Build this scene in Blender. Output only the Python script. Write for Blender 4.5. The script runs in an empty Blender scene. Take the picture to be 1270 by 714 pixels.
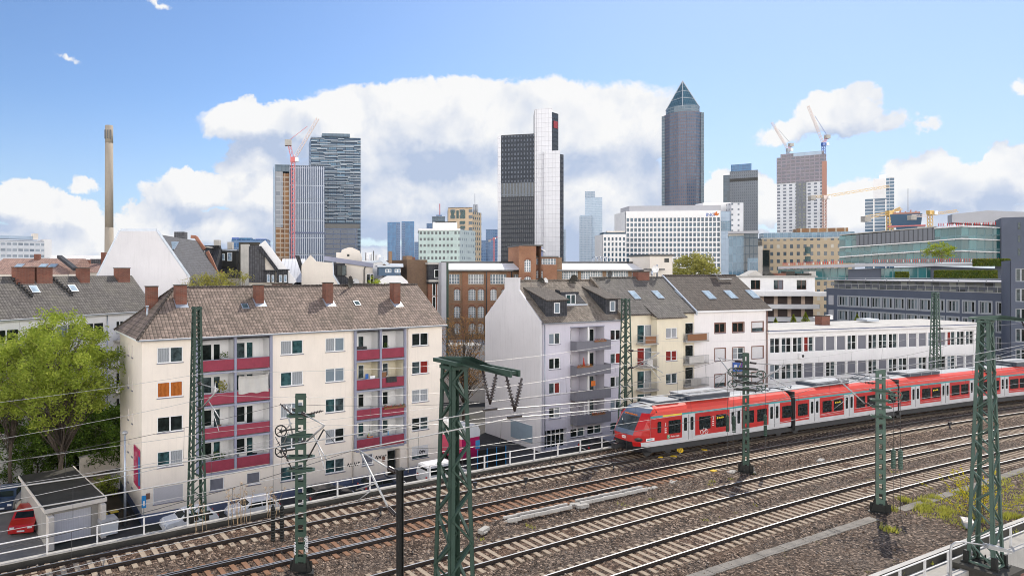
import bpy, math, random, numpy as np
from mathutils import Vector, Matrix
random.seed(7)
HAZE = 0.00003
R = math.radians
scene = bpy.context.scene
COL = scene.collection
# ---------------------------------------------------------------- camera constants
F, CX, Y0, H = 800., 425., 336., 14.2      # focal length in photo pixels, principal column, horizon row, eye height over the rails
ST = -5.8                                  # street level under the embankment
def G(px, py, z=0.0):
    Y = F*(H-z)/(py-Y0); return ((px-CX)*Y/F, Y)
def P(px, Y): return ((px-CX)*Y/F, Y)
def Z(py, Y): return H-(py-Y0)*Y/F
# ---------------------------------------------------------------- materials
MATS = {}
class NT:
    """tiny node helper"""
    def __init__(s, m):
        m.use_nodes = True; s.t = m.node_tree; s.t.nodes.clear()
    def n(s, typ, **k):
        nd = s.t.nodes.new(typ)
        for a, v in k.items(): setattr(nd, a, v)
        return nd
    def l(s, a, b): s.t.links.new(a, b)
    def put(s, sock, v):
        if isinstance(v, bpy.types.NodeSocket): s.l(v, sock)
        elif v is not None:
            if isinstance(v, (tuple, list)) and len(v) == 3 and sock.type == 'RGBA': v = (*v, 1)
            sock.default_value = v
    def m(s, op, a, b=None, c=None, clamp=False):
        nd = s.n('ShaderNodeMath', operation=op, use_clamp=clamp)
        s.put(nd.inputs[0], a)
        if b is not None: s.put(nd.inputs[1], b)
        if c is not None: s.put(nd.inputs[2], c)
        return nd.outputs[0]
    def v(s, op, a, b=None, scale=None):
        nd = s.n('ShaderNodeVectorMath', operation=op)
        s.put(nd.inputs[0], a)
        if b is not None: s.put(nd.inputs[1], b)
        if scale is not None: s.put(nd.inputs[3], scale)
        return nd.outputs['Value'] if op in ('LENGTH', 'DISTANCE', 'DOT_PRODUCT') else nd.outputs[0]
    def mix(s, f, a, b, mode='MIX'):
        nd = s.n('ShaderNodeMix', data_type='RGBA', blend_type=mode)
        s.put(nd.inputs[0], f); s.put(nd.inputs[6], a); s.put(nd.inputs[7], b)
        return nd.outputs[2]
    def noise(s, vec, scale, detail=3, rough=.55, dist=0, out='Fac'):
        nd = s.n('ShaderNodeTexNoise'); s.put(nd.inputs['Vector'], vec)
        nd.inputs['Scale'].default_value = scale; nd.inputs['Detail'].default_value = detail
        nd.inputs['Roughness'].default_value = rough; nd.inputs['Distortion'].default_value = dist
        return nd.outputs[out]
    def ramp(s, f, stops, interp='LINEAR'):
        nd = s.n('ShaderNodeValToRGB'); s.put(nd.inputs[0], f); cr = nd.color_ramp; cr.interpolation = interp
        while len(cr.elements) < len(stops): cr.elements.new(.5)
        for e, (p, c) in zip(cr.elements, stops):
            e.position = p; e.color = (*c, 1) if len(c) == 3 else c
        return nd.outputs[0]
    def mr(s, f, a, b, c=0., d=1., smooth=False):
        nd = s.n('ShaderNodeMapRange'); nd.interpolation_type = 'SMOOTHSTEP' if smooth else 'LINEAR'
        s.put(nd.inputs[0], f)
        for i, x in enumerate((a, b, c, d)): s.put(nd.inputs[1+i], x)
        return nd.outputs[0]
    def xyz(s, vec):
        nd = s.n('ShaderNodeSeparateXYZ'); s.put(nd.inputs[0], vec); return nd.outputs
    def comb(s, x, y, z):
        nd = s.n('ShaderNodeCombineXYZ'); s.put(nd.inputs[0], x); s.put(nd.inputs[1], y); s.put(nd.inputs[2], z); return nd.outputs[0]
    def wn(s, vec):
        nd = s.n('ShaderNodeTexWhiteNoise'); nd.noise_dimensions = '3D'; s.put(nd.inputs['Vector'], vec); return nd.outputs['Value']
    def tc(s, w): return s.n('ShaderNodeTexCoord').outputs[w]
    def pbr(s, col, rough=.8, metal=0., spec=.5, bump=None, bstr=.3, bdist=.02, **k):
        b = s.n('ShaderNodeBsdfPrincipled'); o = s.n('ShaderNodeOutputMaterial')
        s.put(b.inputs['Base Color'], col); s.put(b.inputs['Roughness'], rough); s.put(b.inputs['Metallic'], metal)
        s.put(b.inputs['Specular IOR Level'], spec)
        for kk, vv in k.items(): s.put(b.inputs[kk.replace('_', ' ')], vv)
        if bump is not None:
            bn = s.n('ShaderNodeBump'); bn.inputs['Strength'].default_value = bstr; bn.inputs['Distance'].default_value = bdist
            s.put(bn.inputs['Height'], bump); s.l(bn.outputs[0], b.inputs['Normal'])
        s.l(b.outputs[0], o.inputs[0]); return b
def newmat(name):
    m = bpy.data.materials.new(name); MATS[name] = m; return m, NT(m)
def dark(c, k): return tuple(x*k for x in c)
def plain(name, col, rough=.75, amt=.18, scale=1.2, metal=0., spec=.4, bump=.15, fine=14., streak=0.):
    """painted / plastered surface: large soft blotches, fine grain, optional vertical rain streaks"""
    m, t = newmat(name); co = t.tc('Object')
    n1 = t.noise(co, scale, 4, .6); n2 = t.noise(co, fine, 3, .6)
    f = t.m('ADD', t.m('MULTIPLY', n1, .7), t.m('MULTIPLY', n2, .3))
    f = t.mr(f, .3, .7)
    c = t.mix(f, dark(col, 1-amt), dark(col, 1+amt*.5))
    if streak:
        x = t.xyz(co); sv = t.comb(t.m('MULTIPLY', x[0], 3.2), t.m('MULTIPLY', x[1], 3.2), t.m('MULTIPLY', x[2], .22))
        s_ = t.mr(t.noise(sv, 1.3, 4, .65), .52, .75)
        c = t.mix(t.m('MULTIPLY', s_, streak), c, dark(col, .5))
    t.pbr(c, rough, metal, spec, n2, bump, .01); return m
def gridmat(name, cw, ch, fw, fh, wall, glass, glass2=None, ou=0., ov=0., rough=.12, vfrac=0., blind=None, bl_p=0.15, sub=0, slab=None):
    """facade pattern in metres (UV): cells cw x ch, opening fw x fh of the cell"""
    m, t = newmat(name); uv = t.tc('UV'); x = t.xyz(uv)
    a = t.m('DIVIDE', t.m('ADD', x[0], ou), cw); b = t.m('DIVIDE', t.m('ADD', x[1], ov), ch)
    fa, fb = t.m('FRACT', a), t.m('FRACT', b)
    ma = t.m('LESS_THAN', t.m('ABSOLUTE', t.m('SUBTRACT', fa, .5)), fw/2)
    mb = t.m('LESS_THAN', t.m('ABSOLUTE', t.m('SUBTRACT', fb, .5)), fh/2)
    mask = t.m('MULTIPLY', ma, mb)
    if sub:
        fs = t.m('FRACT', t.m('MULTIPLY', t.m('ADD', t.m('DIVIDE', t.m('SUBTRACT', fa, .5-fw/2), fw), 0), sub))
        mask = t.m('MULTIPLY', mask, t.m('LESS_THAN', t.m('ABSOLUTE', t.m('SUBTRACT', fs, .5)), .43))
    rnd = t.wn(t.comb(t.m('FLOOR', a), t.m('FLOOR', b), 3.))
    g = t.mix(rnd, glass, glass2 or dark(glass, .45))
    if blind: g = t.mix(t.m('LESS_THAN', t.wn(t.comb(t.m('FLOOR', a), t.m('FLOOR', b), 9.)), bl_p), g, blind)
    n1 = t.noise(t.tc('Object'), .12, 4, .6)
    w = t.mix(t.mr(n1, .3, .7), dark(wall, .86), dark(wall, 1.06))
    if slab:
        w = t.mix(t.m('GREATER_THAN', t.m('ABSOLUTE', t.m('SUBTRACT', fb, .5)), fh/2), w, slab)
    c = t.mix(mask, w, g)
    r = t.mr(mask, 0, 1, .7, rough)
    t.pbr(c, r, 0, .5, t.m('MULTIPLY', mask, -1.), .6, .12); return m
# ---------------------------------------------------------------- mesh builder
class MB:
    def __init__(s): s.v = []; s.f = []; s.m = []; s.sm = []
    def q(s, pts, mat=0, sm=False):
        i = len(s.v); s.v += [tuple(p) for p in pts]; s.f.append(tuple(range(i, i+len(pts)))); s.m.append(mat); s.sm.append(sm); return s
    def box(s, x0, x1, y0, y1, z0, z1, mat=0, T=None, skip=''):
        p = [(x0,y0,z0),(x1,y0,z0),(x1,y1,z0),(x0,y1,z0),(x0,y0,z1),(x1,y0,z1),(x1,y1,z1),(x0,y1,z1)]
        if T is not None: p = [tuple(T @ Vector(a)) for a in p]
        i = len(s.v); s.v += p
        for k, f in (('b',(3,2,1,0)),('t',(4,5,6,7)),('f',(0,1,5,4)),('r',(1,2,6,5)),('k',(2,3,7,6)),('l',(3,0,4,7))):
            if k in skip: continue
            s.f.append(tuple(i+a for a in f)); s.m.append(mat); s.sm.append(False)
        return s
    def bar(s, a, b, w, h=None, mat=0, up=(0,0,1)):
        """rectangular bar from a to b"""
        h = h or w; a, b = Vector(a), Vector(b); d = (b-a)
        if d.length < 1e-6: return s
        d.normalize(); u = Vector(up)
        if abs(d.dot(u)) > .98: u = Vector((1,0,0))
        x = d.cross(u).normalized()*w/2; y = x.cross(d).normalized()*h/2
        p = [a-x-y, a+x-y, a+x+y, a-x+y, b-x-y, b+x-y, b+x+y, b-x+y]
        i = len(s.v); s.v += [tuple(k) for k in p]
        for f in ((0,1,2,3),(7,6,5,4),(0,4,5,1),(1,5,6,2),(2,6,7,3),(3,7,4,0)):
            s.f.append(tuple(i+k for k in f)); s.m.append(mat); s.sm.append(False)
        return s
    def tube(s, pts, rad, n=8, mat=0, cap=True, sm=True):
        pts = [Vector(p) for p in pts]
        rads = rad if isinstance(rad, (list, tuple)) else [rad]*len(pts)
        i0 = len(s.v); pu = None
        for k, p in enumerate(pts):
            d = (pts[min(k+1, len(pts)-1)]-pts[max(k-1, 0)]).normalized()
            u = Vector((0,0,1)) if abs(d.z) < .95 else Vector((1,0,0))
            if pu is not None: u = pu
            x = d.cross(u)
            if x.length < 1e-4: x = d.orthogonal()
            x.normalize(); y = x.cross(d).normalized(); pu = y
            for j in range(n):
                a = 2*math.pi*j/n; s.v.append(tuple(p+(x*math.cos(a)+y*math.sin(a))*rads[k]))
        for k in range(len(pts)-1):
            for j in range(n):
                a = i0+k*n+j; b = i0+k*n+(j+1) % n
                s.f.append((a, b, b+n, a+n)); s.m.append(mat); s.sm.append(sm)
        if cap:
            s.f.append(tuple(i0+j for j in range(n))[::-1]); s.m.append(mat); s.sm.append(False)
            s.f.append(tuple(i0+(len(pts)-1)*n+j for j in range(n))); s.m.append(mat); s.sm.append(False)
        return s
    def lathe(s, prof, c=(0,0,0), n=12, mat=0, sm=True):
        i0 = len(s.v)
        for r, z in prof:
            for j in range(n):
                a = 2*math.pi*j/n; s.v.append((c[0]+r*math.cos(a), c[1]+r*math.sin(a), c[2]+z))
        for k in range(len(prof)-1):
            for j in range(n):
                a = i0+k*n+j; b = i0+k*n+(j+1) % n
                s.f.append((a, b, b+n, a+n)); s.m.append(mat); s.sm.append(sm)
        s.f.append(tuple(i0+(len(prof)-1)*n+j for j in range(n))); s.m.append(mat); s.sm.append(False)
        return s
    def prism(s, poly, z0, z1, mat=0, top=None):
        n = len(poly); i = len(s.v)
        s.v += [(x, y, z0) for x, y in poly]+[(x, y, z1) for x, y in poly]
        s.f.append(tuple(i+n+k for k in range(n))); s.m.append(mat if top is None else top); s.sm.append(False)
        s.f.append(tuple(i+k for k in range(n))[::-1]); s.m.append(mat); s.sm.append(False)
        for k in range(n):
            l = (k+1) % n; s.f.append((i+k, i+l, i+n+l, i+n+k)); s.m.append(mat); s.sm.append(False)
        return s
    def extr(s, prof, y0, y1, mat=0, ends=True, axis='y'):
        """profile of (x,z) extruded along y (or (y,z) along x)"""
        n = len(prof); i = len(s.v)
        f3 = (lambda a, b, t: (a, t, b)) if axis == 'y' else (lambda a, b, t: (t, a, b))
        s.v += [f3(a, b, y0) for a, b in prof]+[f3(a, b, y1) for a, b in prof]
        for k in range(n):
            l = (k+1) % n; s.f.append((i+k, i+l, i+n+l, i+n+k)); s.m.append(mat); s.sm.append(False)
        if ends:
            s.f.append(tuple(i+k for k in range(n))[::-1]); s.m.append(mat); s.sm.append(False)
            s.f.append(tuple(i+n+k for k in range(n))); s.m.append(mat); s.sm.append(False)
        return s
    def add(s, o, T=None):
        i = len(s.v); s.v += [tuple(T @ Vector(p)) if T is not None else p for p in o.v]
        s.f += [tuple(i+k for k in f) for f in o.f]; s.m += o.m; s.sm += o.sm; return s
    def mesh(s, name, mats, fix=True):
        me = bpy.data.meshes.new(name); me.from_pydata(s.v, [], s.f)
        for mm in (mats if isinstance(mats, (list, tuple)) else [mats]): me.materials.append(MATS[mm] if isinstance(mm, str) else mm)
        me.polygons.foreach_set('material_index', s.m); me.polygons.foreach_set('use_smooth', s.sm)
        if fix and len(s.f) < 60000:
            import bmesh
            bm = bmesh.new(); bm.from_mesh(me); 
            bmesh.ops.recalc_face_normals(bm, faces=bm.faces); bm.to_mesh(me); bm.free()
        uvl = me.uv_layers.new(name='UVMap')
        if len(s.f) < 60000:
            co = me.vertices
            for p in me.polygons:
                n = p.normal
                if abs(n.z) > .985: hx, up = Vector((1,0,0)), Vector((0,1,0))
                else: hx = Vector((-n.y, n.x, 0)).normalized(); up = n.cross(hx)
                for li in p.loop_indices:
                    c = co[me.loops[li].vertex_index].co; uvl.data[li].uv = (c.dot(hx), c.dot(up))
        me.update(); return me
    def build(s, name, mats, parent=None, loc=None, rot=None, kind=None, label=None, cat=None, group=None, fix=True):
        o = bpy.data.objects.new(name, s.mesh(name, mats, fix)); COL.objects.link(o)
        if parent is not None: o.parent = parent
        if loc: o.location = loc
        if rot is not None: o.rotation_euler = rot if isinstance(rot, tuple) else (0, 0, rot)
        return tag(o, label, cat, group, kind)
def tag(o, label=None, cat=None, group=None, kind=None):
    if label: o['label'] = label
    if cat: o['category'] = cat
    if group: o['group'] = group
    if kind: o['kind'] = kind
    return o
def inst(me, name, parent=None, loc=(0,0,0), rz=0, label=None, cat=None, group=None):
    o = bpy.data.objects.new(name, me); COL.objects.link(o); o.parent = parent; o.location = loc; o.rotation_euler = (0, 0, rz)
    return tag(o, label, cat, group)
def empty(name, label, cat, loc=(0,0,0), rz=0, group=None):
    o = bpy.data.objects.new(name, None); o.empty_display_size = .3; COL.objects.link(o)
    o.location = loc; o.rotation_euler = (0, 0, rz); return tag(o, label, cat, group)
class Fr:
    """vertical facade plane: origin, heading, solves photo pixels to (u, z)"""
    def __init__(s, X, Y, ang=None, vp=None):
        s.X, s.Y = X, Y
        s.a = ang if vp is None else (math.atan2(F, vp-CX) if vp > CX else math.atan2(-F, CX-vp))
        s.c, s.s = math.cos(s.a), math.sin(s.a)
    def u(s, px, v=0):
        r = (px-CX)/F; X = s.X-s.s*v; Y = s.Y+s.c*v; return (r*Y-X)/(s.c-r*s.s)
    def uz(s, px, py, v=0):
        u = s.u(px, v); Y = s.Y+s.s*u+s.c*v; return u, H-(py-Y0)*Y/F
    def pt(s, u, v=0): return (s.X+s.c*u-s.s*v, s.Y+s.s*u+s.c*v)
    def loc(s, X, Y): dx, dy = X-s.X, Y-s.Y; return dx*s.c+dy*s.s, -dx*s.s+dy*s.c
def facing(px0, Y):
    """frame whose facade squarely faces the camera at column px0"""
    X, Yy = P(px0, Y); return Fr(X, Yy, ang=-math.atan2(X, Yy))
def wall(mb, u0, u1, z0, z1, holes, mat=0, v=0., rev=.12, revmat=None):
    """wall facing -v with real openings: holes = [(ua, ub, za, zb[, depth])]"""
    us = sorted({u0, u1, *[h[0] for h in holes], *[h[1] for h in holes]}); zs = sorted({z0, z1, *[h[2] for h in holes], *[h[3] for h in holes]})
    for a, b in zip(us, us[1:]):
        for c, d in zip(zs, zs[1:]):
            mu, mz = (a+b)/2, (c+d)/2
            if any(h[0] < mu < h[1] and h[2] < mz < h[3] for h in holes): continue
            mb.q([(a,v,c),(b,v,c),(b,v,d),(a,v,d)], mat)
    for h in holes:
        a, b, c, d = h[:4]; r = h[4] if len(h) > 4 else rev; rm = mat if revmat is None else revmat
        mb.q([(a,v,c),(a,v,d),(a,v+r,d),(a,v+r,c)], rm); mb.q([(b,v,d),(b,v,c),(b,v+r,c),(b,v+r,d)], rm)
        mb.q([(a,v,d),(b,v,d),(b,v+r,d),(a,v+r,d)], rm); mb.q([(b,v,c),(a,v,c),(a,v+r,c),(b,v+r,c)], rm)
WCACHE = {}
def window(parent, u, z, w, h, v=0., leaves=2, panes=('glass_a',), frame='white_frame', bars=0, rev=.12, sill='sill_grey', rz=0, name='window', merged=False, fw=.07):
    """casement set in an opening; w,h opening size; leaf panes are sub-parts unless merged"""
    key = (round(w,2), round(h,2), leaves, panes, frame, bars, rev, sill, merged, fw)
    if key not in WCACHE:
        f = MB(); d0, d1 = rev-.06, rev+.02
        f.box(0, w, d0, d1, 0, fw); f.box(0, w, d0, d1, h-fw, h)
        f.box(0, fw, d0, d1, fw, h-fw); f.box(w-fw, w, d0, d1, fw, h-fw)
        for k in range(1, leaves): f.box(w*k/leaves-fw*.75, w*k/leaves+fw*.75, d0-.004, d1, fw, h-fw)
        for k in range(1, bars+1): f.box(fw, w-fw, d0+.01, d1-.002, h*k/(bars+1)-.025, h*k/(bars+1)+.025)
        g = MB()
        for k in range(leaves):
            g.q([(w*k/leaves+.02,rev,.02),(w*(k+1)/leaves-.02,rev,.02),(w*(k+1)/leaves-.02,rev,h-.02),(w*k/leaves+.02,rev,h-.02)], k % len(panes))
        s = MB(); s.box(-.05, w+.05, -.09, rev-.065, -.06, -.003)
        if merged:
            k = len(panes); f2 = MB(); f2.add(g); n = len(f2.m)
            f2.add(f); f2.m = f2.m[:n]+[k]*(len(f2.m)-n)
            WCACHE[key] = (f2.mesh('window', list(panes)+[frame]), None, None)
        else: WCACHE[key] = (f.mesh('window', frame), g.mesh('pane', list(panes)), s.mesh('sill', sill) if sill else None)
    fm, gm, sm = WCACHE[key]
    o = inst(fm, name, parent, (u, v, z), rz)
    if gm: inst(gm, 'pane', o)
    if sm: inst(sm, 'sill', o)
    return o
# ---------------------------------------------------------------- material library
plain('cream_plaster', (.83,.745,.655), .9, .09, .5, streak=.15, fine=30, bump=.25)
plain('lavender_plaster', (.57,.55,.62), .9, .09, .5, streak=.22, fine=30, bump=.2)
plain('gable_plaster', (.66,.645,.665), .9, .09, .35, streak=.22, fine=30, bump=.2)
plain('yellow_plaster', (.74,.67,.52), .9, .10, .5, streak=.2, fine=30, bump=.2)
plain('white_plaster', (.80,.765,.755), .9, .09, .4, streak=.2, fine=30, bump=.2)
plain('white_wall', (.80,.79,.79), .8, .08, .4, streak=.15)
plain('offwhite_wall', (.72,.66,.59), .85, .1, .4, streak=.15)
plain('grey_wall', (.42,.42,.45), .85, .08, .5, streak=.1)
plain('blue_plinth', (.12,.145,.23), .8, .15, 1.)
plain('balcony_grey', (.165,.165,.19), .8, .12, 1., streak=.3)
plain('lavender_trim', (.27,.28,.36), .75, .08, 1.)
plain('balcony_red', (.27,.034,.062), .65, .2, 1.5, streak=.2)
plain('white_frame', (.80,.80,.80), .45, .03, 2., bump=.02)
plain('brown_frame', (.20,.10,.07), .6, .1, 2.)
plain('grey_frame', (.33,.35,.38), .5, .05, 2.)
plain('sill_grey', (.20,.20,.25), .6, .1, 2.)
plain('duct_concrete', (.22,.20,.175), .95, .4, 1.5, bump=.4)
plain('slate_blue', (.085,.10,.14), .7, .15, .3)
plain('chimney_tan', (.33,.285,.23), .9, .15, .15, streak=.3)
plain('stone_brown', (.13,.088,.06), .95, .4, 4.)
plain('stone_grey', (.19,.165,.145), .95, .4, 4.)
plain('stone_pale', (.36,.30,.25), .95, .3, 4.)
plain('zinc', (.42,.46,.52), .4, .12, 2., metal=.6)
plain('concrete', (.40,.38,.35), .9, .2, .8, streak=.3, bump=.4)
plain('concrete_pale', (.47,.45,.42), .9, .22, .8, streak=.35, bump=.4)
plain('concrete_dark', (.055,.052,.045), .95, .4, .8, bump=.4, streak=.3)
plain('asphalt', (.04,.04,.044), .9, .25, .5, fine=25, bump=.3)
plain('paving', (.20,.19,.18), .9, .25, .6, fine=20, bump=.3)
plain('soil', (.075,.06,.04), 1., .4, .7, fine=10, bump=.6)
plain('rail_web', (.025,.017,.013), .8, .3, 3.)
plain('rail_head', (.40,.40,.40), .45, .08, 6., metal=1., bump=.05)
plain('sleeper_concrete', (.33,.262,.195), .9, .35, 2.6, fine=24, bump=.3)
plain('sleeper_wood', (.22,.115,.065), .9, .4, 2.2, fine=30, bump=.5)
plain('mast_green', (.032,.064,.047), .55, .22, 2.6, bump=.15, streak=.4)
plain('mast_green_pale', (.075,.125,.10), .5, .2, 2.6, bump=.15, streak=.35)
plain('mast_black', (.012,.013,.012), .6, .3, 2., bump=.15)
plain('mast_olive', (.045,.05,.02), .7, .3, 2., bump=.15)
plain('galvanised', (.42,.42,.42), .45, .15, 3., metal=.5)
plain('wire_bright', (.42,.41,.40), .35, .05, 3., metal=.3)
plain('wire_dark', (.06,.06,.06), .5, .1, 3.)
plain('insulator', (.045,.035,.035), .25, .1, 4., spec=.6)
plain('fence_white', (.66,.65,.64), .5, .12, 2.5, bump=.05, streak=.25)
def gloss(name, col, rough=.3, coat=.5, amt=.06):
    m, t = newmat(name); n1 = t.noise(t.tc('Object'), 1.3, 4, .6)
    x = t.xyz(t.tc('Object')); sv = t.comb(t.m('MULTIPLY', x[0], 2.5), t.m('MULTIPLY', x[1], 2.5), t.m('MULTIPLY', x[2], .5))
    g = t.mr(t.noise(sv, 1., 4, .6), .45, .75)
    c = t.mix(t.mr(n1, .3, .7), dark(col, 1-amt*2), col); c = t.mix(t.m('MULTIPLY', g, .06), c, (.12,.1,.09))
    t.pbr(c, t.mr(n1, .3, .7, rough, rough+.12), 0, .5, None, Coat_Weight=coat, Coat_Roughness=.08)
gloss('train_red', (.44,.008,.008), .35, .2); gloss('train_red_sunlit', (.62,.040,.016), .5, .08); gloss('train_grey', (.55,.55,.57)); gloss('train_roof', (.27,.28,.30), .5, .1, .12)  # second paint is the same red for the cantrail, sunlight put into its colour
gloss('train_blue', (.10,.13,.19)); gloss('train_black', (.012,.013,.016), .35); gloss('train_under', (.03,.03,.032), .7, 0); gloss('teal_stripe', (.03,.30,.33)); gloss('yellow_stripe', (.85,.62,.02)); gloss('roof_box', (.045,.06,.085), .4, .2)
gloss('verge_clay', (.33,.15,.10), .8, 0); gloss('barrier_red', (.55,.02,.02), .6, 0); gloss('car_white', (.78,.79,.80)); gloss('car_red', (.50,.01,.01)); gloss('car_navy', (.015,.03,.07)); gloss('car_black', (.02,.02,.024)); gloss('magenta', (.55,.01,.12)); gloss('blue_paint', (.02,.25,.60)); gloss('bin_yellow', (.75,.55,.02)); gloss('sky_blue', (.08,.40,.75)); gloss('crane_yellow', (.62,.38,.07)); gloss('crane_red', (.55,.05,.05)); gloss('signal_yellow', (.85,.55,.02)); gloss('tyre', (.015,.015,.015), .8, 0)
gloss('crane_pale', (.62,.50,.46)); gloss('plain_white', (.82,.82,.82)); gloss('grey_cloth', (.55,.53,.50), .9, 0); gloss('orange_cloth', (.62,.17,.03), .9, 0); gloss('red_cloth', (.55,.05,.03), .9, 0); gloss('flower_red', (.55,.08,.03), .9, 0); gloss('pot_brown', (.25,.12,.06), .9, 0); gloss('blue_cloth', (.05,.15,.45), .9, 0); gloss('lime_cloth', (.55,.65,.08), .9, 0); gloss('board_blue', (.04,.12,.42)); gloss('green_box', (.10,.30,.16)); gloss('graffiti_black', (.02,.02,.025), .9, 0); gloss('graffiti_white', (.75,.75,.78), .9, 0); gloss('light_blue_panel', (.27,.35,.42), .7, 0); gloss('orange_net', (.42,.22,.17), .9, 0); gloss('core_blue', (.03,.085,.16), .6, 0); gloss('sign_red', (.30,.02,.03), .6, 0)
def glass(name, base, rough=.06, amt=.5, spec=.22, folds=None, fcol=None, cell=2.):
    """window glass: dark room seen through it, partly a curtain or blind; reflects the real sky"""
    m, t = newmat(name); oi = t.n('ShaderNodeObjectInfo').outputs['Random']; ob = t.tc('Object')
    off = t.v('ADD', ob, t.comb(t.m('MULTIPLY', oi, 57.), t.m('MULTIPLY', oi, 31.), t.m('MULTIPLY', oi, 13.)))
    n1 = t.mr(t.noise(off, cell, 3, .6), .35, .65)
    c = t.mix(n1, dark(base, 1-amt), dark(base, 1+amt))
    if folds:
        x = t.xyz(off); w = t.m('ABSOLUTE', t.m('SINE', t.m('ADD', t.m('MULTIPLY', x[0], folds), t.m('MULTIPLY', t.noise(off, 3., 2), 4.))))
        c = t.mix(t.mr(w, 0, 1, .2, 1.), dark(fcol, .62), fcol)
    bmp = t.noise(off, .9, 2, .5)
    t.pbr(c, rough, 0, spec, bmp, .12, .05, Coat_Weight=.0)
glass('glass_a', (.012,.017,.016)); glass('glass_b', (.05,.07,.075), amt=.6); glass('glass_curtain', (.1,.1,.1), folds=16., fcol=(.34,.36,.38)); glass('glass_lace', (.1,.1,.1), folds=30., fcol=(.22,.27,.31))
glass('glass_teal', (.03,.07,.075), amt=.6); glass('glass_orange', (.45,.12,.03), folds=9., fcol=(.42,.13,.03)); glass('glass_red', (.3,.03,.03), folds=9., fcol=(.22,.03,.025)); glass('glass_train', (.012,.018,.02), amt=.8, cell=5.); glass('windscreen', (.05,.06,.065), amt=.4, cell=1.2); glass('skylight_glass', (.30,.38,.45), amt=.2, rough=.1); glass('glass_sky', (.25,.33,.42), amt=.4)
def slats(name, col, pitch=.06, rough=.6, k=.72, axis=1):
    m, t = newmat(name); x = t.xyz(t.tc('UV'))
    w = t.m('FRACT', t.m('DIVIDE', x[axis], pitch)); n1 = t.noise(t.tc('Object'), 1.5, 3)
    c = t.mix(t.m('LESS_THAN', w, .25), col, dark(col, k)); c = t.mix(t.mr(n1, .3, .7, 0, .2), c, dark(col, .6))
    t.pbr(c, rough, 0, .4, w, .3, .02)
slats('shutter', (.52,.51,.54)); slats('shutter_white', (.70,.69,.70)); slats('garage_door', (.66,.66,.72), .12, k=.88, axis=0); slats('blind_grey', (.17,.175,.21), .09, k=.6); slats('metal_screen', (.15,.16,.185), 1.1, k=.35, axis=0)
slats('seam_roof_white', (.78,.78,.79), .6, .5, k=.8, axis=0); slats('plank_brown', (.20,.09,.06), .14, k=.5); slats('pale_stripes', (.55,.62,.72), 1.6, k=.55)
def tiles(name, col, pw=.24, ph=.34, var=.3, bs=.8, dirt=.3, dirtcol=(.05,.045,.035)):
    """roof tiles: courses up the slope (UV metres), a shadow gap under each course, single tiles of their own tone, lichen"""
    m, t = newmat(name); x = t.xyz(t.tc('UV'))
    b = t.m('DIVIDE', x[1], ph); fb = t.m('FRACT', b); row = t.m('FLOOR', b)
    a = t.m('DIVIDE', x[0], pw); fa = t.m('FRACT', a)
    rnd = t.wn(t.comb(t.m('FLOOR', a), row, 1.))
    c = t.mix(rnd, dark(col, 1-var), dark(col, 1+var))
    round_ = t.m('SINE', t.m('MULTIPLY', fa, math.pi))
    hgt = t.m('ADD', t.m('MULTIPLY', round_, .5), t.m('MULTIPLY', t.m('SUBTRACT', 1., fb), .7))
    gap = t.m('MAXIMUM', t.m('LESS_THAN', fb, .13), t.m('LESS_THAN', round_, .30))
    c = t.mix(t.m('MULTIPLY', gap, .72), c, dark(col, .18))
    n1 = t.noise(t.tc('Object'), .35, 5, .65); c = t.mix(t.mr(n1, .48, .72, 0, dirt), c, dirtcol)
    n2 = t.noise(t.tc('Object'), 2.2, 4, .7); c = t.mix(t.mr(n2, .6, .75, 0, dirt*.8), c, dark(col, 1.7))
    t.pbr(c, .85, 0, .3, hgt, bs, .05)
tiles('tiles_red', (.205,.155,.128), .30, .40, var=.30, bs=1., dirt=.5, dirtcol=(.07,.062,.045)); tiles('tiles_grey', (.115,.105,.098), .3, .40, .22, .8, .4, (.15,.14,.11)); tiles('tiles_brown', (.175,.145,.118), .26, .32, .3, dirt=.4, dirtcol=(.30,.28,.24)); tiles('tiles_dark', (.088,.072,.062), .3, .33, .25, .6)
tiles('tiles_clay', (.34,.22,.18), .3, .4, .2); tiles('slate', (.05,.052,.06), .3, .25, .3, .3, .1); tiles('slate_grey', (.10,.10,.11), .35, .3, .2, .3); tiles('cladding', (.25,.245,.27), .6, .45, .06, .2, .1)
def brick(name, c1, c2, mortar, w=.24, h=.075, sc=1.):
    m, t = newmat(name); x = t.xyz(t.tc('UV'))
    nd = t.n('ShaderNodeTexBrick'); t.put(nd.inputs['Vector'], t.comb(x[0], x[1], 0.)); t.put(nd.inputs['Color1'], c1); t.put(nd.inputs['Color2'], c2); t.put(nd.inputs['Mortar'], mortar)
    nd.inputs['Scale'].default_value = 1.; nd.inputs['Brick Width'].default_value = w*sc; nd.inputs['Row Height'].default_value = h*sc; nd.inputs['Mortar Size'].default_value = .008*sc; nd.inputs['Bias'].default_value = 0.
    n1 = t.noise(t.tc('Object'), .4, 4, .6); c = t.mix(t.mr(n1, .35, .7, 0, .45), nd.outputs[0], dark(c1, .4))
    t.pbr(c, .9, 0, .3, nd.outputs['Fac'], .4, -.01)
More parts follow.
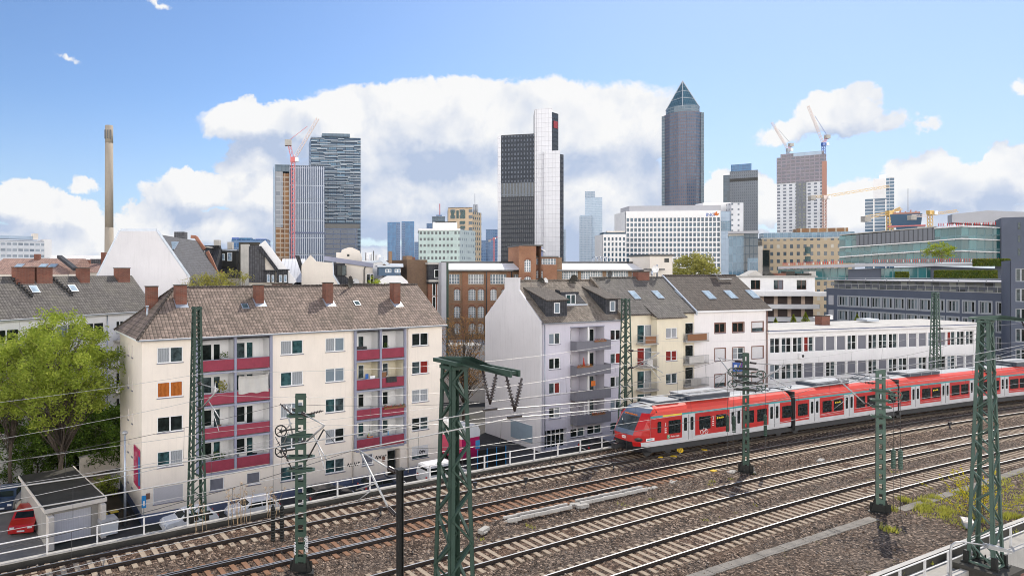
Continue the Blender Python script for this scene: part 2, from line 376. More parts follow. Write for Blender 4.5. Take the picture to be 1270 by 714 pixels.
brick('brick_red', (.30,.11,.06), (.20,.075,.045), (.25,.2,.16)); brick('brick_brown', (.33,.20,.12), (.22,.135,.085), (.30,.24,.18)); brick('brick_dark', (.19,.115,.07), (.12,.075,.05), (.18,.14,.11)); brick('brick_orange', (.38,.17,.09), (.28,.12,.07), (.30,.24,.18)); brick('brick_chimney', (.24,.085,.055), (.15,.055,.04), (.2,.16,.13), sc=1.3); brick('brick_buff', (.42,.32,.22), (.36,.27,.18), (.4,.34,.27)); brick('brick_wall_pink', (.27,.12,.10), (.20,.09,.075), (.3,.25,.22), sc=2.)
def ballast():
    m, t = newmat('ballast'); co = t.tc('Object')
    vo = t.n('ShaderNodeTexVoronoi'); t.put(vo.inputs['Vector'], co); vo.inputs['Scale'].default_value = 10.5
    v2 = t.n('ShaderNodeTexVoronoi'); t.put(v2.inputs['Vector'], co); v2.inputs['Scale'].default_value = 17.
    r = t.xyz(vo.outputs['Color'])[0]
    c = t.ramp(r, [(0,(.018,.012,.009)),(.35,(.058,.041,.030)),(.7,(.125,.088,.064)),(.92,(.27,.195,.145)),(1,(.46,.35,.27))])
    big = t.noise(co, .22, 4, .6); c = t.mix(t.mr(big, .4, .65, 0, .5), c, t.mix(r, (.05,.04,.035), (.26,.21,.17)))
    rust = t.noise(co, .5, 3, .6); c = t.mix(t.mr(rust, .5, .8, 0, .45), c, (.13,.075,.045))
    at = t.n('ShaderNodeAttribute'); at.attribute_name = 'rust'; rr = t.m('MULTIPLY', at.outputs['Fac'], t.mr(t.noise(co, 1.6, 4, .7), .3, .7, .3, 1.))
    c = t.mix(t.m('MULTIPLY', rr, .62), c, t.mix(r, (.035,.016,.008), (.20,.095,.05)))
    h = t.m('ADD', t.m('MULTIPLY', vo.outputs['Distance'], -1.), t.m('MULTIPLY', v2.outputs['Distance'], -.4))
    t.pbr(c, .95, 0, .25, h, 1., .09)
ballast()
def ground_mat():
    m, t = newmat('city_ground'); co = t.tc('Object')
    n1 = t.noise(co, .05, 5, .6); n2 = t.noise(co, 2., 4, .6)
    c = t.ramp(n1, [(.35,(.055,.055,.058)),(.5,(.07,.066,.06)),(.6,(.05,.06,.03)),(.75,(.075,.07,.065))]); c = t.mix(t.mr(n2, .3, .7, 0, .3), c, (.03,.03,.03))
    t.pbr(c, .95, 0, .3, n2, .3, .03)
ground_mat()
def leafmat(name, c1, c2, c3=None, trans=.35):
    m, t = newmat(name); ge = t.n('ShaderNodeNewGeometry'); r = ge.outputs['Random Per Island']; n1 = t.noise(t.tc('Object'), .45, 2)
    c = t.mix(r, c1, c2); c = t.mix(t.mr(n1, .35, .65, 0, .6), c, c3 or c2)
    d = t.n('ShaderNodeBsdfDiffuse'); t.put(d.inputs[0], c); tr = t.n('ShaderNodeBsdfTranslucent'); t.put(tr.inputs[0], t.mix(.5, c, t.mix(1., c, (1.,1.,.35), 'MULTIPLY')))
    ms = t.n('ShaderNodeMixShader'); ms.inputs[0].default_value = trans; o = t.n('ShaderNodeOutputMaterial')
    t.l(d.outputs[0], ms.inputs[1]); t.l(tr.outputs[0], ms.inputs[2]); t.l(ms.outputs[0], o.inputs[0])
leafmat('leaf_light', (.19,.27,.04), (.46,.50,.11), (.32,.40,.07), .55); leafmat('leaf_dark', (.030,.065,.016), (.13,.20,.035), (.06,.10,.02), .35); leafmat('leaf_yellow', (.60,.50,.02), (.75,.60,.03), (.35,.36,.04), .4)
leafmat('leaf_olive', (.30,.28,.07), (.44,.42,.12), (.24,.23,.07), .45); leafmat('leaf_lime', (.30,.36,.03), (.40,.44,.05), (.22,.30,.03), .4); leafmat('leaf_brown', (.34,.17,.06), (.42,.25,.10), (.3,.18,.08), .3); leafmat('leaf_hedge', (.10,.14,.02), (.22,.22,.03), (.06,.10,.02), .3); leafmat('grass_leaf', (.30,.30,.06), (.52,.50,.14), (.36,.38,.08), .4)
plain('bark', (.09,.07,.055), .95, .4, 3., bump=.6); plain('bark_pale', (.22,.18,.14), .95, .3, 3., bump=.5); plain('stalk', (.42,.30,.18), .95, .3, 4.)
# facades seen from afar
gridmat('fac_hospital', 3.2, 3.6, .8, .42, (.62,.64,.68), (.10,.14,.19), (.25,.30,.36))
gridmat('fac_hotel', 1.6, 13., .58, .965, (.44,.49,.57), (.012,.035,.09), (.02,.05,.12), rough=.3)
gridmat('fac_resid', 7., 3.1, .9, .6, (.025,.05,.09), (.01,.045,.10), (.05,.15,.25), rough=.1, sub=4)
gridmat('fac_lower', 6., 4., .94, .80, (.16,.20,.30), (.018,.04,.085), (.03,.06,.11), rough=.1)
gridmat('fac_twin', 2., 4., .93, .95, (.015,.06,.15), (.012,.11,.27), (.02,.16,.36), rough=.08)
gridmat('fac_bluefar', 3., 4., .85, .6, (.12,.20,.34), (.04,.10,.22), (.06,.14,.28), rough=.1)
gridmat('fac_green', 1.95, 3.2, .56, .42, (.46,.56,.54), (.012,.02,.03), (.03,.045,.06), blind=(.30,.38,.38), bl_p=.12)
gridmat('fac_green_side', 1.95, 3.2, .56, .42, (.42,.49,.50), (.16,.21,.25), (.25,.30,.33), blind=(.40,.46,.48), bl_p=.3)
gridmat('fac_beige', 6., 4., .55, .55, (.50,.38,.26), (.015,.035,.06), (.04,.07,.10))
gridmat('fac_black', 1.7, 3.9, .62, .70, (.016,.020,.03), (.006,.010,.02), (.012,.018,.03), rough=.18)
gridmat('fac_black_up', 2.6, 3.9, .42, .52, (.016,.022,.034), (.055,.075,.11), (.03,.04,.065), rough=.3)
plain('pale_band', (.40,.45,.50), .8, .05, .1)
gridmat('fac_black_mid', 2.6, 40., .5, .98, (.15,.17,.20), (.02,.025,.03), (.02,.025,.03))
gridmat('fac_white_panels', 2.8, 3.9, .96, .965, (.40,.40,.43), (.60,.60,.635), (.64,.64,.675), rough=.5)
gridmat('fac_pale', 3., 4., .9, .55, (.42,.50,.60), (.26,.36,.47), (.33,.43,.54), rough=.15)
gridmat('fac_pale_dark', 3., 4., .7, .6, (.36,.42,.50), (.16,.24,.33), (.22,.30,.40), rough=.15)
gridmat('fac_messe', 2.2, 3.9, .62, .6, (.12,.10,.125), (.010,.06,.13), (.05,.12,.20), rough=.15)
gridmat('fac_messe_glass', 2.2, 3.9, .9, .8, (.16,.20,.24), (.02,.06,.10), (.05,.11,.16), rough=.1)
gridmat('fac_pyramid', 3., 5., .93, .94, (.10,.17,.22), (.015,.055,.085), (.03,.09,.13), rough=.12)
gridmat('fac_opera', 2.2, 3.7, .5, .55, (.17,.19,.22), (.07,.09,.12), (.12,.14,.17))
gridmat('fac_glass_dark', 3., 4., .92, .9, (.05,.08,.12), (.02,.06,.10), (.04,.10,.16), rough=.1)
gridmat('fac_dots', 5.2, 3.4, .5, .55, (.60,.62,.66), (.035,.055,.10), (.06,.08,.13), ou=1.)
gridmat('fac_dots_b', 3.6, 3.4, .62, .55, (.16,.17,.20), (.05,.07,.08), (.13,.14,.10))
gridmat('fac_raw', 4., 3.6, .78, .62, (.26,.23,.27), (.06,.07,.11), (.09,.08,.10))
gridmat('fac_bluewhite', 12., 3.3, .98, .70, (.55,.60,.66), (.012,.06,.13), (.03,.11,.20), rough=.1)
gridmat('fac_whiteholes', 4., 3.6, .3, .35, (.66,.67,.70), (.05,.08,.12), (.1,.12,.16))
gridmat('fac_bluepanel', 6., 3.6, .97, .96, (.28,.35,.45), (.30,.39,.50), (.26,.35,.46), rough=.25)
gridmat('fac_buff', 2.6, 3.4, .46, .50, (.44,.35,.24), (.03,.05,.07), (.09,.11,.13), blind=(.45,.42,.36), bl_p=.1)
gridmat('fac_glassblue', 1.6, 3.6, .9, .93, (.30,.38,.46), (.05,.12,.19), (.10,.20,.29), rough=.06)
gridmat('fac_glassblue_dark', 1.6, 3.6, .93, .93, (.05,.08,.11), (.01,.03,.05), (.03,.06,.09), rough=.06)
gridmat('fac_glassgreen', 1.7, 4.1, .88, .93, (.16,.26,.28), (.008,.06,.07), (.03,.16,.18), rough=.06)
gridmat('fac_concreteframe', 3.4, 3.5, .8, .7, (.42,.34,.26), (.16,.08,.04), (.30,.16,.07), rough=.8)
gridmat('fac_netting', 3.4, 3.5, .9, .8, (.40,.42,.45), (.22,.24,.27), (.33,.35,.37), rough=.8)
gridmat('fac_balcony_dark', 3.1, 2.95, .72, .9, (.50,.38,.30), (.03,.025,.025), (.08,.06,.055), blind=(.62,.60,.58), bl_p=.12)
gridmat('fac_glass_roof', 1.35, 2.8, .8, .86, (.12,.13,.16), (.03,.04,.05), (.30,.32,.30), rough=.15)
gridmat('fac_attic_blue', 6., 3., .1, .1, (.07,.12,.19), (.05,.08,.12))
# ---------------------------------------------------------------- camera, sun, sky
cam = bpy.data.cameras.new('camera'); co_ = bpy.data.objects.new('camera', cam); COL.objects.link(co_); scene.camera = co_
co_.location = (0, 0, H); co_.rotation_euler = (R(90), 0, 0)
cam.sensor_width = 36; cam.lens = 36*F/1270; cam.shift_x = (635-CX)/1270; cam.shift_y = -(357-Y0)/1270
cam.clip_start = .5; cam.clip_end = 9000
SUN_AZ, SUN_EL = 38., 47.
sd = bpy.data.lights.new('sun', 'SUN'); sd.energy = 3.4; sd.angle = R(.53); sd.color = (1, .93, .82)
so = bpy.data.objects.new('sun', sd); COL.objects.link(so); so.location = (60, 80, 120)
sv = Vector((math.sin(R(SUN_AZ))*math.cos(R(SUN_EL)), math.cos(R(SUN_AZ))*math.cos(R(SUN_EL)), math.sin(R(SUN_EL))))
so.rotation_euler = sv.to_track_quat('Z', 'Y').to_euler()
scene.view_settings.view_transform = 'Standard'; scene.view_settings.look = 'None'; scene.view_settings.gamma = 1; scene.view_settings.exposure = EXPO = .56
w = bpy.data.worlds.new('World'); scene.world = w; w.use_nodes = True
def sky_world():
    t = NT(w); sk = t.n('ShaderNodeTexSky', sky_type='NISHITA'); sk.sun_disc = False; sk.sun_elevation = R(SUN_EL); sk.sun_rotation = R(SUN_AZ)
    sk.altitude = 120; sk.air_density = 1.0; sk.dust_density = .6; sk.ozone_density = 2.2
    d = t.tc('Generated'); x, y, z = t.xyz(d)
    az = t.m('MULTIPLY', t.m('ARCTAN2', x, y), 180/math.pi); el = t.m('MULTIPLY', t.m('ARCSINE', z), 180/math.pi)
    p = t.comb(az, el, 0.)
    big = t.noise(d, 5., 6, .62, .2, 'Color'); fine = t.noise(d, 17., 6, .66, .3, 'Color')
    wob = t.v('ADD', t.v('SCALE', t.v('SUBTRACT', big, (.5,.5,.5)), scale=5.6), t.v('SCALE', t.v('SUBTRACT', fine, (.5,.5,.5)), scale=3.8))
    q = t.v('ADD', p, t.v('MULTIPLY', wob, (1., .75, 0.)))
    def ae(px, py):
        a = math.atan2(px-CX, F); return math.degrees(a), math.degrees(math.atan2((Y0-py)*math.cos(a), F))
    blobs = [(560,162,270,60),(395,160,150,34),(720,172,122,58),(300,156,60,10),(570,235,240,70),(690,250,140,90),(310,205,52,26),(245,235,75,26),(190,275,60,34),(340,245,70,50),(240,290,130,30),
             (15,245,55,30),(70,262,70,34),(105,222,20,11),(60,300,110,30),(130,300,60,28),(1050,140,66,30),(985,163,62,15),(1090,112,34,16),(1112,146,34,13),(1157,155,20,8),(1266,115,18,9),
             (905,250,60,46),(1070,258,90,40),(1150,225,66,32),(1200,245,90,42),(1265,215,50,42),(1130,285,190,30),(190,8,15,5),(72,65,12,4),(470,120,60,10),(1000,305,330,22),(600,320,560,16)]
    def field(vec):
        best = None
        for cx, cy, rx, ry in blobs:
            a, e = ae(cx, cy); rr = math.degrees(rx/F)*math.cos(R(a))**2; re = math.degrees(ry/F)*math.cos(R(a))
            k = t.m('SUBTRACT', 1., t.v('LENGTH', t.v('MULTIPLY', t.v('SUBTRACT', vec, (a, e, 0)), (1/rr, 1/re, 0))))
            k = t.m('MULTIPLY', k, min(1., re/2.5))
            best = k if best is None else t.m('MAXIMUM', best, k)
        return best
    Mf = field(q); Mu = field(t.v('ADD', q, (.9, 2.3, 0)))
    # the part of the sky outside the picture: broken cumulus, dense towards the horizon
    dd = t.v('MULTIPLY', d, (1., 1., 2.2))
    gn = t.noise(dd, 2.6, 7, .6, .2); gm = t.mr(t.m('ADD', gn, t.mr(el, 0, 45, .16, -.05)), .50, .60, 0, 1, True)
    out = t.mr(t.m('ABSOLUTE', t.m('SUBTRACT', az, 10.)), 44., 62., 0, 1, True)
    out = t.m('MAXIMUM', out, t.mr(el, 24., 34., 0, 1, True))
    front = t.mr(Mf, -.01, .10, 0, 1, True)
    mask = t.m('MULTIPLY', t.mix_f(front, gm, out) if hasattr(t, 'mix_f') else t.m('ADD', t.m('MULTIPLY', front, t.m('SUBTRACT', 1., out)), t.m('MULTIPLY', gm, out)), 1.)
    # light from above right: edges towards the sun are white, undersides grey blue
    relief = t.m('SUBTRACT', t.noise(d, 7., 5, .55, .25), t.noise(t.v('ADD', d, (.014, 0., .035)), 7., 5, .55, .25))
    lit = t.m('ADD', t.m('MULTIPLY', relief, 3.4), t.mr(t.m('SUBTRACT', Mf, Mu), -.25, .40, .12, .98))
    lit = t.m('SUBTRACT', lit, t.mr(Mf, .25, 1.0, 0, .25)); lit = t.m('ADD', lit, .06, clamp=True)
    lit = t.m('ADD', t.m('MULTIPLY', lit, t.m('SUBTRACT', 1., out)), t.m('MULTIPLY', out, .8))
    CW = CLOUDW
    cc = t.mix(lit, tuple(CW*k for k in (.50,.60,.80)), tuple(CW*k for k in (1.,1.,1.)))
    back = t.mr(y, .25, -.35, 0, 1, True)                       # unseen clouds behind the camera, brightened low down as added facade fill
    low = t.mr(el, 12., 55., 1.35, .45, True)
    cc = t.mix(back, cc, t.v('SCALE', tuple(CW*BACKFILL*k for k in (1.,.96,.91)), scale=low))
    haze = t.mr(el, 0., 16., .42, 0., True)
    base = t.mix(haze, t.v('MULTIPLY', sk.outputs[0], SKYTINT), tuple(CW*k for k in (.66,.77,.93)))
    veil = t.mr(t.m('ADD', az, t.m('MULTIPLY', el, .2)), -5., 46., 0., .42, True)      # thin veil brightening the blue towards the sun
    base = t.mix(t.m('MULTIPLY', veil, t.m('SUBTRACT', 1., out)), base, tuple(CW*k for k in (.55,.70,.96)))
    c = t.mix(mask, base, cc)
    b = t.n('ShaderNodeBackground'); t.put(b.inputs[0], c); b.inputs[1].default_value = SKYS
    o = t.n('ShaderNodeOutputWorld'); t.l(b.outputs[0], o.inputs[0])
CLOUDW, BACKFILL, SKYS, SKYTINT = 6.45, 3.5, .1, (.73, .86, 1.02)
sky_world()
# ---------------------------------------------------------------- railway frame: rotated 26 degrees, t along, l across (away from the camera)
RA = R(26.); RC, RS = math.cos(RA), math.sin(RA)
def rw(t, l): return (t*RC-l*RS, t*RS+l*RC)
def inv(X, Y): return (X*RC+Y*RS, -X*RS+Y*RC)
def curve(c2, c1, c0, lo=-12., hi=92.):
    def f(t):
        if t < lo: return c0+c1*lo+c2*lo*lo+(c1+2*c2*lo)*(t-lo)
        if t > hi: return c0+c1*hi+c2*hi*hi+(c1+2*c2*hi)*(t-hi)
        return c0+c1*t+c2*t*t
    return f
_p = np.polyfit([-1,10,20,30,41,59.5,75,91,110],[33.45,34.1,34.6,34.95,35.05,34.3,33.45,32.2,29.9],2)
LA = curve(*_p); LB = curve(-.000816, .0671, 29.749); LC = curve(-.00098, .0870, 24.687); LD = curve(-.00105, .0962, 20.585)
_f = np.polyfit([-1.2,4.8,14.2,21.8,29.2,45.,60.,76.,92.],[35.42,35.76,36.25,36.6,36.9,37.3,37.1,36.4,35.2],2)
LF = curve(*_f)                                   # fence / coping of the far edge
LR = curve(-.0003, .022, 14.9)                   # inner edge of the near parapet
def xy(fn, t, off=0.):
    a = fn(t); s_ = fn(t+.1)-fn(t-.1); n = math.hypot(s_, .2); return rw(t-off*s_/n, a+off*.2/n)
def heading(fn, t):
    a, b = xy(fn, t-.2), xy(fn, t+.2); return math.atan2(b[1]-a[1], b[0]-a[0])
T0, T1 = -60., 330.
def ribbon(mb, fa, fb, za, zb, oa=0., ob=0., t0=T0, t1=T1, step=3., mat=0):
    """strip between curve fa (+offset) at height za and curve fb at zb"""
    n = int((t1-t0)/step); pts = []
    i = len(mb.v)
    for k in range(n+1):
        t = t0+(t1-t0)*k/n; a = xy(fa, t, oa); b = xy(fb, t, ob); mb.v += [(*a, za), (*b, zb)]
    for k in range(n):
        a = i+2*k; mb.f.append((a, a+2, a+3, a+1)); mb.m.append(mat); mb.sm.append(False)
    return mb
# city ground
g = MB(); g.q([(-3000,-400,ST),(3500,-400,ST),(3500,5000,ST),(-3000,5000,ST)]); g.build('ground', 'city_ground', kind='structure', fix=False)
# trackbed: one shaped surface, small mounds under the tracks, a ditch between
def bed():
    import mathutils.noise as mn
    mb = MB(); n, m_ = 520, 64; t0, t1 = -40., 260.
    ts = [t0+(t1-t0)*k/n for k in range(n+1)]
    idx = len(mb.v); rust = []
    for t in ts:
        a, b = LR(t)+.92, LF(t)-.20
        cs = [LA(t), LB(t), LC(t), LD(t)]
        for j in range(m_+1):
            l = a+(b-a)*j/m_
            dmin = min(abs(l-c) for c in cs)
            z = -.205-.22*max(0, min(1, (dmin-1.35)/.75))
            if l > LA(t)+1.6: z = -.35+(.34 if t > 5 else .10+.24*max(0, (t+3)/8))*min(1, (l-LA(t)-1.6)/.6)
            if l < LD(t)-2.2: z = -.27
            X, Y = rw(t, l); z += .05*mn.noise(Vector((X*.8, Y*.8, 0)))+.03*mn.noise(Vector((X*3, Y*3, 5)))*(dmin > 1.3)
            mb.v.append((X, Y, z)); rust.append(math.exp(-((dmin-.55)/.75)**2)*min(1., max(0., 1.7-dmin)+.4) if dmin < 2.2 else 0.)
    for k in range(n):
        for j in range(m_):
            a = idx+k*(m_+1)+j; mb.f.append((a, a+m_+1, a+m_+2, a+1)); mb.m.append(0); mb.sm.append(True)
    ob = mb.build('ballast_bed', 'ballast', kind='structure', fix=False); at = ob.data.attributes.new('rust', 'FLOAT', 'POINT'); at.data.foreach_set('value', rust)
bed()
# far edge: coping beam and retaining wall; near edge: parapet, walkway, wall down to the street
mb = MB(); ribbon(mb, LF, LF, -.45, .09, -.18, -.18, mat=1); ribbon(mb, LF, LF, .10, .10, -.20, .10); ribbon(mb, LF, LF, .03, .10, -.20, -.20); ribbon(mb, LF, LF, .10, -.25, .10, .10); ribbon(mb, LF, LF, -.25, ST-.3, .06, .06)  # dark inner face: the shadow under the coping is put into the colour
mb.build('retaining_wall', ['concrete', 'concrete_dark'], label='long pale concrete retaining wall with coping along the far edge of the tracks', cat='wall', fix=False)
mb = MB()
ribbon(mb, LR, LR, .03, .03, .98, .76, mat=1); ribbon(mb, LR, LR, .03, -.5, .76, .76, mat=0); ribbon(mb, LR, LR, -.5, -.5, .76, -.12, mat=3)  # kerb face towards the walkway coloured dark to stand for its shade
ribbon(mb, LR, LR, -.5, -.38, -.12, -.12, mat=0); ribbon(mb, LR, LR, -.38, -.38, -.12, -.42, mat=1); ribbon(mb, LR, LR, -.38, -1.5, -.42, -.42, mat=1)
ribbon(mb, LR, LR, -1.5, -1.5, -.42, -.34, mat=1); ribbon(mb, LR, LR, -1.5, ST-.3, -.34, -.34, mat=2)
mb.build('viaduct_wall', ['concrete_dark', 'concrete_pale', 'brick_wall_pink', 'concrete'], label='concrete topped brick viaduct wall along the near edge at lower right', cat='wall', fix=False)
# concrete cable duct strip beside the nearest track
mb = MB(); cut = curve(0, .0095, 19.87)
for k in range(74):
    t = 14+k*1.0
    if 44.9 < t < 47.6 or t > 84: continue
    hw = .26; a = heading(cut, t); c = xy(cut, t); mt = Matrix.Translation((*c, 0)) @ Matrix.Rotation(a, 4, 'Z')
    mb.box(-.49, .49, -hw, hw, -.5, -.235+random.uniform(-.012, .012), T=mt)
mb.build('cable_duct', 'duct_concrete', label='row of pale concrete cable duct lids beside the nearest track', cat='duct', fix=False)
# street and pavement on the far side, following the railway
mb = MB(); ribbon(mb, LF, LF, ST+.004, ST+.004, .2, 6.6); mb.build('street', 'asphalt', kind='structure', fix=False)
mb = MB(); ribbon(mb, LF, LF, ST+.13, ST+.13, 6.6, 8.6); ribbon(mb, LF, LF, ST+.004, ST+.13, 6.6, 6.6); mb.build('pavement', 'paving', kind='structure', fix=False)
# tracks: each rail and each run of sleepers; sleepers are separate meshes grouped under their track
sl = MB(); sl.extr([(-1.3,-.30),(-1.3,-.17),(-.95,-.155),(-.5,-.19),(.5,-.19),(.95,-.155),(1.3,-.17),(1.3,-.30)], -.13, .13)
sl_c = sl.mesh('sleeper', 'sleeper_concrete'); sw = MB(); sw.box(-1.3, 1.3, -.13, .13, -.30, -.165); sl_w = sw.mesh('sleeper', 'sleeper_wood')
def track(fn, label, t0, t1, n_ind, woody, check=False, group='railway tracks', dense=.62):
    th = empty('railway_track', label, 'railway track', (*xy(fn, 20), 0), 0, group)
    ox, oy = xy(fn, 20)
    prof = [(-.07,-.17),(.07,-.17),(.07,-.155),(.012,-.13),(.012,-.045),(.036,-.03),(.036,0),(-.036,0),(-.036,-.03),(-.012,-.045),(-.012,-.13),(-.07,-.155)]
    offs = [(-.75, 'rail'), (.75, 'rail')]+([(-.60, 'check_rail'), (.60, 'check_rail')] if check else [])
    for off, nm in offs:
        mb = MB(); a0, a1 = (t0, t1) if nm == 'rail' else (-20, 17.6)
        n = int((a1-a0)/2.5); L = len(prof)
        for k in range(n+1):
            t = a0+(a1-a0)*k/n; c = xy(fn, t, off); h = heading(fn, t)
            for (a, z) in prof: mb.v.append((c[0]-ox-math.sin(h)*a, c[1]-oy+math.cos(h)*a, z-(.012 if nm != 'rail' else 0)))
        for k in range(n):
            for j in range(L):
                a = k*L+j; b = k*L+(j+1) % L; mb.f.append((a, b, b+L, a+L)); mb.m.append(1 if j == 6 else 0); mb.sm.append(False)
        mb.build(nm, ['rail_web', 'rail_head'], th, fix=False)
    # sleepers
    pos = []; t = t0
    while t < t1: pos.append(t); t += dense/math.hypot(1, 0)
    cxp = [(abs(xy(fn, t)[1])+(0 if 5 < xy(fn, t)[1] else 1e3), t) for t in pos]
    vis = []
    for t in pos:
        X, Y = xy(fn, t)
        if Y > 4 and -40 < CX+F*X/Y < 1310 and Y0+H*F/Y < 760: vis.append(t)
    vis = vis[:100]; vs = set(vis); rest = MB(); rw_ = MB()
    for t in pos:
        X, Y = xy(fn, t); h = heading(fn, t)+random.uniform(-.012, .012); wood = woody(t)
        if t in vs: inst(sl_w if wood else sl_c, 'sleeper', th, (X-ox, Y-oy, random.uniform(-.006, .004)), h+math.pi/2)
        else:
            T = Matrix.Translation((X-ox, Y-oy, 0)) @ Matrix.Rotation(h+math.pi/2, 4, 'Z'); (rw_ if wood else rest).add(sw if wood else sl, T)
    if rest.v: rest.build('sleepers', 'sleeper_concrete', th, kind='stuff', fix=False)
    if rw_.v: rw_.build('sleepers', 'sleeper_wood', th, kind='stuff', fix=False)
    return th
track(LA, 'farthest railway track on pale concrete sleepers, the one carrying the red train', -40, 200, 100, lambda t: False)
track(LB, 'second railway track from the train side, on brown wooden sleepers in its left part', -40, 200, 100, lambda t: t < 42, True)
track(LC, 'third railway track from the train side, on concrete sleepers with bright rails', -40, 200, 100, lambda t: False)
track(LD, 'nearest railway track, passing close by the grey gravel verge', -40, 200, 100, lambda t: False)
# white railings
def railing(fn, off, zb, posts, t0, t1, ht, label, r1=.035, knee=(.5,)):
    ox, oy = xy(fn, posts[0], off); th = empty('railing', label, 'railing', (ox, oy, zb))
    mb = MB()
    hs = [ht]+[ht*k for k in knee]
    mats = 0
    for q, h in enumerate(hs):
        n = int((t1-t0)/1.5); mb.tube([(xy(fn, t0+(t1-t0)*k/n, off)[0]-ox, xy(fn, t0+(t1-t0)*k/n, off)[1]-oy, h) for k in range(n+1)], r1 if q == 0 else r1*.85, 6)
    mb.build('handrail', 'fence_white', th, fix=False)
    pm = MB(); pm.box(-.04, .04, -.04, .04, -.12, ht-.01); pme = pm.mesh('post', 'fence_white')
    for t in posts:
        X, Y = xy(fn, t, off); inst(pme, 'post', th, (X-ox, Y-oy, 0), heading(fn, t))
    return th
railing(LF, -.02, .10, [-11+2.37*k for k in range(58)], -14, 125, .92, 'long white railing on the coping at the far edge, in front of the apartment houses')
railing(LR, 0., -.38, [20+2.25*k for k in range(18)], 18, 60, .98, 'short white railing on the near walkway at the lower right corner', r1=.035)
# ---------------------------------------------------------------- masts
def lattice(X, Y, ht, wb, wt, a, label, pale=False, zb=-.25, seg=None, lw=.14, foot=True, group='lattice catenary masts'):
    th = empty('lattice_mast', label, 'mast', (X, Y, zb), a, group); mt = 'mast_green_pale' if pale else 'mast_green'
    for sx in (-1, 1):
        for sy in (-1, 1):
            m1 = MB(); A = Vector((sx*wb/2, sy*wb/2, 0)); B = Vector((sx*wt/2, sy*wt/2, ht))
            m1.bar(A+Vector((-sx*lw/2,0,0)), B+Vector((-sx*lw/2,0,0)), lw, .015, up=(1,0,0)) if False else None
            ax = Vector((sx, 0, 0)); ay = Vector((0, sy, 0)); th_ = .016
            # angle section: two plates meeting at the outer corner
            for d1, d2 in ((ax, ay), (ay, ax)):
                p = [A, A-d1*lw, A-d1*lw-d2*th_, A-d2*th_]; q = [B, B-d1*lw*.85, B-d1*lw*.85-d2*th_, B-d2*th_]
                i = len(m1.v); m1.v += [tuple(v) for v in p+q]
                for f in ((0,1,2,3),(7,6,5,4),(0,4,5,1),(1,5,6,2),(2,6,7,3),(3,7,4,0)): m1.f.append(tuple(i+k for k in f)); m1.m.append(0); m1.sm.append(False)
            m1.build('leg', mt, th)
    br = MB(); z = .05; side = 0; k = 0
    while z < ht-.15:
        wz = wb+(wt-wb)*z/ht; dz = max(.34, wz*(seg or .66)); z2 = min(z+dz, ht-.05); wz2 = wb+(wt-wb)*z2/ht
        for f in range(4):
            s1 = 1 if (k+f) % 2 else -1; a1, a2 = wz/2-.02, wz2/2-.02
            if f % 2 == 0: yv = 1 if f == 0 else -1; p, q = (-s1*a1, yv*a1, z), (s1*a2, yv*a2, z2)
            else: xv = 1 if f == 1 else -1; p, q = (xv*a1, -s1*a1, z), (xv*a2, s1*a2, z2)
            br.bar(p, q, .06 if lw < .145 else .085, .05)
        z = z2; k += 1
    for zz in (.05, ht-.1):
        wz = (wb+(wt-wb)*zz/ht)/2
        for p, q in (((-1,-1),(1,-1)),((1,-1),(1,1)),((1,1),(-1,1)),((-1,1),(-1,-1))): br.bar((p[0]*wz,p[1]*wz,zz), (q[0]*wz,q[1]*wz,zz), .09, .09)
    br.build('bracing', mt, th)
    if foot:
        fb = MB()
        for sx in (-1, 1):
            for sy in (-1, 1): fb.extr([(-.13,0),(.13,0),(.05,.42),(-.05,.42)], -.012, .012); fb.box(sx*wb/2-.16, sx*wb/2+.16, sy*wb/2-.16, sy*wb/2+.16, -.05, .03); fb.bar((sx*wb/2,sy*wb/2,0),(sx*wb/2*.97,sy*wb/2*.97,.55),.2,.2)
        fb.build('foot', 'mast_black', th)
    return th
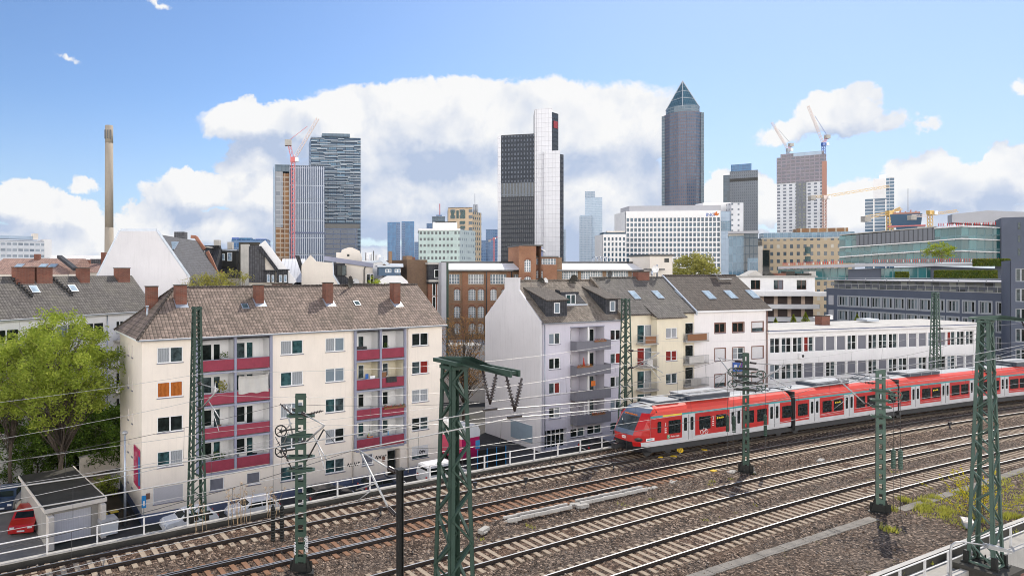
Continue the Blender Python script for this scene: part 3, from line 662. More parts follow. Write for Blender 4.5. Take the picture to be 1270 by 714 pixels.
def frame_mast(X, Y, ht, a, label, w0=.36, w1=.34, pale=False, group='batten plate catenary masts', mt=None):
    """two channel sections joined by batten plates, on a flared foot"""
    mt = mt or ('mast_green_pale' if pale else 'mast_green'); th = empty('catenary_mast', label, 'mast', (X, Y, -.3), a, group)
    for s in (-1, 1):
        m1 = MB(); n = 6
        for k in range(n):
            z0, z1 = ht*k/n, ht*(k+1)/n; a0, a1 = w0+(w1-w0)*k/n, w0+(w1-w0)*(k+1)/n
            for (x0, x1, y0, y1) in ((0,.014,-.12,.12),(-.13,0,-.12,-.108),(-.13,0,.108,.12)):
                P8 = []
                for zz, aa in ((z0, a0), (z1, a1)):
                    for xx, yy in ((x0,y0),(x1,y0),(x1,y1),(x0,y1)): P8.append((s*(aa/2+xx), yy, zz))
                i = len(m1.v); m1.v += P8
                for f in ((0,1,2,3),(7,6,5,4),(0,4,5,1),(1,5,6,2),(2,6,7,3),(3,7,4,0)): m1.f.append(tuple(i+j for j in f)); m1.m.append(0); m1.sm.append(False)
        m1.build('channel', mt, th)
    z = .5
    while z < ht:
        wz = w0+(w1-w0)*z/ht
        for y in (-.126, .112): b = MB(); b.box(-wz/2-.012, wz/2+.012, y, y+.014, z, z+.27); b.build('batten_plate', mt, th)
        z += .60
    b = MB(); b.box(-w1/2-.03, w1/2+.03, -.13, .13, ht, ht+.02); b.build('cap_plate', mt, th)
    f = MB(); 
    for s in (-1, 1):
        f.extr([(s*w0/2-.02,.75),(s*w0/2+s*.04,.75),(s*(w0/2+.26),.02),(s*w0/2-.02,.02)], -.13, -.11); f.extr([(s*w0/2-.02,.75),(s*w0/2+s*.04,.75),(s*(w0/2+.26),.02),(s*w0/2-.02,.02)], .11, .13)
        f.box(s*w0/2-.04 if s > 0 else -w0/2-.28, w0/2+.28 if s > 0 else -w0/2+.04, -.015, .015, .02, .5)
    f.box(-.62, .62, -.3, .3, -.08, .02); f.box(-w0/2-.03, w0/2+.03, -.13, .13, .02, .45); f.build('foot', 'mast_black', th)
    return th
def insulator(mb, a, b, r=.09, n=7):
    a, b = Vector(a), Vector(b); mb.tube([a, b], .028, 6)
    for k in range(n):
        c = a.lerp(b, .18+.64*k/(n-1)); d = (b-a).normalized()*.022; mb.tube([c-d, c, c+d], [r*.45, r, r*.5], 10)
def cantilever(parent, side, fn, t, zlow=5.9, ztop=7.4, reach=None, mt='galvanised'):
    """bracket arms in the mast frame: y points across the tracks"""
    M_ = parent.matrix_world if False else None
    c = xy(fn, t); X0, Y0_ = parent.location.x, parent.location.y; dx, dy = c[0]-X0, c[1]-Y0_; dist = math.hypot(dx, dy); a = math.atan2(dy, dx)-parent.rotation_euler.z
    ux, uy = math.cos(a), math.sin(a); q = lambda d, z: (ux*d, uy*d, z+.3)
    br = MB(); br.tube([q(.75, zlow+.12), q(dist-.1, ztop+.05)], .045, 6); br.tube([q(.75, ztop), q(dist, ztop+.1)], .03, 6)
    br.tube([q(dist*.55, zlow+(ztop-zlow)*.5), q(dist+.25, zlow+.05)], .03, 6); br.tube([q(dist*.75, zlow+.25), q(dist+.1, 5.55)], .02, 6)
    br.build('cantilever', mt, parent)
    i1 = MB(); insulator(i1, q(.2, zlow), q(.8, zlow+.14)); insulator(i1, q(.2, ztop), q(.8, ztop)); i1.build('insulator', 'insulator', parent)
def tensioner(parent, x, y, wheels, hang, wz0, wz1, mt='mast_black'):
    """wheel set with weights on wires, hung beside a mast"""
    for k, z in enumerate(wheels):
        m1 = MB(); n = 20; r = .27
        m1.tube([(x+r*math.cos(6.2832*j/n), y, z+r*math.sin(6.2832*j/n)) for j in range(n+1)], .035, 6, cap=False)
        for j in range(5): a = 1.2566*j; m1.bar((x, y, z), (x+r*math.cos(a), y, z+r*math.sin(a)), .03, .03)
        m1.tube([(x, y-.1, z), (x, y+.1, z)], .07, 8); m1.bar((x, y, z), (0, 0, z+.1), .06, .06); m1.build('tension_wheel', mt, parent)
    for q_, hx in enumerate(hang):
        m1 = MB(); m1.tube([(hx, y, wz1), (hx, y, wheels[0])], .012, 5); m1.tube([(hx, y, .1), (hx, y, wz0)], .012, 5); m1.build('weight_rope', 'wire_dark', parent)
        wt = MB(); n = 12
        for j in range(n): z = wz0+(wz1-wz0)*j/n; wt.tube([(hx, y, z), (hx, y, z+(wz1-wz0)/n*.88)], .11, 10)
        wt.tube([(hx, y, wz1-.02), (hx, y, wz1+.08)], .05, 8); wt.build('counterweight', mt, parent)
def mast_at(px, py, z=-.3): return G(px, py, z)
# M1, M5, M8: tall tapered lattice masts on the far edge
x, y = mast_at(244, 646); L1 = lattice(x, y, Z(380, y)+.25, .92, .44, RA+.1, 'tall dark green lattice mast standing in front of the cream house with red balconies')
x, y = mast_at(776, 552); L5 = lattice(x, y, Z(370, y)+.25, .95, .48, RA, 'tall green lattice mast just left of the front of the red train')
X8 = P(1160, 74.); L8 = lattice(X8[0], 74., Z(362, 74.)+.25, .95, .5, RA-.1, 'green lattice mast rising behind the red train, before the long low white building', pale=True)
# M4, M9: feeder masts on the near edge, each with an arm and V-strings
def feeder_mast(X, Y, ht, wb, wt, a, label, pale, zb, arm):
    th = lattice(X, Y, ht, wb, wt, a, label, pale, zb, seg=.95, lw=.15, foot=True); mt = 'mast_green_pale' if pale else 'mast_green'
    m1 = MB(); m1.box(-wt/2-.06, wt/2+.06, -wt/2-.3, wt/2+.3, ht, ht+.10); m1.extr([(wt/2+.3,ht+.12),(-wt/2-.3,ht+.24),(-wt/2-.3,ht+.02),(-arm,ht-.02),(-arm,ht+.14)][::-1], -.16, -.10, axis='x'); m1.extr([(wt/2+.3,ht+.12),(-wt/2-.3,ht+.24),(-wt/2-.3,ht+.02),(-arm,ht-.02),(-arm,ht+.14)][::-1], .10, .16, axis='x')
    for k in range(6): yy = -wt/2-.2-(arm-wt/2-.3)*k/5; m1.box(-.1, .1, yy-.04, yy+.04, ht+.03, ht+.11)
    m1.build('arm', mt, th); att = []
    for yy in (-arm*.62, -arm*.99):
        i1 = MB(); insulator(i1, (0, yy+.32, ht), (0, yy, ht-.85), .065, 8); insulator(i1, (0, yy-.26, ht), (0, yy, ht-.85), .065, 8); i1.bar((-.22, yy, ht-.98), (.22, yy, ht-.98), .05, .05); i1.build('insulator_string', 'insulator', th)
        c, s = math.cos(a), math.sin(a); att.append((X-s*yy, Y+c*yy, zb+ht-1.0))
    return th, att
t4 = 10.6; p4_ = rw(t4, 14.7); M4, att4 = feeder_mast(p4_[0], p4_[1], Z(450, p4_[1])+.5, 1.12, .52, RA, 'big dark green lattice mast in the foreground with an arm holding two insulator strings', False, -.5, 2.5)
p9_ = G(1222, 698, -.1); M9, att9 = feeder_mast(p9_[0], p9_[1], Z(396, p9_[1])+.1, 1.05, .46, RA, 'big pale green lattice mast at the right edge standing on a concrete block', True, -.1, 2.6)
for (X, Y, lab, z1) in ((*p4_, 'concrete footing block under the big foreground lattice mast', -.5), (*p9_, 'square weathered concrete block under the pale green mast at the right edge', -.1)):
    mb = MB(); mb.box(-.95, .95, -.95, .9, z1-1.5, z1-.05); mb.box(-1.05, 1.05, -1.05, 1.0, z1-.22, z1-.052); mb.build('footing_block', 'concrete_dark', loc=(X, Y, 0), rot=RA, label=lab, cat='concrete block')
# M2, M6, M7: batten-plate masts between the tracks
x, y = mast_at(373, 708); M2 = frame_mast(x, y, Z(492, y)+.3, R(2), 'dark green batten plate mast with white graffiti and two tension wheels, left foreground', .52, .50)
tensioner(M2, -.95, -.1, [Z(534, y)+.3, Z(560, y)+.3], [-1.35, -.92], Z(570, y)-.9, Z(625, y)+2.1) if False else None
zz = lambda py: Z(py, y)+.3
tensioner(M2, -.95, -.15, [zz(533), zz(558)], [-1.32, -.9], zz(668), zz(626))
def clamps(M, zs, w=1.2, mt='mast_black'):
    for z in zs:
        c = MB(); c.box(-w*.42, w*.42, -.20, -.13, z-.06, z+.06); c.box(-w*.42, w*.42, .13, .20, z-.06, z+.06); c.box(-w*.5, -w*.42, -.2, .2, z-.04, z+.04); c.box(w*.42, w*.5, -.2, .2, z-.04, z+.04); c.build('clamp', mt, M)
clamps(M2, [zz(515), zz(540), zz(566), zz(582)], 1.35, 'mast_green')
for q, (pa, pb) in enumerate((((380,570),(401.5,531)), ((401.5,531),(415,548)))):
    yy = -.2; a = ((pa[0]-373)/F*y, yy, zz(pa[1])); b = ((pb[0]-373)/F*y, yy, zz(pb[1])); c = MB(); c.tube([a, b], .04 if q == 0 else .015, 6); c.build('tension_arm', 'mast_black', M2)
c = MB(); insulator(c, (.4, -.2, zz(512)), (1.1, -.2, zz(508)), .08); insulator(c, (-.4, -.2, zz(580)), (-1.2, -.2, zz(540)), .08); insulator(c, (-.35, 0, zz(515)), (-1.0, 0, zz(500)), .08); c.build('insulator', 'insulator', M2)
def graffiti(parent, strokes, x0, z0, s, yv, mat, w=.05, name='graffiti'):
    m1 = MB()
    for st in strokes:
        for a, b in zip(st, st[1:]): m1.bar((x0+a[0]*s, yv, z0+a[1]*s), (x0+b[0]*s, yv, z0+b[1]*s), w, .004, up=(0,1,0))
    return m1.build(name, mat, parent)
sq = []
for k in range(7): sq.append([(0+.1*math.sin(k*2), .42*k), (.55, .42*k+.1), (.5, .42*k+.32), (.08, .42*k+.28), (0+.1*math.sin(k*2), .42*k)])
graffiti(M2, sq, .20, zz(684), .28, -.14, 'graffiti_white', .025)
sq2 = [[(.1, .5*k), (.45, .5*k+.12), (.15, .5*k+.38), (.5, .5*k+.3)] for k in range(5)]
graffiti(M2, sq2, -.36, zz(686), .26, -.14, 'graffiti_white', .025)
x, y = mast_at(925, 584); M6 = frame_mast(x, y, Z(441, y)+.3, R(-24), 'green batten plate mast with wheels on both sides standing before the first carriage', .40, .36)
zz = lambda py: Z(py, y)+.3
tensioner(M6, -.85, 0, [zz(462), zz(477)], [-1.15, -.75], zz(537), zz(517), 'mast_green'); tensioner(M6, .95, 0, [zz(463), zz(478)], [1.2], zz(538), zz(513), 'mast_green')
clamps(M6, [zz(457), zz(466), zz(474), zz(483)], 1.5); cantilever(M6, 1, LB, 46.5, 6.1, 7.6); cantilever(M6, 1, LC, 47., 6.1, 7.6)
x, y = mast_at(1092, 634); M7 = frame_mast(x, y, Z(463, y)+.3, R(-30), '', .44, .42, True)
M7['label'] = 'pale green batten plate mast casting a long shadow on the gravel verge'
zz = lambda py: Z(py, y)+.3
tensioner(M7, .75, .1, [zz(489)], [.95, .62], zz(579), zz(556), 'mast_green_pale'); clamps(M7, [zz(484), zz(496), zz(504), zz(516)], 1.0, 'mast_green'); cantilever(M7, 1, LD, 45.5, 6.0, 7.4)
# M3: slender black steel pole
p3_ = rw(11.3, 18.75); M3 = empty('steel_pole', 'slim black steel pole with catenary bracket between two lattice masts in the foreground', 'pole', (*p3_, -.3), RA)
c = MB(); hh = Z(582, p3_[1])+.3; c.box(-.08, .08, -.014, .014, 2.9, hh); c.box(-.10, -.08, -.08, .08, 2.9, hh); c.box(.08, .10, -.08, .08, 2.9, hh); c.box(-.14, .14, -.14, .14, hh, hh+.03); c.build('upper_shaft', 'mast_black', M3)
c = MB(); c.box(-.08, .08, -.014, .014, 0, 2.9); c.box(-.10, -.08, -.08, .08, 0, 2.9); c.box(.08, .10, -.08, .08, 0, 2.9); c.box(-.4, .4, -.4, .4, -.1, .02); c.build('lower_shaft', 'mast_olive', M3)
cantilever(M3, 1, LD, 11.2, 5.85, 7.35)
cantilever(L1, 1, LA, 9.2, 6.2, 7.7); cantilever(L5, 1, LA, 44.9, 6.1, 7.6); cantilever(L8, 1, LA, inv(X8[0], 74.)[0]-.5, 6.1, 7.6)
cantilever(M2, 1, LC, 11.6, 6., 7.4); cantilever(M2, 1, LB, 11.6, 6., 7.4)
# ---------------------------------------------------------------- overhead wires
def wire(pts, r, mat, label, sag=0., group=None, n=14, name='overhead_wire', cat='wire'):
    path = []
    for a, b in zip(pts, pts[1:]):
        for k in range(n+1 if b is pts[-1] else n):
            f = k/n; path.append((a[0]+(b[0]-a[0])*f, a[1]+(b[1]-a[1])*f, a[2]+(b[2]-a[2])*f-4*sag*f*(1-f)))
    m1 = MB(); m1.tube(path, r, 5); m1.build(name, mat, label=label, cat=cat, group=group, fix=False)
LW = {'A': (LA, [-26, 9.2, 44.9, 80., 116., 152.]), 'B': (LB, [-24, 11.6, 46.6, 82., 118., 154.]), 'C': (LC, [-24, 11.6, 46.6, 82., 118., 154.]), 'D': (LD, [-24, 11.2, 46., 81., 117., 153.])}
nm = {'A': 'over the train track', 'B': 'over the second track from the train', 'C': 'over the third track from the train', 'D': 'over the nearest track'}
for k, (fn, ts) in LW.items():
    cpts = [(*xy(fn, t, .25 if q % 2 else -.25), 5.5) for q, t in enumerate(ts)]; mp = [(*xy(fn, t, .1 if q % 2 else -.1), 7.5) for q, t in enumerate(ts)]
    wire(cpts, .011, 'wire_bright', 'thin contact wire '+nm[k], .03, 'contact wires', 10, 'contact_wire'); wire(mp, .011, 'wire_bright' if k in 'AC' else 'wire_dark', 'sagging carrier wire '+nm[k], 1.15, 'carrier wires', 14, 'carrier_wire')
    dr = MB()
    for a, b, a2, b2 in zip(cpts, cpts[1:], mp, mp[1:]):
        for q in range(1, 7):
            f = q/7; pa = (a[0]+(b[0]-a[0])*f, a[1]+(b[1]-a[1])*f, 5.5); pb = (a2[0]+(b2[0]-a2[0])*f, a2[1]+(b2[1]-a2[1])*f, 7.5-4*1.15*f*(1-f)); dr.tube([pa, pb], .007, 4)
    dr.build('dropper_wires', 'wire_dark', label='thin vertical dropper wires hanging '+nm[k], cat='wire', fix=False)
for q in range(2):
    a, b = Vector(att4[q]), Vector(att9[q]); d = (b-a); h = math.atan2(d.y, d.x)
    c_ = Vector((*P(0, 13.3 if q == 0 else 12.4), 0)); c_.z = Z(588 if q == 0 else 617, c_.y); back = a+(c_-a)*2.2; fwd = (b.x+40*math.cos(h-.2), b.y+40*math.sin(h-.2), b.z)
    wire([tuple(back), tuple(a), tuple(b), fwd], .016, 'wire_bright', ('upper' if q == 0 else 'lower')+' bright feeder wire carried by the foreground mast arms', .3, 'feeder wires', 22, 'feeder_wire')
def edgewire(off, z, lab, r=.016, sag=.7):
    ts = [-26, 9.2, 44.9, 80, 116, 152]; wire([(*xy(LF, t, off), z) for t in ts], r, 'wire_bright', lab, sag, None, 14, 'line_wire')
edgewire(-.7, 8.6, 'thin return wire strung at mid height of the far lattice masts', .010)
# ---------------------------------------------------------------- lettering helper
def text(name, s, size, mat, parent, loc, rot=(R(90), 0, 0), depth=.004, align='LEFT', kind=None):
    cu = bpy.data.curves.new('lettering_curve', 'FONT'); cu.body = s; cu.size = size; cu.extrude = depth; cu.align_x = align
    o = bpy.data.objects.new('lettering_tmp', cu); COL.objects.link(o)
    dg = bpy.context.evaluated_depsgraph_get(); me = bpy.data.meshes.new_from_object(o.evaluated_get(dg)); me.name = name
    bpy.data.objects.remove(o); bpy.data.curves.remove(cu)
    me.materials.clear(); me.materials.append(MATS[mat]); t = bpy.data.objects.new(name, me); COL.objects.link(t)
    t.parent = parent; t.location = loc; t.rotation_euler = rot; return t
# ---------------------------------------------------------------- the red commuter train, articulated in four carriages
HW = 1.41; ZS, ZB, ZT = 1.1, .90, 3.16
TR = empty('commuter_train', 'red and white articulated commuter train running along the farthest track', 'train', (*G(788, 553.5, 1.1), 0), 0)
N = [G(788, 553.5, ZS), G(985, 525, ZS), G(1114.3, 506.4, ZS)]
def stepn(p, L, deg): return (p[0]+L*math.cos(R(deg)), p[1]+L*math.sin(R(deg)))
N.append(stepn(N[2], 15.46, 21.8)); N.append(stepn(N[3], 18.2, 19.5)); N += [stepn(N[4], .6, 18.5)]; N.append(stepn(N[5], 18.2, 17.5)); N.append(stepn(N[6], 15.46, 16))
def prof(z_off=0): return [(-HW+.02,ZB),(-HW,ZB+.12),(-HW,ZT-.11),(-HW,ZT+.03),(-HW+.10,ZT+.28),(-HW+.30,ZT+.52),(-HW+.62,ZT+.68),(-.35,ZT+.74),(.35,ZT+.74),(HW-.62,ZT+.68),(HW-.30,ZT+.52),(HW-.10,ZT+.28),(HW,ZT+.03),(HW,ZT-.11),(HW,ZB+.12),(HW-.02,ZB)]
PM = [2, 2, 3, 1, 1, 1, 4, 4, 4, 1, 1, 1, 3, 2, 2]       # materials per strip: red0 sunlit red1 grey2 teal3 roof4
CM = ['train_red', 'train_red_sunlit', 'train_grey', 'teal_stripe', 'train_roof', 'train_under', 'train_blue', 'windscreen', 'train_black']
def door_mesh(w):
    d = MB(); y = -.012
    for s in (0, 1):
        x0, x1 = s*w/2+.02, (s+1)*w/2-.02; d.box(x0, x1, y, .02, ZS-.04, ZT-.13, 0)
        c = (x0+x1)/2; hw = .17; n = 5; pts = []
        for (cx, cz, a0) in ((c+hw-.08, 2.72, 0), (c-hw+.08, 2.72, 90), (c-hw+.08, 1.86, 180), (c+hw-.08, 1.86, 270)):
            for k in range(4): a = R(a0+30*k); pts.append((cx+.08*math.cos(a), cz+.08*math.sin(a)))
        d.q([(px_, y-.004, pz_) for px_, pz_ in pts], 1)
    d.box(w/2-.018, w/2+.018, y-.006, .02, ZS-.04, ZT-.13, 1); d.box(0, w, .0, .03, ZS, ZS+.03, 1)
    return d
def winmesh(w, h=1.02):
    d = MB(); r = .07; pts = []
    for (cx, cz, a0) in ((w-r, h-r, 0), (r, h-r, 90), (r, r, 180), (w-r, r, 270)):
        for k in range(4): a = R(a0+30*k); pts.append((cx+r*math.cos(a), cz+r*math.sin(a)))
    n = len(pts); d.q([(a, -.010, b) for a, b in pts], 0)
    for k in range(n): l = (k+1) % n; d.q([(pts[k][0],-.010,pts[k][1]),(pts[l][0],-.010,pts[l][1]),(pts[l][0],.01,pts[l][1]),(pts[k][0],.01,pts[k][1])], 1)
    d.box(.05, w-.05, -.013, -.011, h*.70, h*.715, 1)
    return d
def roofbox(c, x0, x1, kind, T):
    m1 = MB()
    if kind == 'ac':
        m1.box(x0, x1, -.92, .92, 3.86, 4.28, 0, T); m1.box(x0-.05, x1+.05, -.97, .97, 4.28, 4.36, 1, T); m1.box(x0+.35, x1-.35, -.55, .1, 4.36, 4.38, 0, T); m1.box(x0-.6, x0-.05, -.6, .6, 3.86, 4.1, 0, T)
    elif kind == 'low':
        m1.box(x0, x1, -.75, .75, 3.86, 4.05, 0, T); m1.box(x0+.1, x1-.1, -.8, .8, 4.05, 4.10, 1, T)
    elif kind == 'box2':
        m1.box(x0, x1, -.9, .9, 3.86, 4.15, 0, T); m1.box(x0+.2, x1-.2, -.7, .7, 4.15, 4.22, 1, T)
        for k in range(3): m1.box(x0+.3+k*(x1-x0)/3, x0+.36+k*(x1-x0)/3, -.92, .92, 3.86, 4.2, 1, T)
    return m1.build('roof_unit', ['roof_box', 'train_roof'], c)
def panto(c, x, T):
    m1 = MB(); f = lambda a, b, cc: tuple(T @ Vector((a, b, cc)))
    for y in (-.45, .45): m1.tube([f(x-.9, y, 3.98), f(x+.9, y, 3.98)], .035, 6); m1.tube([f(x-.7, y, 3.98), f(x+.6, y*.8, 4.25)], .03, 6)
    for xx in (-.8, 0, .8):
        m1.tube([f(x+xx, -.5, 3.98), f(x+xx, .5, 3.98)], .03, 6)
        for y in (-.5, .5): insulator(m1, f(x+xx, y, 3.84), f(x+xx, y, 4.0), .07, 3)
    m1.tube([f(x+.6, -.36, 4.25), f(x-.7, 0, 4.42)], .03, 6); m1.tube([f(x+.6, .36, 4.25), f(x-.7, 0, 4.42)], .03, 6); m1.tube([f(x-.7, -.75, 4.46), f(x-.7, .75, 4.46)], .03, 6); m1.tube([f(x-.45, -.75, 4.44), f(x-.45, .75, 4.44)], .03, 6)
    m1.tube([f(x+1.2, -.3, 4.05), f(x+4.2, -.35, 4.05)], .03, 6)
    for xx in (1.3, 2.6, 4.1): insulator(m1, f(x+xx, -.33, 3.85), f(x+xx, -.33, 4.05), .07, 3)
    m1.build('pantograph', 'roof_box', c)
def cab(mb, L=0., flip=1):
    """cab front: rows by height, columns across; flip=-1 for a rear cab"""
    rows = [(.50,.50,.80),(.95,.30,.88),(1.28,.20,.93),(1.78,.22,.95),(2.12,.38,.95),(2.75,.80,.93),(3.08,1.02,.90),(3.36,1.26,.84),(3.66,1.66,.76),(ZT+.70,2.2,.55)]
    def row(z, s, hw):
        zz = max(z, ZS); sj = 1.60 if z < 3.2 else (2.2 if z < 3.5 else 2.45)
        wj = HW-.004 if z <= ZT+.03 else (HW-.075 if z < 3.5 else (HW-.30 if z < 3.75 else HW-.70))
        return [(sj, -wj, zz if z > ZS else z), (s+.50, -min(hw+.34, wj-.02), z), (s+.10, -hw+.08, z), (s+.01, -hw*.5, z), (s, 0, z), (s+.01, hw*.5, z), (s+.10, hw-.08, z), (s+.50, min(hw+.34, wj-.02), z), (sj, wj, z)]
    G_ = [row(*r) for r in rows]
    colm = {0:(8,8,8), 1:(0,0,5), 2:(0,0,0), 3:(0,0,6), 4:(0,0,7), 5:(0,0,7), 6:(0,0,6), 7:(0,6,6), 8:(1,4,4)}
    for i in range(len(rows)-1):
        o, n_, cmat = colm[i]
        for j in range(8):
            m_ = cmat if j in (2,3,4,5) else (n_ if j in (1,6) else o)
            if i == 0 and j in (0, 7): m_ = 8
            if i == 1: m_ = 2 if j in (0, 7) else (0 if j in (1, 6) else 8)
            if i in (7, 8) and j in (0, 7): m_ = 1
            P4 = [G_[i][j], G_[i][j+1], G_[i+1][j+1], G_[i+1][j]]
            mb.q([(L+flip*a, b, c) for a, b, c in P4], m_, False)
def carriage(i, L, front=False, rear=False, feats=None, units=()):
    a = math.atan2(N[i+1][1]-N[i][1], N[i+1][0]-N[i][0]); n = (-math.sin(a), math.cos(a)); ox, oy = N[i]
    cx, cy = ox+n[0]*HW-TR.location.x, oy+n[1]*HW-TR.location.y
    mb = MB(); pf = prof(); x0 = 1.55 if front else .16; x1 = L-1.55 if rear else L-.16
    xr0 = 2.35 if front else .16; xr1 = L-2.35 if rear else L-.16
    pa = [((xr0 if z > ZT+.1 else x0), y, z) for y, z in pf]; pb = [((xr1 if z > ZT+.1 else x1), y, z) for y, z in pf]
    for k in range(len(pf)-1): mb.q([pa[k], pb[k], pb[k+1], pa[k+1]], PM[k], k in range(3, 12))
    if not front: mb.q(pa[::-1], 8)
    if not rear: mb.q(pb, 8)
    if front: cab(mb, 0., 1)
    if rear: cab(mb, L, -1)
    mb.box(x0+.2, x1-.2, -HW+.14, HW-.14, .42, ZB+.02, 5)
    car = mb.build('carriage', CM, TR, (cx, cy, 0), a, fix=False)
    I = Matrix.Identity(4)
    if not front: g_ = MB(); g_.box(-.16, .16, -HW+.06, HW-.06, .7, 3.8, 0); [g_.box(-.13+.07*k, -.10+.07*k, -HW+.03, HW-.03, .72, 3.83, 0) for k in range(4)]; g_.build('gangway_bellows', 'train_black', car)
    fr = Fr(ox, oy, ang=a); U = fr.u
    dw = 1.42
    if feats:
        doors = [U(p) for p in feats['doors']]; wins = [(U(p), U(q)) for p, q in feats['wins']]
    else:
        off = .4 if rear else 0; doors = [2.05, L/2-dw/2, L-2.05-dw] if not rear else [2.05, 7.2, 12.1]; wins = []
        segs = [(.16, doors[0])]+[(doors[k]+dw, doors[k+1]) for k in range(2)]+[(doors[2]+dw, L-.2 if not rear else L-2.4)]
        for p, q in segs:
            if q-p > 3: wins += [(p+.25, (p+q)/2-.12), ((p+q)/2+.12, q-.25)]
            elif q-p > 1.2: wins.append((p+.3, q-.3))
    dm = door_mesh(dw).mesh('door', ['train_grey', 'glass_train'], fix=False)
    wc = {}
    for d in doors: inst(dm, 'door', car, (d, -HW, 0)); inst(dm, 'door', car, (L-d if False else d+dw, HW, 0), math.pi)
    # red side panels between the doors, both sides
    ed = [(1.56 if front else .18)]+[v for d in doors for v in (d-.02, d+dw+.02)]+[(L-1.56 if rear else L-.18)]
    for k in range(0, len(ed), 2):
        if ed[k+1]-ed[k] < .2: continue
        p_ = MB(); p_.box(ed[k], ed[k+1], -HW-.006, -HW+.004, ZS+.20, ZT-.12, 0); p2_ = MB(); p2_.box(ed[k], ed[k+1], HW-.004, HW+.006, ZS+.20, ZT-.12, 0); p2_.build('side_panel', 'train_red', car, fix=False)
        for yy in (-HW-.0085,): p_.box(ed[k]+.06, ed[k+1]-.06, yy, yy+.004, 1.46, 1.485, 1) if i > 0 else None
        p_.build('side_panel', ['train_red', 'train_grey'], car, fix=False)
    for p, q in wins:
        wd = round(q-p, 1)
        if wd not in wc: wc[wd] = winmesh(wd).mesh('window', ['glass_train', 'train_black'], fix=False)
        zb = 1.70
        if wd < .6:
            nw = winmesh(wd, .85).mesh('window', ['glass_train', 'train_black'], fix=False); inst(nw, 'window', car, (p, -HW-.004, 1.88))
        else: inst(wc[wd], 'window', car, (p, -HW-.004, zb)); inst(wc[wd], 'window', car, (q, HW+.004, zb), math.pi)
    # bogies
    for bx in ([3.0] if front else [.0])+([L-3.0] if rear else []):
        b = MB(); b.box(bx-1.5, bx+1.5, -1.05, 1.05, .35, .75, 0)
        for xx in (-1.1, 1.1):
            for yy in (-.75, .75): b.tube([(bx+xx, yy-.06, .42), (bx+xx, yy+.06, .42)], .42, 14)
        b.build('bogie', 'train_under', car)
    for (k, u0, u1) in units:
        if k == 'panto': panto(car, u0, I)
        else: roofbox(car, u0, u1, k, I)
    return car, fr, a
c1, f1, a1 = carriage(0, 18.2, front=True, feats=dict(doors=[846, 905, 953.3], wins=[(815.3,820.3),(829,844),(867,881),(888,901),(923,935),(939,951),(970,982)]), units=[('low',2.9,5.4),('ac',6.4,11.0),('panto',15.6,0)])
c2, f2, a2 = carriage(1, 15.46, feats=dict(doors=[1003.8,1047,1087.2], wins=[(989.6,1001.7),(1020,1031.5),(1034,1045),(1062,1073),(1075.5,1085.5),(1101.5,1111)]), units=[('box2',3.9,8.6),('panto',11.8,0)])
c3, f3_, a3 = carriage(2, 15.46, feats=dict(doors=[1130,1167.3,1202.6], wins=[(1117.6,1128),(1143.5,1154),(1156,1166),(1180,1190),(1192,1201),(1216,1224)]), units=[('box2',2.6,7.8)])
c4, f4, a4 = carriage(3, 18.2, rear=True, units=[('ac',6.,10.)]); c5, f5, a5 = carriage(5, 18.2, front=True, units=[('ac',6.4,11.)])
# cab details
def blob(name, mat, pts, y, parent): m1 = MB(); m1.q([(a, y, b) for a, b in pts]); return m1.build(name, mat, parent, fix=False)
for s in (-1, 1):
    hl = MB(); 
    n = 12
    for k in range(n):
        a, b = 6.2832*k/n, 6.2832*(k+1)/n
        f_ = lambda q: (.55+.26*math.cos(q), s*(1.205+.165*math.cos(q)), 1.50+.15*math.sin(q))
        hl.q([(.55, s*1.225, 1.50), f_(a), f_(b)])
    hl.build('headlight', 'train_black', c1, fix=False)
m1 = MB(); m1.box(.17, .198, -.30, .02, 1.45, 1.66, 0); m1.build('logo_plate', 'plain_white', c1); text('logo_lettering', 'DB', .19, 'train_red', c1, (.165, -.01, 1.49), (R(90), 0, R(-90)), .003)
m1 = MB(); m1.tube([(.50, -.2, 2.32), (.82, -.65, 2.80)], .018, 5); m1.tube([(.52, .2, 2.36), (.82, .6, 2.80)], .018, 5); m1.build('wiper', 'train_black', c1)
m1 = MB(); m1.box(-.55, .3, -.15, .15, .78, 1.02); m1.box(-.7, -.5, -.22, .22, .7, 1.1); m1.build('coupler', 'train_black', c1)
m1 = MB(); [m1.box(1.02, 1.10, -.6+.2*k, -.48+.2*k, 3.15, 3.24) for k in range(6)]; m1.build('destination_display', 'orange_cloth', c1)
U = f1.u; ys = U(822); ye_ = U(845.5)
m1 = MB(); m1.box(ys, ye_, -HW-.010, -HW+.01, ZT-.09, ZT+.02); m1.build('first_class_stripe', 'yellow_stripe', c1)
text('side_lettering', 'S', .30, 'plain_white', c1, (U(828.5), -HW-.012, 1.40)); text('side_lettering', 'rhein main', .22, 'plain_white', c1, (U(831.5), -HW-.012, 1.42))
m1 = MB(); m1.lathe([(.17, 0)], (0,0,0), 14) if False else m1.q([(U(828.9)+.17*math.cos(k*.5236), -HW-.010, 1.50+.17*math.sin(k*.5236)) for k in range(12)]); m1.build('side_emblem', 'green_box', c1, fix=False)
m1 = MB(); m1.box(U(801), U(811.5), -HW-.012, -HW, 1.36, 1.56, 0); m1.box(U(802.5), U(809), -HW-.014, -HW, 1.42, 1.50, 1); m1.build('number_plate', ['plain_white', 'teal_stripe'], c1)
text('class_number', '1', .42, 'plain_white', c1, (U(824.2), -HW-.012, 2.3)); text('class_number', '2', .42, 'plain_white', c1, (U(883.2), -HW-.012, 2.35))
m1 = MB()
for k in range(3): m1.box(U(824.2), U(826.6), -HW-.012, -HW, 2.12-.15*k, 2.18-.15*k)
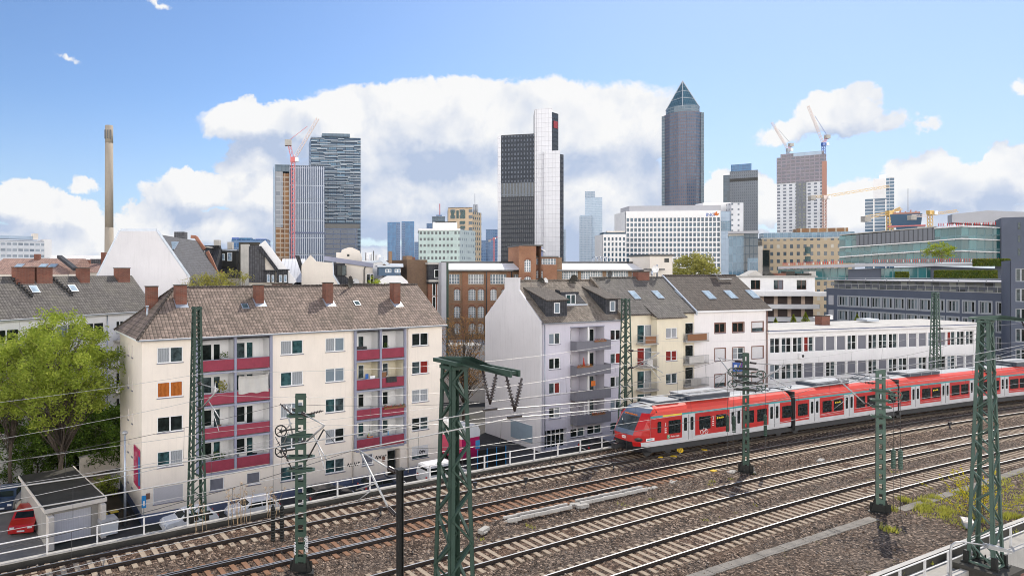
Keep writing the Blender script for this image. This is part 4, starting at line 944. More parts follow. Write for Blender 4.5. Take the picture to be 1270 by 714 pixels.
for px_ in (883.3,): 
    for k in range(3): m1.box(U(px_), U(px_+2.2), -HW-.012, -HW, 2.2-.15*k, 2.26-.15*k)
m1.build('pictogram', 'plain_white', c1)
m1 = MB(); cx_ = U(873.2)
for dx in (-.26, .26):
    m1.tube([(cx_+dx+.17*math.cos(6.2832*j/12), -HW-.012, 1.50+.17*math.sin(6.2832*j/12)) for j in range(13)], .02, 4, cap=False)
for a, b in (((-.26,1.5),(-.1,1.78)),((-.1,1.78),(.2,1.78)),((.2,1.78),(.26,1.5)),((-.26,1.5),(.0,1.5)),((0,1.5),(.2,1.78)),((-.12,1.86),(-.04,1.72))): m1.bar((cx_+a[0],-HW-.012,a[1]), (cx_+b[0],-HW-.012,b[1]), .03, .01)
m1.build('bicycle_pictogram', 'plain_white', c1)
def led(car, fr, p0, p1):
    m1 = MB(); u0, u1 = fr.u(p0), fr.u(p1); m1.box(u0+.08, u0+.22, -HW-.02, -HW-.015, 2.38, 2.52); x = u0+.3
    while x < u1-.1: wd = random.uniform(.05, .1); m1.box(x, x+wd, -HW-.02, -HW-.015, 2.40, 2.40+random.choice((.09, .13))); x += wd+.03
    m1.build('window_display', 'yellow_stripe', car)
led(c1, f1, 888, 899); led(c2, f2, 1035, 1043); led(c3, f3_, 1156.5, 1164)
# ---------------------------------------------------------------- near buildings
def gutter(mb, u0, u1, y, z, mat=0): mb.extr([(y-.14,z-.02),(y-.11,z-.11),(y-.02,z-.13),(y+.02,z-.02)], u0, u1, mat, axis='x')
def chimney(roof, u, v, z0, z1, w=.7, d=.7, mat='brick_chimney', flash=True, pots=0):
    c = MB(); c.box(u-w/2, u+w/2, v-d/2, v+d/2, z0, z1-.08, 0); c.box(u-w/2-.05, u+w/2+.05, v-d/2-.05, v+d/2+.05, z1-.08, z1, 1)
    for k in range(pots): c.tube([(u-w/2+.25+k*.4, v, z1), (u-w/2+.25+k*.4, v, z1+.3)], .1, 8, 1)
    o = c.build('chimney', [mat, 'concrete_dark'], roof)
    return o
def skylight(roof, u, v, z, w, l, ang, frame='zinc', gl='skylight_glass'):
    f = MB(); c, s = math.cos(ang), math.sin(ang)
    f.box(-w/2-.07, w/2+.07, -.07, l+.07, .0, .06, 0); f.box(-w/2, w/2, 0, l, .06, .075, 1)
    o = f.build('skylight', [frame, gl], roof); o.location = (u, v, z); o.rotation_euler = (ang, 0, 0); return o
def dish(parent, loc, r=.4, a=0., mat='white_frame', label=None):
    m1 = MB(); n = 12
    for k in range(n):
        p, q = 6.2832*k/n, 6.2832*(k+1)/n
        m1.q([(0,.12,0),(r*.6*math.cos(p),.06,r*.6*math.sin(p)),(r*.6*math.cos(q),.06,r*.6*math.sin(q))], 0, True); m1.q([(r*.6*math.cos(p),.06,r*.6*math.sin(p)),(r*math.cos(p),-.04,r*math.sin(p)),(r*math.cos(q),-.04,r*math.sin(q)),(r*.6*math.cos(q),.06,r*.6*math.sin(q))], 0, True)
    m1.tube([(0,.1,0),(0,.2,-1.)], .025, 6); m1.tube([(0,-.04,-r),(0,-.4,0)], .015, 5); m1.box(-.05, .05, -.45, -.37, -.05, .05)
    o = m1.build('satellite_dish', mat, parent, loc, a, fix=False); return o
# ===== cream apartment house with red balconies
cf = Fr(*G(176, 650, ST), vp=1880); CL, CD_ = 29.54, 9.58; EZ = 8.85
CR = empty('cream_apartment_house', 'five storey cream apartment house with crimson balconies and a brown tiled hip roof', 'house', (cf.X, cf.Y, 0), cf.a)
fl = [5.85-2.79*k for k in range(4)]                # parapet foot of each balcony storey
rows = [7.44, 4.66, 1.88, -.90]; hs = []; wins = []
colsA = [(cf.u(195), cf.u(227)), (cf.u(348), cf.u(376)), (cf.u(403.7), cf.u(427.4)), (cf.u(511), cf.u(531.5))]
pan = {(0,0):('glass_curtain','glass_b'),(0,1):('glass_orange','glass_orange'),(0,2):('glass_a','glass_a'),(0,3):('glass_teal','glass_curtain'),(1,0):('glass_curtain','glass_teal'),(1,1):('glass_teal','glass_curtain'),(1,2):('glass_curtain','glass_lace'),(1,3):('glass_b',),(2,0):('glass_curtain','glass_lace'),(2,1):('glass_lace',),(2,2):('glass_teal','glass_b'),(2,3):('glass_curtain','glass_a'),(3,0):('glass_a',),(3,1):('glass_b','glass_red'),(3,2):('glass_curtain',),(3,3):('glass_a','glass_b')}
for c, (a, b) in enumerate(colsA):
    for r, zc in enumerate(rows):
        hs.append((a, b, zc-.63, zc+.63)); wins.append((a, b-a, zc-.63, 1.26, pan[(c, r)]))
zc = -3.68
hs += [(cf.u(190), cf.u(227.5), zc-.72, zc+.62)]; 
for p in ((348,376),(403.7,427.4)): hs.append((cf.u(p[0]), cf.u(p[1]), zc-.63, zc+.63)); wins.append((cf.u(p[0]), cf.u(p[1])-cf.u(p[0]), zc-.63, 1.26, ('glass_teal','glass_b')))
hs.append((cf.u(511), cf.u(531.5), zc-.63, zc+.63))
for p in ((260,278),(306,323),(449,463)): hs.append((cf.u(p[0]), cf.u(p[1]), zc-.45, zc+.60)); wins.append((cf.u(p[0]), cf.u(p[1])-cf.u(p[0]), zc-.45, 1.05, ('blind_grey','glass_teal')))
hs.append((cf.u(480.5), cf.u(496.5), ST+.35, -2.95, .9))                          # entrance
bays = [(cf.u(243), cf.u(336)), (cf.u(440), cf.u(502))]
for a, b in bays: hs.append((a+.45 if a < 6 else a+.1, b-.12, -2.57+.12, 8.60, .0))
w_ = MB(); wall(w_, 0, CL, ST+.75, EZ, hs, 0, 0, .13)
sideh = [(v, v+.32, z-.45, z+.45) for v in (cf.u(176) + 3.4, 4.6) for z in rows+[-3.68]] if False else [(v, v+.38, z-.5, z+.45) for v in (3.6, 5.3) for z in rows+[-3.5]]
sw_ = MB(); wall(sw_, -CD_, 0, ST+.75, EZ, [(-h[1], -h[0], h[2], h[3]) for h in sideh], 0, 0, .13); w_.add(sw_, Matrix.Rotation(R(-90), 4, 'Z'))
w_.q([(CL,0,ST),(CL,CD_,ST),(CL,CD_,EZ),(CL,0,EZ)]); w_.q([(0,CD_,ST),(CL,CD_,ST),(CL,CD_,EZ),(0,CD_,EZ)]); w_.q([(CL,0,EZ),(CL,CD_,EZ),(CL,CD_/2,12.55)])
w_.build('wall', 'cream_plaster', CR, fix=False)
p_ = MB(); p_.box(-.03, 22.75, -.035, .1, ST, ST+.75); p_.box(cf.u(497), CL+.03, -.035, .1, ST, ST+.75); p_.box(-.035, .1, .1, CD_, ST, ST+.75); p_.build('plinth', 'blue_plinth', CR)
for (u, wd, z, h, pn) in wins: window(CR, u, z, wd, h, 0, 2 if wd > 1.3 else 1, pn)
for v, v2, z0, z1 in sideh: window(CR, 0, z0, .38, z1-z0, v2, 1, ('glass_b',), rz=R(-90), fw=.05)
def rollshutter(parent, u, z, wd, h, mat='shutter', gap=0., frame='white_frame'):
    m1 = MB(); m1.box(.03, wd-.03, .05, .07, gap, h-.03, 0); m1.box(0, wd, .03, .12, h-.04, h, 1); m1.box(0, .04, .03, .12, 0, h-.04, 1); m1.box(wd-.04, wd, .03, .12, 0, h-.04, 1); m1.box(-.04, wd+.04, -.08, .03, -.05, -.002, 2)
    if gap > 0: m1.box(.04, wd-.04, .10, .11, 0, gap+.02, 3)
    return m1.build('roller_shutter', [mat, frame, 'sill_grey', 'glass_b'], parent, (u, 0, z))
a, b = cf.u(190), cf.u(227.5); rollshutter(CR, a, zc-.72, b-a, 1.34)
a, b = cf.u(511), cf.u(531.5); rollshutter(CR, a, zc-.63, b-a, 1.26, 'shutter_white', .25)
graffiti(CR, [[(0,.1),(.1,.5),(.35,.4),(.3,.1),(.05,.05)],[(.5,0),(.55,.45),(.75,.4)],[(.8,.05),(1.,.5)],[(.3,.3),(1.05,.3)]], a+.9, zc-.2, .7, .02, 'graffiti_black', .07)
tagst = [[(0,.2),(.15,.55),(.3,.1),(.45,.5)],[(.5,.1),(.7,.5),(.85,.1),(.6,.3)],[(.95,.55),(1.1,.1),(1.3,.5)],[(1.4,.1),(1.5,.5),(1.7,.45)]]
graffiti(CR, tagst, cf.u(430.5), zc-.4, .8, -.012, 'graffiti_black', .07); graffiti(CR, tagst, cf.u(465.5), zc-.1, .75, -.012, 'graffiti_black', .07)
# entrance recess
d = MB(); a, b = cf.u(480.5), cf.u(496.5); d.q([(a,.9,ST+.35),(b,.9,ST+.35),(b,.9,-2.95),(a,.9,-2.95)], 0); d.box(a+.25, a+1.35, .84, .9, ST+.36, ST+2.4, 1); d.box(a+1.45, b-.08, .84, .9, ST+.36, ST+2.4, 1); d.box(a+.2, b-.05, .86, .895, ST+2.45, ST+2.75, 2); d.box(a, b, -.3, .9, ST, ST+.35, 3)
d.build('entrance', ['grey_wall', 'glass_a', 'white_frame', 'concrete'], CR)
d = MB(); d.box(cf.u(474), cf.u(477), -.06, -.002, -4.0, -3.55); d.build('letter_box', 'brown_frame', CR); d = MB(); d.box(cf.u(181), cf.u(185.5), -.10, -.002, -3.85, -3.4); d.build('letter_box', 'brown_frame', CR)
# balcony bays
trims = MB()
for bi, (a, b) in enumerate(bays):
    x0 = a+.45 if bi == 0 else a+.1; x1 = b-.12; mid = cf.u(291.5) if bi == 0 else cf.u(471.5)
    trims.box(x0-.22 if bi else a, x0+.02, -.16, .05, -2.62, 8.72); trims.box(x1-.02, x1+.22, -.16, .05, -2.62, 8.72); trims.box(mid-.1, mid+.1, -.16, .3, -2.45, 8.6); trims.box(x0-.2, x1+.2, -.163, .1, 8.58, 8.78)
    for k in range(4):
        zf = fl[k]-.06; trims.box(x0+.02, x1-.02, -.14, 1.5, zf-.16, zf)
        for s in (0, 1):
            l, r = (x0+.02, mid-.1) if s == 0 else (mid+.1, x1-.02); top = zf+2.63
            L_ = MB(); dr = (.18, .18+1.15); bw = r-l
            h2 = [(l+.25, l+1.35, zf+.75, zf+2.2, .08), (l+1.42, l+2.1, zf+.02, zf+2.2, .08)] if bi == 0 else [(l+.12, l+.95, zf+.02, zf+2.2, .08), (l+1.05, l+1.75, zf+.8, zf+2.15, .08)]
            wall(L_, l, r, zf, top, h2, 0, 1.42); L_.q([(l,0,zf),(l,1.42,zf),(l,1.42,top),(l,0,top)]); L_.q([(r,1.42,zf),(r,0,zf),(r,0,top),(r,1.42,top)]); L_.q([(l,0,zf+.003),(r,0,zf+.003),(r,1.42,zf+.003),(l,1.42,zf+.003)], 1); L_.q([(l,0,top-.003),(l,1.42,top-.003),(r,1.42,top-.003),(r,0,top-.003)])
            lo = L_.build('balcony', ['white_wall' if not (bi and k == 1) else 'yellow_plaster', 'concrete'], CR, fix=False)
            pr = MB(); pr.box(l+.03, r-.03, -.10, -.05, fl[k]+.02, fl[k]+.93); pr.box(l, r, -.13, -.02, fl[k]+.93, fl[k]+.97, 1); pr.build('parapet', ['balcony_red', 'lavender_trim'], lo)
            for q, h in enumerate(h2): window(lo, h[0], h[2], h[1]-h[0], h[3]-h[2], 1.42, 1, (random.choice(('glass_a','glass_b','glass_teal')),), rev=.08, sill=None, merged=True, name='window' if (q == 0) == (bi == 0) else 'balcony_door')
trims.build('balcony_frame', 'lavender_trim', CR, fix=False)
dp = MB(); dp.tube([(bays[1][1]+.35, -.09, 8.6), (bays[1][1]+.35, -.09, ST+.3)], .05, 8); dp.tube([(bays[1][1]+.35,-.09,8.6),(bays[1][1]+.35,-.35,8.85)], .05, 8); dp.tube([(cf.u(437),-.09,8.6),(cf.u(437),-.09,ST+.3)], .05, 8); dp.build('downpipe', 'offwhite_wall', CR)
# things on the balconies
def bal(bi, s, k):
    a, b = bays[bi]; x0 = a+.45 if bi == 0 else a+.1; mid = cf.u(291.5) if bi == 0 else cf.u(471.5); l = x0+.02 if s == 0 else mid+.1; return l, fl[k]
def put(fn, bi, s, k, du, dv, dz): l, z = bal(bi, s, k); X, Y = cf.pt(l+du, dv); return (X, Y, z+dz)
def potplant(loc, s, label, leaf='leaf_dark', group=None, seed=0):
    rnd = random.Random(seed); th = empty('potted_plant', label, 'potted plant', loc, 0, group)
    p = MB(); p.lathe([(.09*s,0),(.13*s,.26*s),(.11*s,.26*s)], n=10); p.build('pot', 'pot_brown', th)
    f = MB()
    for q in range(90):
        a, r, z = rnd.uniform(0, 6.28), rnd.uniform(0, .32)*s, rnd.uniform(.25, 1.0)*s; c = Vector((r*math.cos(a), r*math.sin(a), z)); u = Vector((rnd.gauss(0,1), rnd.gauss(0,1), rnd.gauss(0,1))).normalized()*.07*s; v_ = u.orthogonal().normalized()*.04*s
        f.q([c-u, c+v_, c+u, c-v_])
    f.build('foliage', leaf, th, fix=False)
potplant(put(0,0,0,0,2.15,.5,.4), 1.1, 'bushy pot plant on the top left red balcony of the cream house', seed=1)
potplant(put(0,0,0,1,2.0,.7,.2), 1.6, 'tall dry pot plant on the second highest left red balcony', 'leaf_olive', seed=2)
potplant(put(0,0,0,3,1.3,.5,.3), 1.2, 'spreading pot plant on the lowest left red balcony', seed=3)
potplant(put(0,0,0,3,1.9,.4,.3), 1.0, 'small pot plant beside the spreading one on the lowest left red balcony', seed=4)
potplant(put(0,1,1,0,.7,.3,.5), .9, 'low planter greenery on the top red balcony next to the grey box', seed=5)
u0, z0 = bal(0, 1, 1)
m1 = MB(); n = 14; Wc = cf.u(331)-cf.u(294)
for k in range(n):
    for j in range(6):
        f_ = lambda q, r: (Wc*q/n, -.02+.05*math.sin(q*1.3+r*.4)-.10*(r == 6), 1.55*r/6-.08*math.sin(math.pi*q/n)*(r > 3)-.05*math.sin(q*.9)*(r == 0))
        m1.q([f_(k,j), f_(k+1,j), f_(k+1,j+1), f_(k,j+1)], 0, True)
X, Y = cf.pt(u0+.15, -.16); m1.build('cloth_screen', 'grey_cloth', loc=(X, Y, z0+.72), rot=cf.a, label='pale grey cloth hung across the second highest red balcony', cat='cloth', fix=False)
def umbrella(loc, mat, label, s=1.): 
    th = empty('folded_parasol', label, 'parasol', loc); m1 = MB(); m1.tube([(0,0,0),(0,0,1.9*s)], .02, 6); m1.build('pole', 'white_frame', th); m1 = MB(); m1.lathe([(.10*s,.8*s),(.13*s,.9*s),(.06*s,1.5*s),(.02*s,1.85*s)], n=10); m1.build('canopy', mat, th)
umbrella(put(0,0,0,1,1.25,.3,-.06), 'plain_white', 'folded white parasol on the second highest left red balcony'); umbrella(put(0,1,1,3,1.0,.3,-.5), 'sky_blue', 'folded bright blue parasol on the lowest left red balcony beside a chair')
umbrella(put(0,1,0,3,1.6,.3,-.4), 'lime_cloth', 'folded lime green parasol on the lowest balcony of the right balcony bay', .95)
def flowerbox(loc, a, w, label, mat='flower_red', group=None):
    th = empty('flower_box', label, 'flower box', loc, a, group); m1 = MB(); m1.box(0, w, 0, .18, 0, .16); m1.build('trough', 'pot_brown', th); f = MB(); rnd = random.Random(hash(label) % 999)
    for q in range(int(w*70)):
        c = Vector((rnd.uniform(0, w), rnd.uniform(-.05, .2), rnd.uniform(.12, .34))); u = Vector((rnd.gauss(0,1), rnd.gauss(0,1), rnd.gauss(0,1))).normalized()*.05; v_ = u.orthogonal().normalized()*.04; f.q([c-u, c+v_, c+u, c-v_], 0 if rnd.random() < .5 else 1)
    f.build('flowers', [mat, 'leaf_hedge'], th, fix=False)
flowerbox(put(0,1,1,2,.2,-.34,.72), cf.a, 2.4, 'row of flower boxes with orange blooms on the third red balcony from the top')
def garment(loc, a, mat, w, h, label, cat='laundry'):
    m1 = MB(); n = 6
    for k in range(n): m1.q([(w*k/n, .03*math.sin(k*2), 0), (w*(k+1)/n, .03*math.sin(k*2+2), 0), (w*(k+1)/n*.95, .02*math.sin(k*2+2), h), (w*k/n*.95, .02*math.sin(k*2), h)], 0, True)
    m1.build('laundry', mat, loc=loc, rot=a, label=label, cat=cat, fix=False)
garment(put(1,1,0,1,1.15,.2,.2), cf.a, 'blue_cloth', .35, 1.2, 'dark blue garment drying on the second balcony of the right bay'); garment(put(1,1,0,1,1.6,.1,.3), cf.a, 'plain_white', .6, .9, 'white towel drying on the second balcony of the right bay'); garment(put(1,1,1,1,.5,-.17,.45), cf.a, 'car_black', 1.2, .55, 'dark blanket draped over the red parapet, right bay'); garment(put(1,1,0,0,.2,.3,.93), cf.a, 'car_black', 1.2, .3, 'dark cover on the top left balcony of the right bay')
def chair(loc, a, mat, label):
    th = empty('balcony_chair', label, 'chair', loc, a); m1 = MB(); m1.box(-.22, .22, -.22, .22, .42, .46); m1.build('seat', mat, th); m1 = MB(); m1.box(-.22, .22, .19, .23, .46, .95); m1.build('backrest', mat, th); lg = MB(); lg.box(-.02, .02, -.02, .02, 0, .42); lm_ = lg.mesh('leg', mat)
    for sx in (-.19, .19):
        for sy in (-.19, .19): inst(lm_, 'leg', th, (sx, sy, 0))
for bi, s_, k, mt, nm_, du in ((0,0,3,'plain_white','lowest left',1.4),(0,1,3,'car_black','lowest right',1.9),(0,0,2,'pot_brown','third left',1.8),(0,1,2,'plain_white','third right',.6),(1,0,1,'plain_white','second left',1.5),(1,0,3,'grey_cloth','lowest left',.6),(1,1,3,'plain_white','lowest right',.8),(1,1,2,'pot_brown','third right',1.0)):
    chair(put(0,bi,s_,k,du,.55,-.05), cf.a+random.uniform(-.8,.8), mt, 'garden chair on the '+nm_+' red balcony of the '+('left' if bi == 0 else 'right')+' balcony bay')
for bi, s_, k, mt, nm_, du, w_, h_ in ((0,0,0,'pot_brown','top left',1.75,.6,.45),(0,1,0,'car_black','top right',.5,1.3,.3),(1,0,3,'orange_cloth','lowest left',1.5,.5,.5),(1,1,1,'pot_brown','second right',.2,.5,.9),(1,1,2,'car_black','third right',.4,1.2,.25),(0,1,3,'grey_cloth','lowest right',.3,.7,.6)):
    X, Y, Z_ = put(0,bi,s_,k,du,.15,.55); m1 = MB(); m1.box(0, w_, 0, .35, 0, h_); m1.box(-.03, w_+.03, -.03, .38, h_, h_+.05, 1); m1.build('storage_box', [mt, 'grey_frame'], loc=(X, Y, Z_), rot=cf.a, label='storage box behind the parapet of the '+nm_+' red balcony in the '+('left' if bi == 0 else 'right')+' bay', cat='box')
# roof: hip on the left, gable on the right; tiles, ridge caps, chimneys
OV = .42; rz_ = 12.75; ez = EZ-.05; my = CD_/2; hx = 3.75
rf = MB(); A = (-OV,-OV,ez); B = (CL+.35,-OV,ez); C_ = (CL+.35,my,rz_); D = (hx,my,rz_); E_ = (-OV,CD_+OV,ez); F_ = (CL+.35,CD_+OV,ez)
rf.q([A,B,C_,D]); rf.q([E_,A,D]); rf.q([F_,E_,D,C_]); dz = -.14
rf.q([(A[0],A[1],A[2]+dz),(B[0],B[1],B[2]+dz),B,A], 1); rf.q([(E_[0],E_[1],E_[2]+dz),(A[0],A[1],A[2]+dz),A,E_], 1); rf.q([(A[0],A[1],ez+dz),(B[0],B[1],ez+dz),(F_[0],F_[1],ez+dz),(E_[0],E_[1],ez+dz)], 1); rf.q([B,(B[0],B[1],ez+dz),(C_[0],C_[1],rz_+dz),C_], 1); rf.q([C_,(C_[0],C_[1],rz_+dz),(F_[0],F_[1],ez+dz),F_], 1)
ROOF = rf.build('roof', ['tiles_red', 'white_frame'], CR, fix=False)
rc = MB()
def ridge(mb, a, b, r=.13, step=.42):
    a, b = Vector(a), Vector(b); n = max(1, int((b-a).length/step)); 
    for k in range(n): p, q = a.lerp(b, k/n), a.lerp(b, (k+1.08)/n if k < n-1 else 1); mb.tube([p, q], [r, r*.86], 7)
ridge(rc, D, C_); ridge(rc, A, D); ridge(rc, E_, D); rc.build('ridge_tiles', 'tiles_dark', ROOF, fix=False)
gt = MB(); gutter(gt, -OV, CL+.35, -OV, ez-.02); gt.build('gutter', 'zinc', CR)
def roofz(v): return ez+(rz_-ez)*(v+OV)/(my+OV)
for (px_, pyt, v) in ((188, 354.5, None), (223.5, 353, 3.3), (320.5, 353, 3.2), (406.5, 350, 3.0), (490, 350.5, 2.7)):
    if v is None: v = 5.6; u = .55; z0 = 9.6; Yc = cf.Y+cf.s*u+cf.c*v; u = cf.u(px_, v); Yc = cf.Y+cf.s*u+cf.c*v; zt = Z(pyt, Yc)
    else: u = cf.u(px_, v); Yc = cf.Y+cf.s*u+cf.c*v; zt = Z(pyt, Yc); z0 = roofz(v)-.7
    chimney(ROOF, u, v, z0, zt, .95 if px_ < 300 else .78, .8)
    if v < 5:
        fb = MB(); s_ = (rz_-ez)/(my+OV); fb.q([(u-.55,v-.75,roofz(v-.75)+.02),(u+.55,v-.75,roofz(v-.75)+.02),(u+.55,v+.2,roofz(v+.2)+.02),(u-.55,v+.2,roofz(v+.2)+.02)]); fb.build('flashing', 'zinc', ROOF, fix=False)
for (px_, pyt, v) in ((344, 357, 5.6), (438, 355, 5.6)): u = cf.u(px_, v); chimney(ROOF, u+1.4 if px_ > 400 else u+.9, v+.9, 11.4, Z(351.5, cf.Y+cf.s*u+cf.c*v), 1.9, .7)
ra = math.atan2(rz_-ez, my+OV)
for px_, py_ in ((305, 388), (444, 384)):
    v = 2.3; u = cf.u(px_, v); skylight(ROOF, u, v, roofz(v)+.01, .5, .55, ra, 'zinc', 'glass_b')
vq = cf.u(433, 4.6); dish(ROOF, (vq, 4.4, rz_+.35), .62, R(35), 'concrete_dark') if 'dish' in globals() else None
vp_ = MB(); vp_.tube([(1.3, 4.2, 9.9), (1.3, 4.2, 11.1)], .09, 8); vp_.tube([(1.3,4.2,11.1),(1.3,4.2,11.25)], .14, 8); vp_.build('vent_pipe', 'zinc', ROOF)
# banner and small sign on the left wall corner
X, Y = cf.pt(0, 2.7); bn = empty('advertising_banner', 'tall crimson and blue advertising banner fixed to the left side wall of the cream house', 'banner', (X, Y, -3.2), cf.a-math.pi/2)
m1 = MB(); m1.box(0, 2.2, -.12, -.05, 0, 3.1, 0); m1.box(1.85, 2.2, -.124, -.05, .3, 2.6, 1); m1.build('panel', ['magenta', 'blue_paint'], bn)
text('banner_lettering', 'Wohnen', .5, 'plain_white', bn, (.35, -.13, .4), (R(90), R(-90), 0)) if False else None
m1 = MB(); [m1.box(.5+.45*(k % 2), .62+.45*(k % 2), -.128, -.12, .3+.42*k, .62+.42*k) for k in range(6)]; m1.build('lettering', 'plain_white', bn)
X, Y = cf.pt(.15, -.08); m1 = MB(); m1.box(0, .34, -.03, .03, 0, .95, 0); m1.box(.10, .24, -.034, -.03, .15, .55, 1); m1.box(.15, .19, -.05, .05, -1.6, 0, 2); m1.build('info_sign', ['blue_paint', 'plain_white', 'galvanised'], loc=(X-.1, Y-.3, -4.4), rot=cf.a, label='small blue information sign at the left corner of the cream house', cat='sign')
# ===== lavender house
gf = Fr(*G(672, 560, ST), vp=2050); GL, GD = 12.4, 9.61; GE = 8.55
GR = empty('lavender_apartment_house', 'lavender grey apartment house with dark grey balconies and a blank pale side wall', 'house', (gf.X, gf.Y, 0), gf.a)
rows = [6.62, 3.84, 1.08, -1.68]; hs = []; ws = []
for (pa, pb) in ((681,694.8),(757.2,770)):
    a, b = gf.u(pa), gf.u(pb)
    for r, z_ in enumerate(rows): hs.append((a, b, z_-.62, z_+.62)); ws.append((a, b-a, z_-.62, 1.24, [('glass_lace','glass_b'),('glass_a',),('glass_b','glass_red'),('glass_a','glass_curtain')][(r+(pa > 700)) % 4]))
a, b = gf.u(707.5), gf.u(749.5); hs.append((a, b, -3.35, 7.75, 0.))
hs += [(gf.u(707.5), gf.u(725), -4.75, -3.75), (gf.u(728.5), gf.u(746), -4.7, -3.7), (gf.u(676), gf.u(703), ST+.2, -3.55, .5), (gf.u(757), gf.u(769), -4.6, -3.7)]
w_ = MB(); wall(w_, 0, GL, ST, GE, hs, 0, 0, .13); w_.build('wall', 'lavender_plaster', GR, fix=False)
for (u, wd, z_, h, pn) in ws: window(GR, u, z_, wd, h, 0, 2, pn)
for h in hs[-4:-2]: window(GR, h[0], h[2], h[1]-h[0], h[3]-h[2], 0, 2, ('glass_a','glass_b'))
window(GR, hs[-1][0], -4.6, hs[-1][1]-hs[-1][0], .9, 0, 1, ('glass_teal',))
d = MB(); a_, b_ = gf.u(676), gf.u(703); d.q([(a_,.5,ST+.2),(b_,.5,ST+.2),(b_,.5,-3.55),(a_,.5,-3.55)], 1)
for k in range(6): x = a_+(b_-a_)*k/5; d.box(x-.04, x+.04, .40, .48, ST+.2, -3.55, 0)
d.box(a_, b_, .41, .47, -4.15, -4.08, 0); d.build('shop_front', ['white_frame', 'glass_a'], GR)
# side wall with chimney stack gable
g_ = MB(); zr = 13.0
pts = [(0,ST),(0,GE),(3.15,12.1),(3.15,13.4),(6.1,13.4),(6.1,12.1)] 
apex = [( -0.0,ST),(0,GE+.02),(3.6,12.05),(3.6,13.35),(6.0,13.35),(6.0,12.05),(GD,GE+.02),(GD,ST)]
g_.extr([(a, z) for a, z in apex], -.16, .12, axis='x', mat=0); g_.box(-.24, .20, 3.52, 6.08, 13.35, 13.43); g_.build('side_wall', 'gable_plaster', GR, fix=False)
bk = MB(); bk.q([(0,GD,ST),(GL,GD,ST),(GL,GD,GE),(0,GD,GE)]); bk.build('rear_wall', 'gable_plaster', GR, fix=False)
gt_ = MB(); a_, b_ = gf.u(633, GD) if False else 0, 0
# balconies: recess walls plus projecting parapets
a, b = gf.u(707.5), gf.u(749.5); mid = (a+b)/2+.05
for k in range(4):
    zf = 5.30-2.78*k; top = zf+2.45; lo = MB(); h2 = [(a+.12, a+.95, zf+.02, zf+2.05, .08), (a+1.05, a+1.5, zf+.8, zf+2.05, .08), (b-1.0, b-.2, zf+.02, zf+2.05, .08)]
    wall(lo, a, b, zf-.33, top, h2, 0, 1.3); lo.q([(a,0,zf-.3),(a,1.3,zf-.3),(a,1.3,top),(a,0,top)]); lo.q([(b,1.3,zf-.3),(b,0,zf-.3),(b,0,top),(b,1.3,top)]); lo.box(a+.003, b-.003, .0, 1.29, zf-.18, zf, 1); lo.box(mid-.06, mid+.06, .05, 1.28, zf, top-.004, 0)
    bo = lo.build('balcony', ['lavender_plaster', 'concrete'], GR, fix=False)
    pr = MB(); pr.box(a-.02, b+.02, -.95, -.87, zf-.16, zf+.95); pr.box(a-.02, a+.06, -.87, -.002, zf-.16, zf+.95); pr.box(b-.06, b+.02, -.87, -.002, zf-.16, zf+.95); pr.box(a+.07, b-.07, -.86, -.002, zf-.15, zf-.02); pr.build('parapet', 'balcony_grey', bo)
    for h in h2: window(bo, h[0], h[2], h[1]-h[0], h[3]-h[2], 1.3, 1, (random.choice(('glass_a','glass_b')),), rev=.08, sill=None, merged=True, name='balcony_door')
    po = MB(); po.box(mid-.09, mid+.09, -.10, .04, zf, top-.003); po.build('post', 'white_frame', bo)
tl = MB(); tl.box(a-.05, b+.05, -.05, .02, 7.75, 7.85); tl.build('trim', 'lavender_trim', GR)
def gput(k, du, dv, dz): X, Y = gf.pt(a+du, dv); return (X, Y, 5.30-2.78*k+dz)
flowerbox(gput(0, 2.7, -1.1, .8), gf.a, 1.8, 'long flower box on the top grey balcony of the lavender house'); flowerbox(gput(1, 0, -1.1, .8), gf.a, 2.3, 'flower box with red blooms on the second grey balcony'); flowerbox(gput(3, 2.3, -1.1, .8), gf.a, 2.0, 'flower box on the lowest grey balcony')
umbrella(gput(1, 1.75, -.3, 0), 'red_cloth', 'folded red parasol on the second grey balcony'); umbrella(gput(3, 1.9, -.3, 0), 'plain_white', 'folded white parasol on the lowest grey balcony'); garment(gput(2, 2.9, -.3, 1.2), gf.a, 'orange_cloth', .7, .6, 'orange cloth hanging in the third grey balcony')
# roof with two shed dormers and a loggia cut
rf = MB(); my = GD/2; zr = 13.05; ov = .35
rf.q([(0,-ov,GE-.1),(GL+.1,-ov,GE-.1),(GL+.1,my,zr),(0,my,zr)]); rf.q([(GL+.1,GD+ov,GE-.1),(0,GD+ov,GE-.1),(0,my,zr),(GL+.1,my,zr)]); rf.q([(0,-ov,GE-.24),(GL+.1,-ov,GE-.24),(GL+.1,-ov,GE-.1),(0,-ov,GE-.1)], 1); rf.q([(0,-ov,GE-.24),(GL+.1,-ov,GE-.24),(GL+.1,.05,GE-.24),(0,.05,GE-.24)], 1)
GROOF = rf.build('roof', ['tiles_brown', 'tiles_dark'], GR, fix=False); rc = MB(); ridge(rc, (0,my,zr), (GL+.1,my,zr)); rc.build('ridge_tiles', 'tiles_brown', GROOF, fix=False)
gt = MB(); gutter(gt, -.1, GL+.1, -ov, GE-.1); gt.build('gutter', 'zinc', GR); dp = MB(); dp.tube([(.35,-.09,GE-.3),(.35,-.09,ST+.2)], .05, 8); dp.build('downpipe', 'zinc', GR)
sl_ = (zr-GE+.1)/(my+ov); gz = lambda v: GE-.1+sl_*(v+ov)
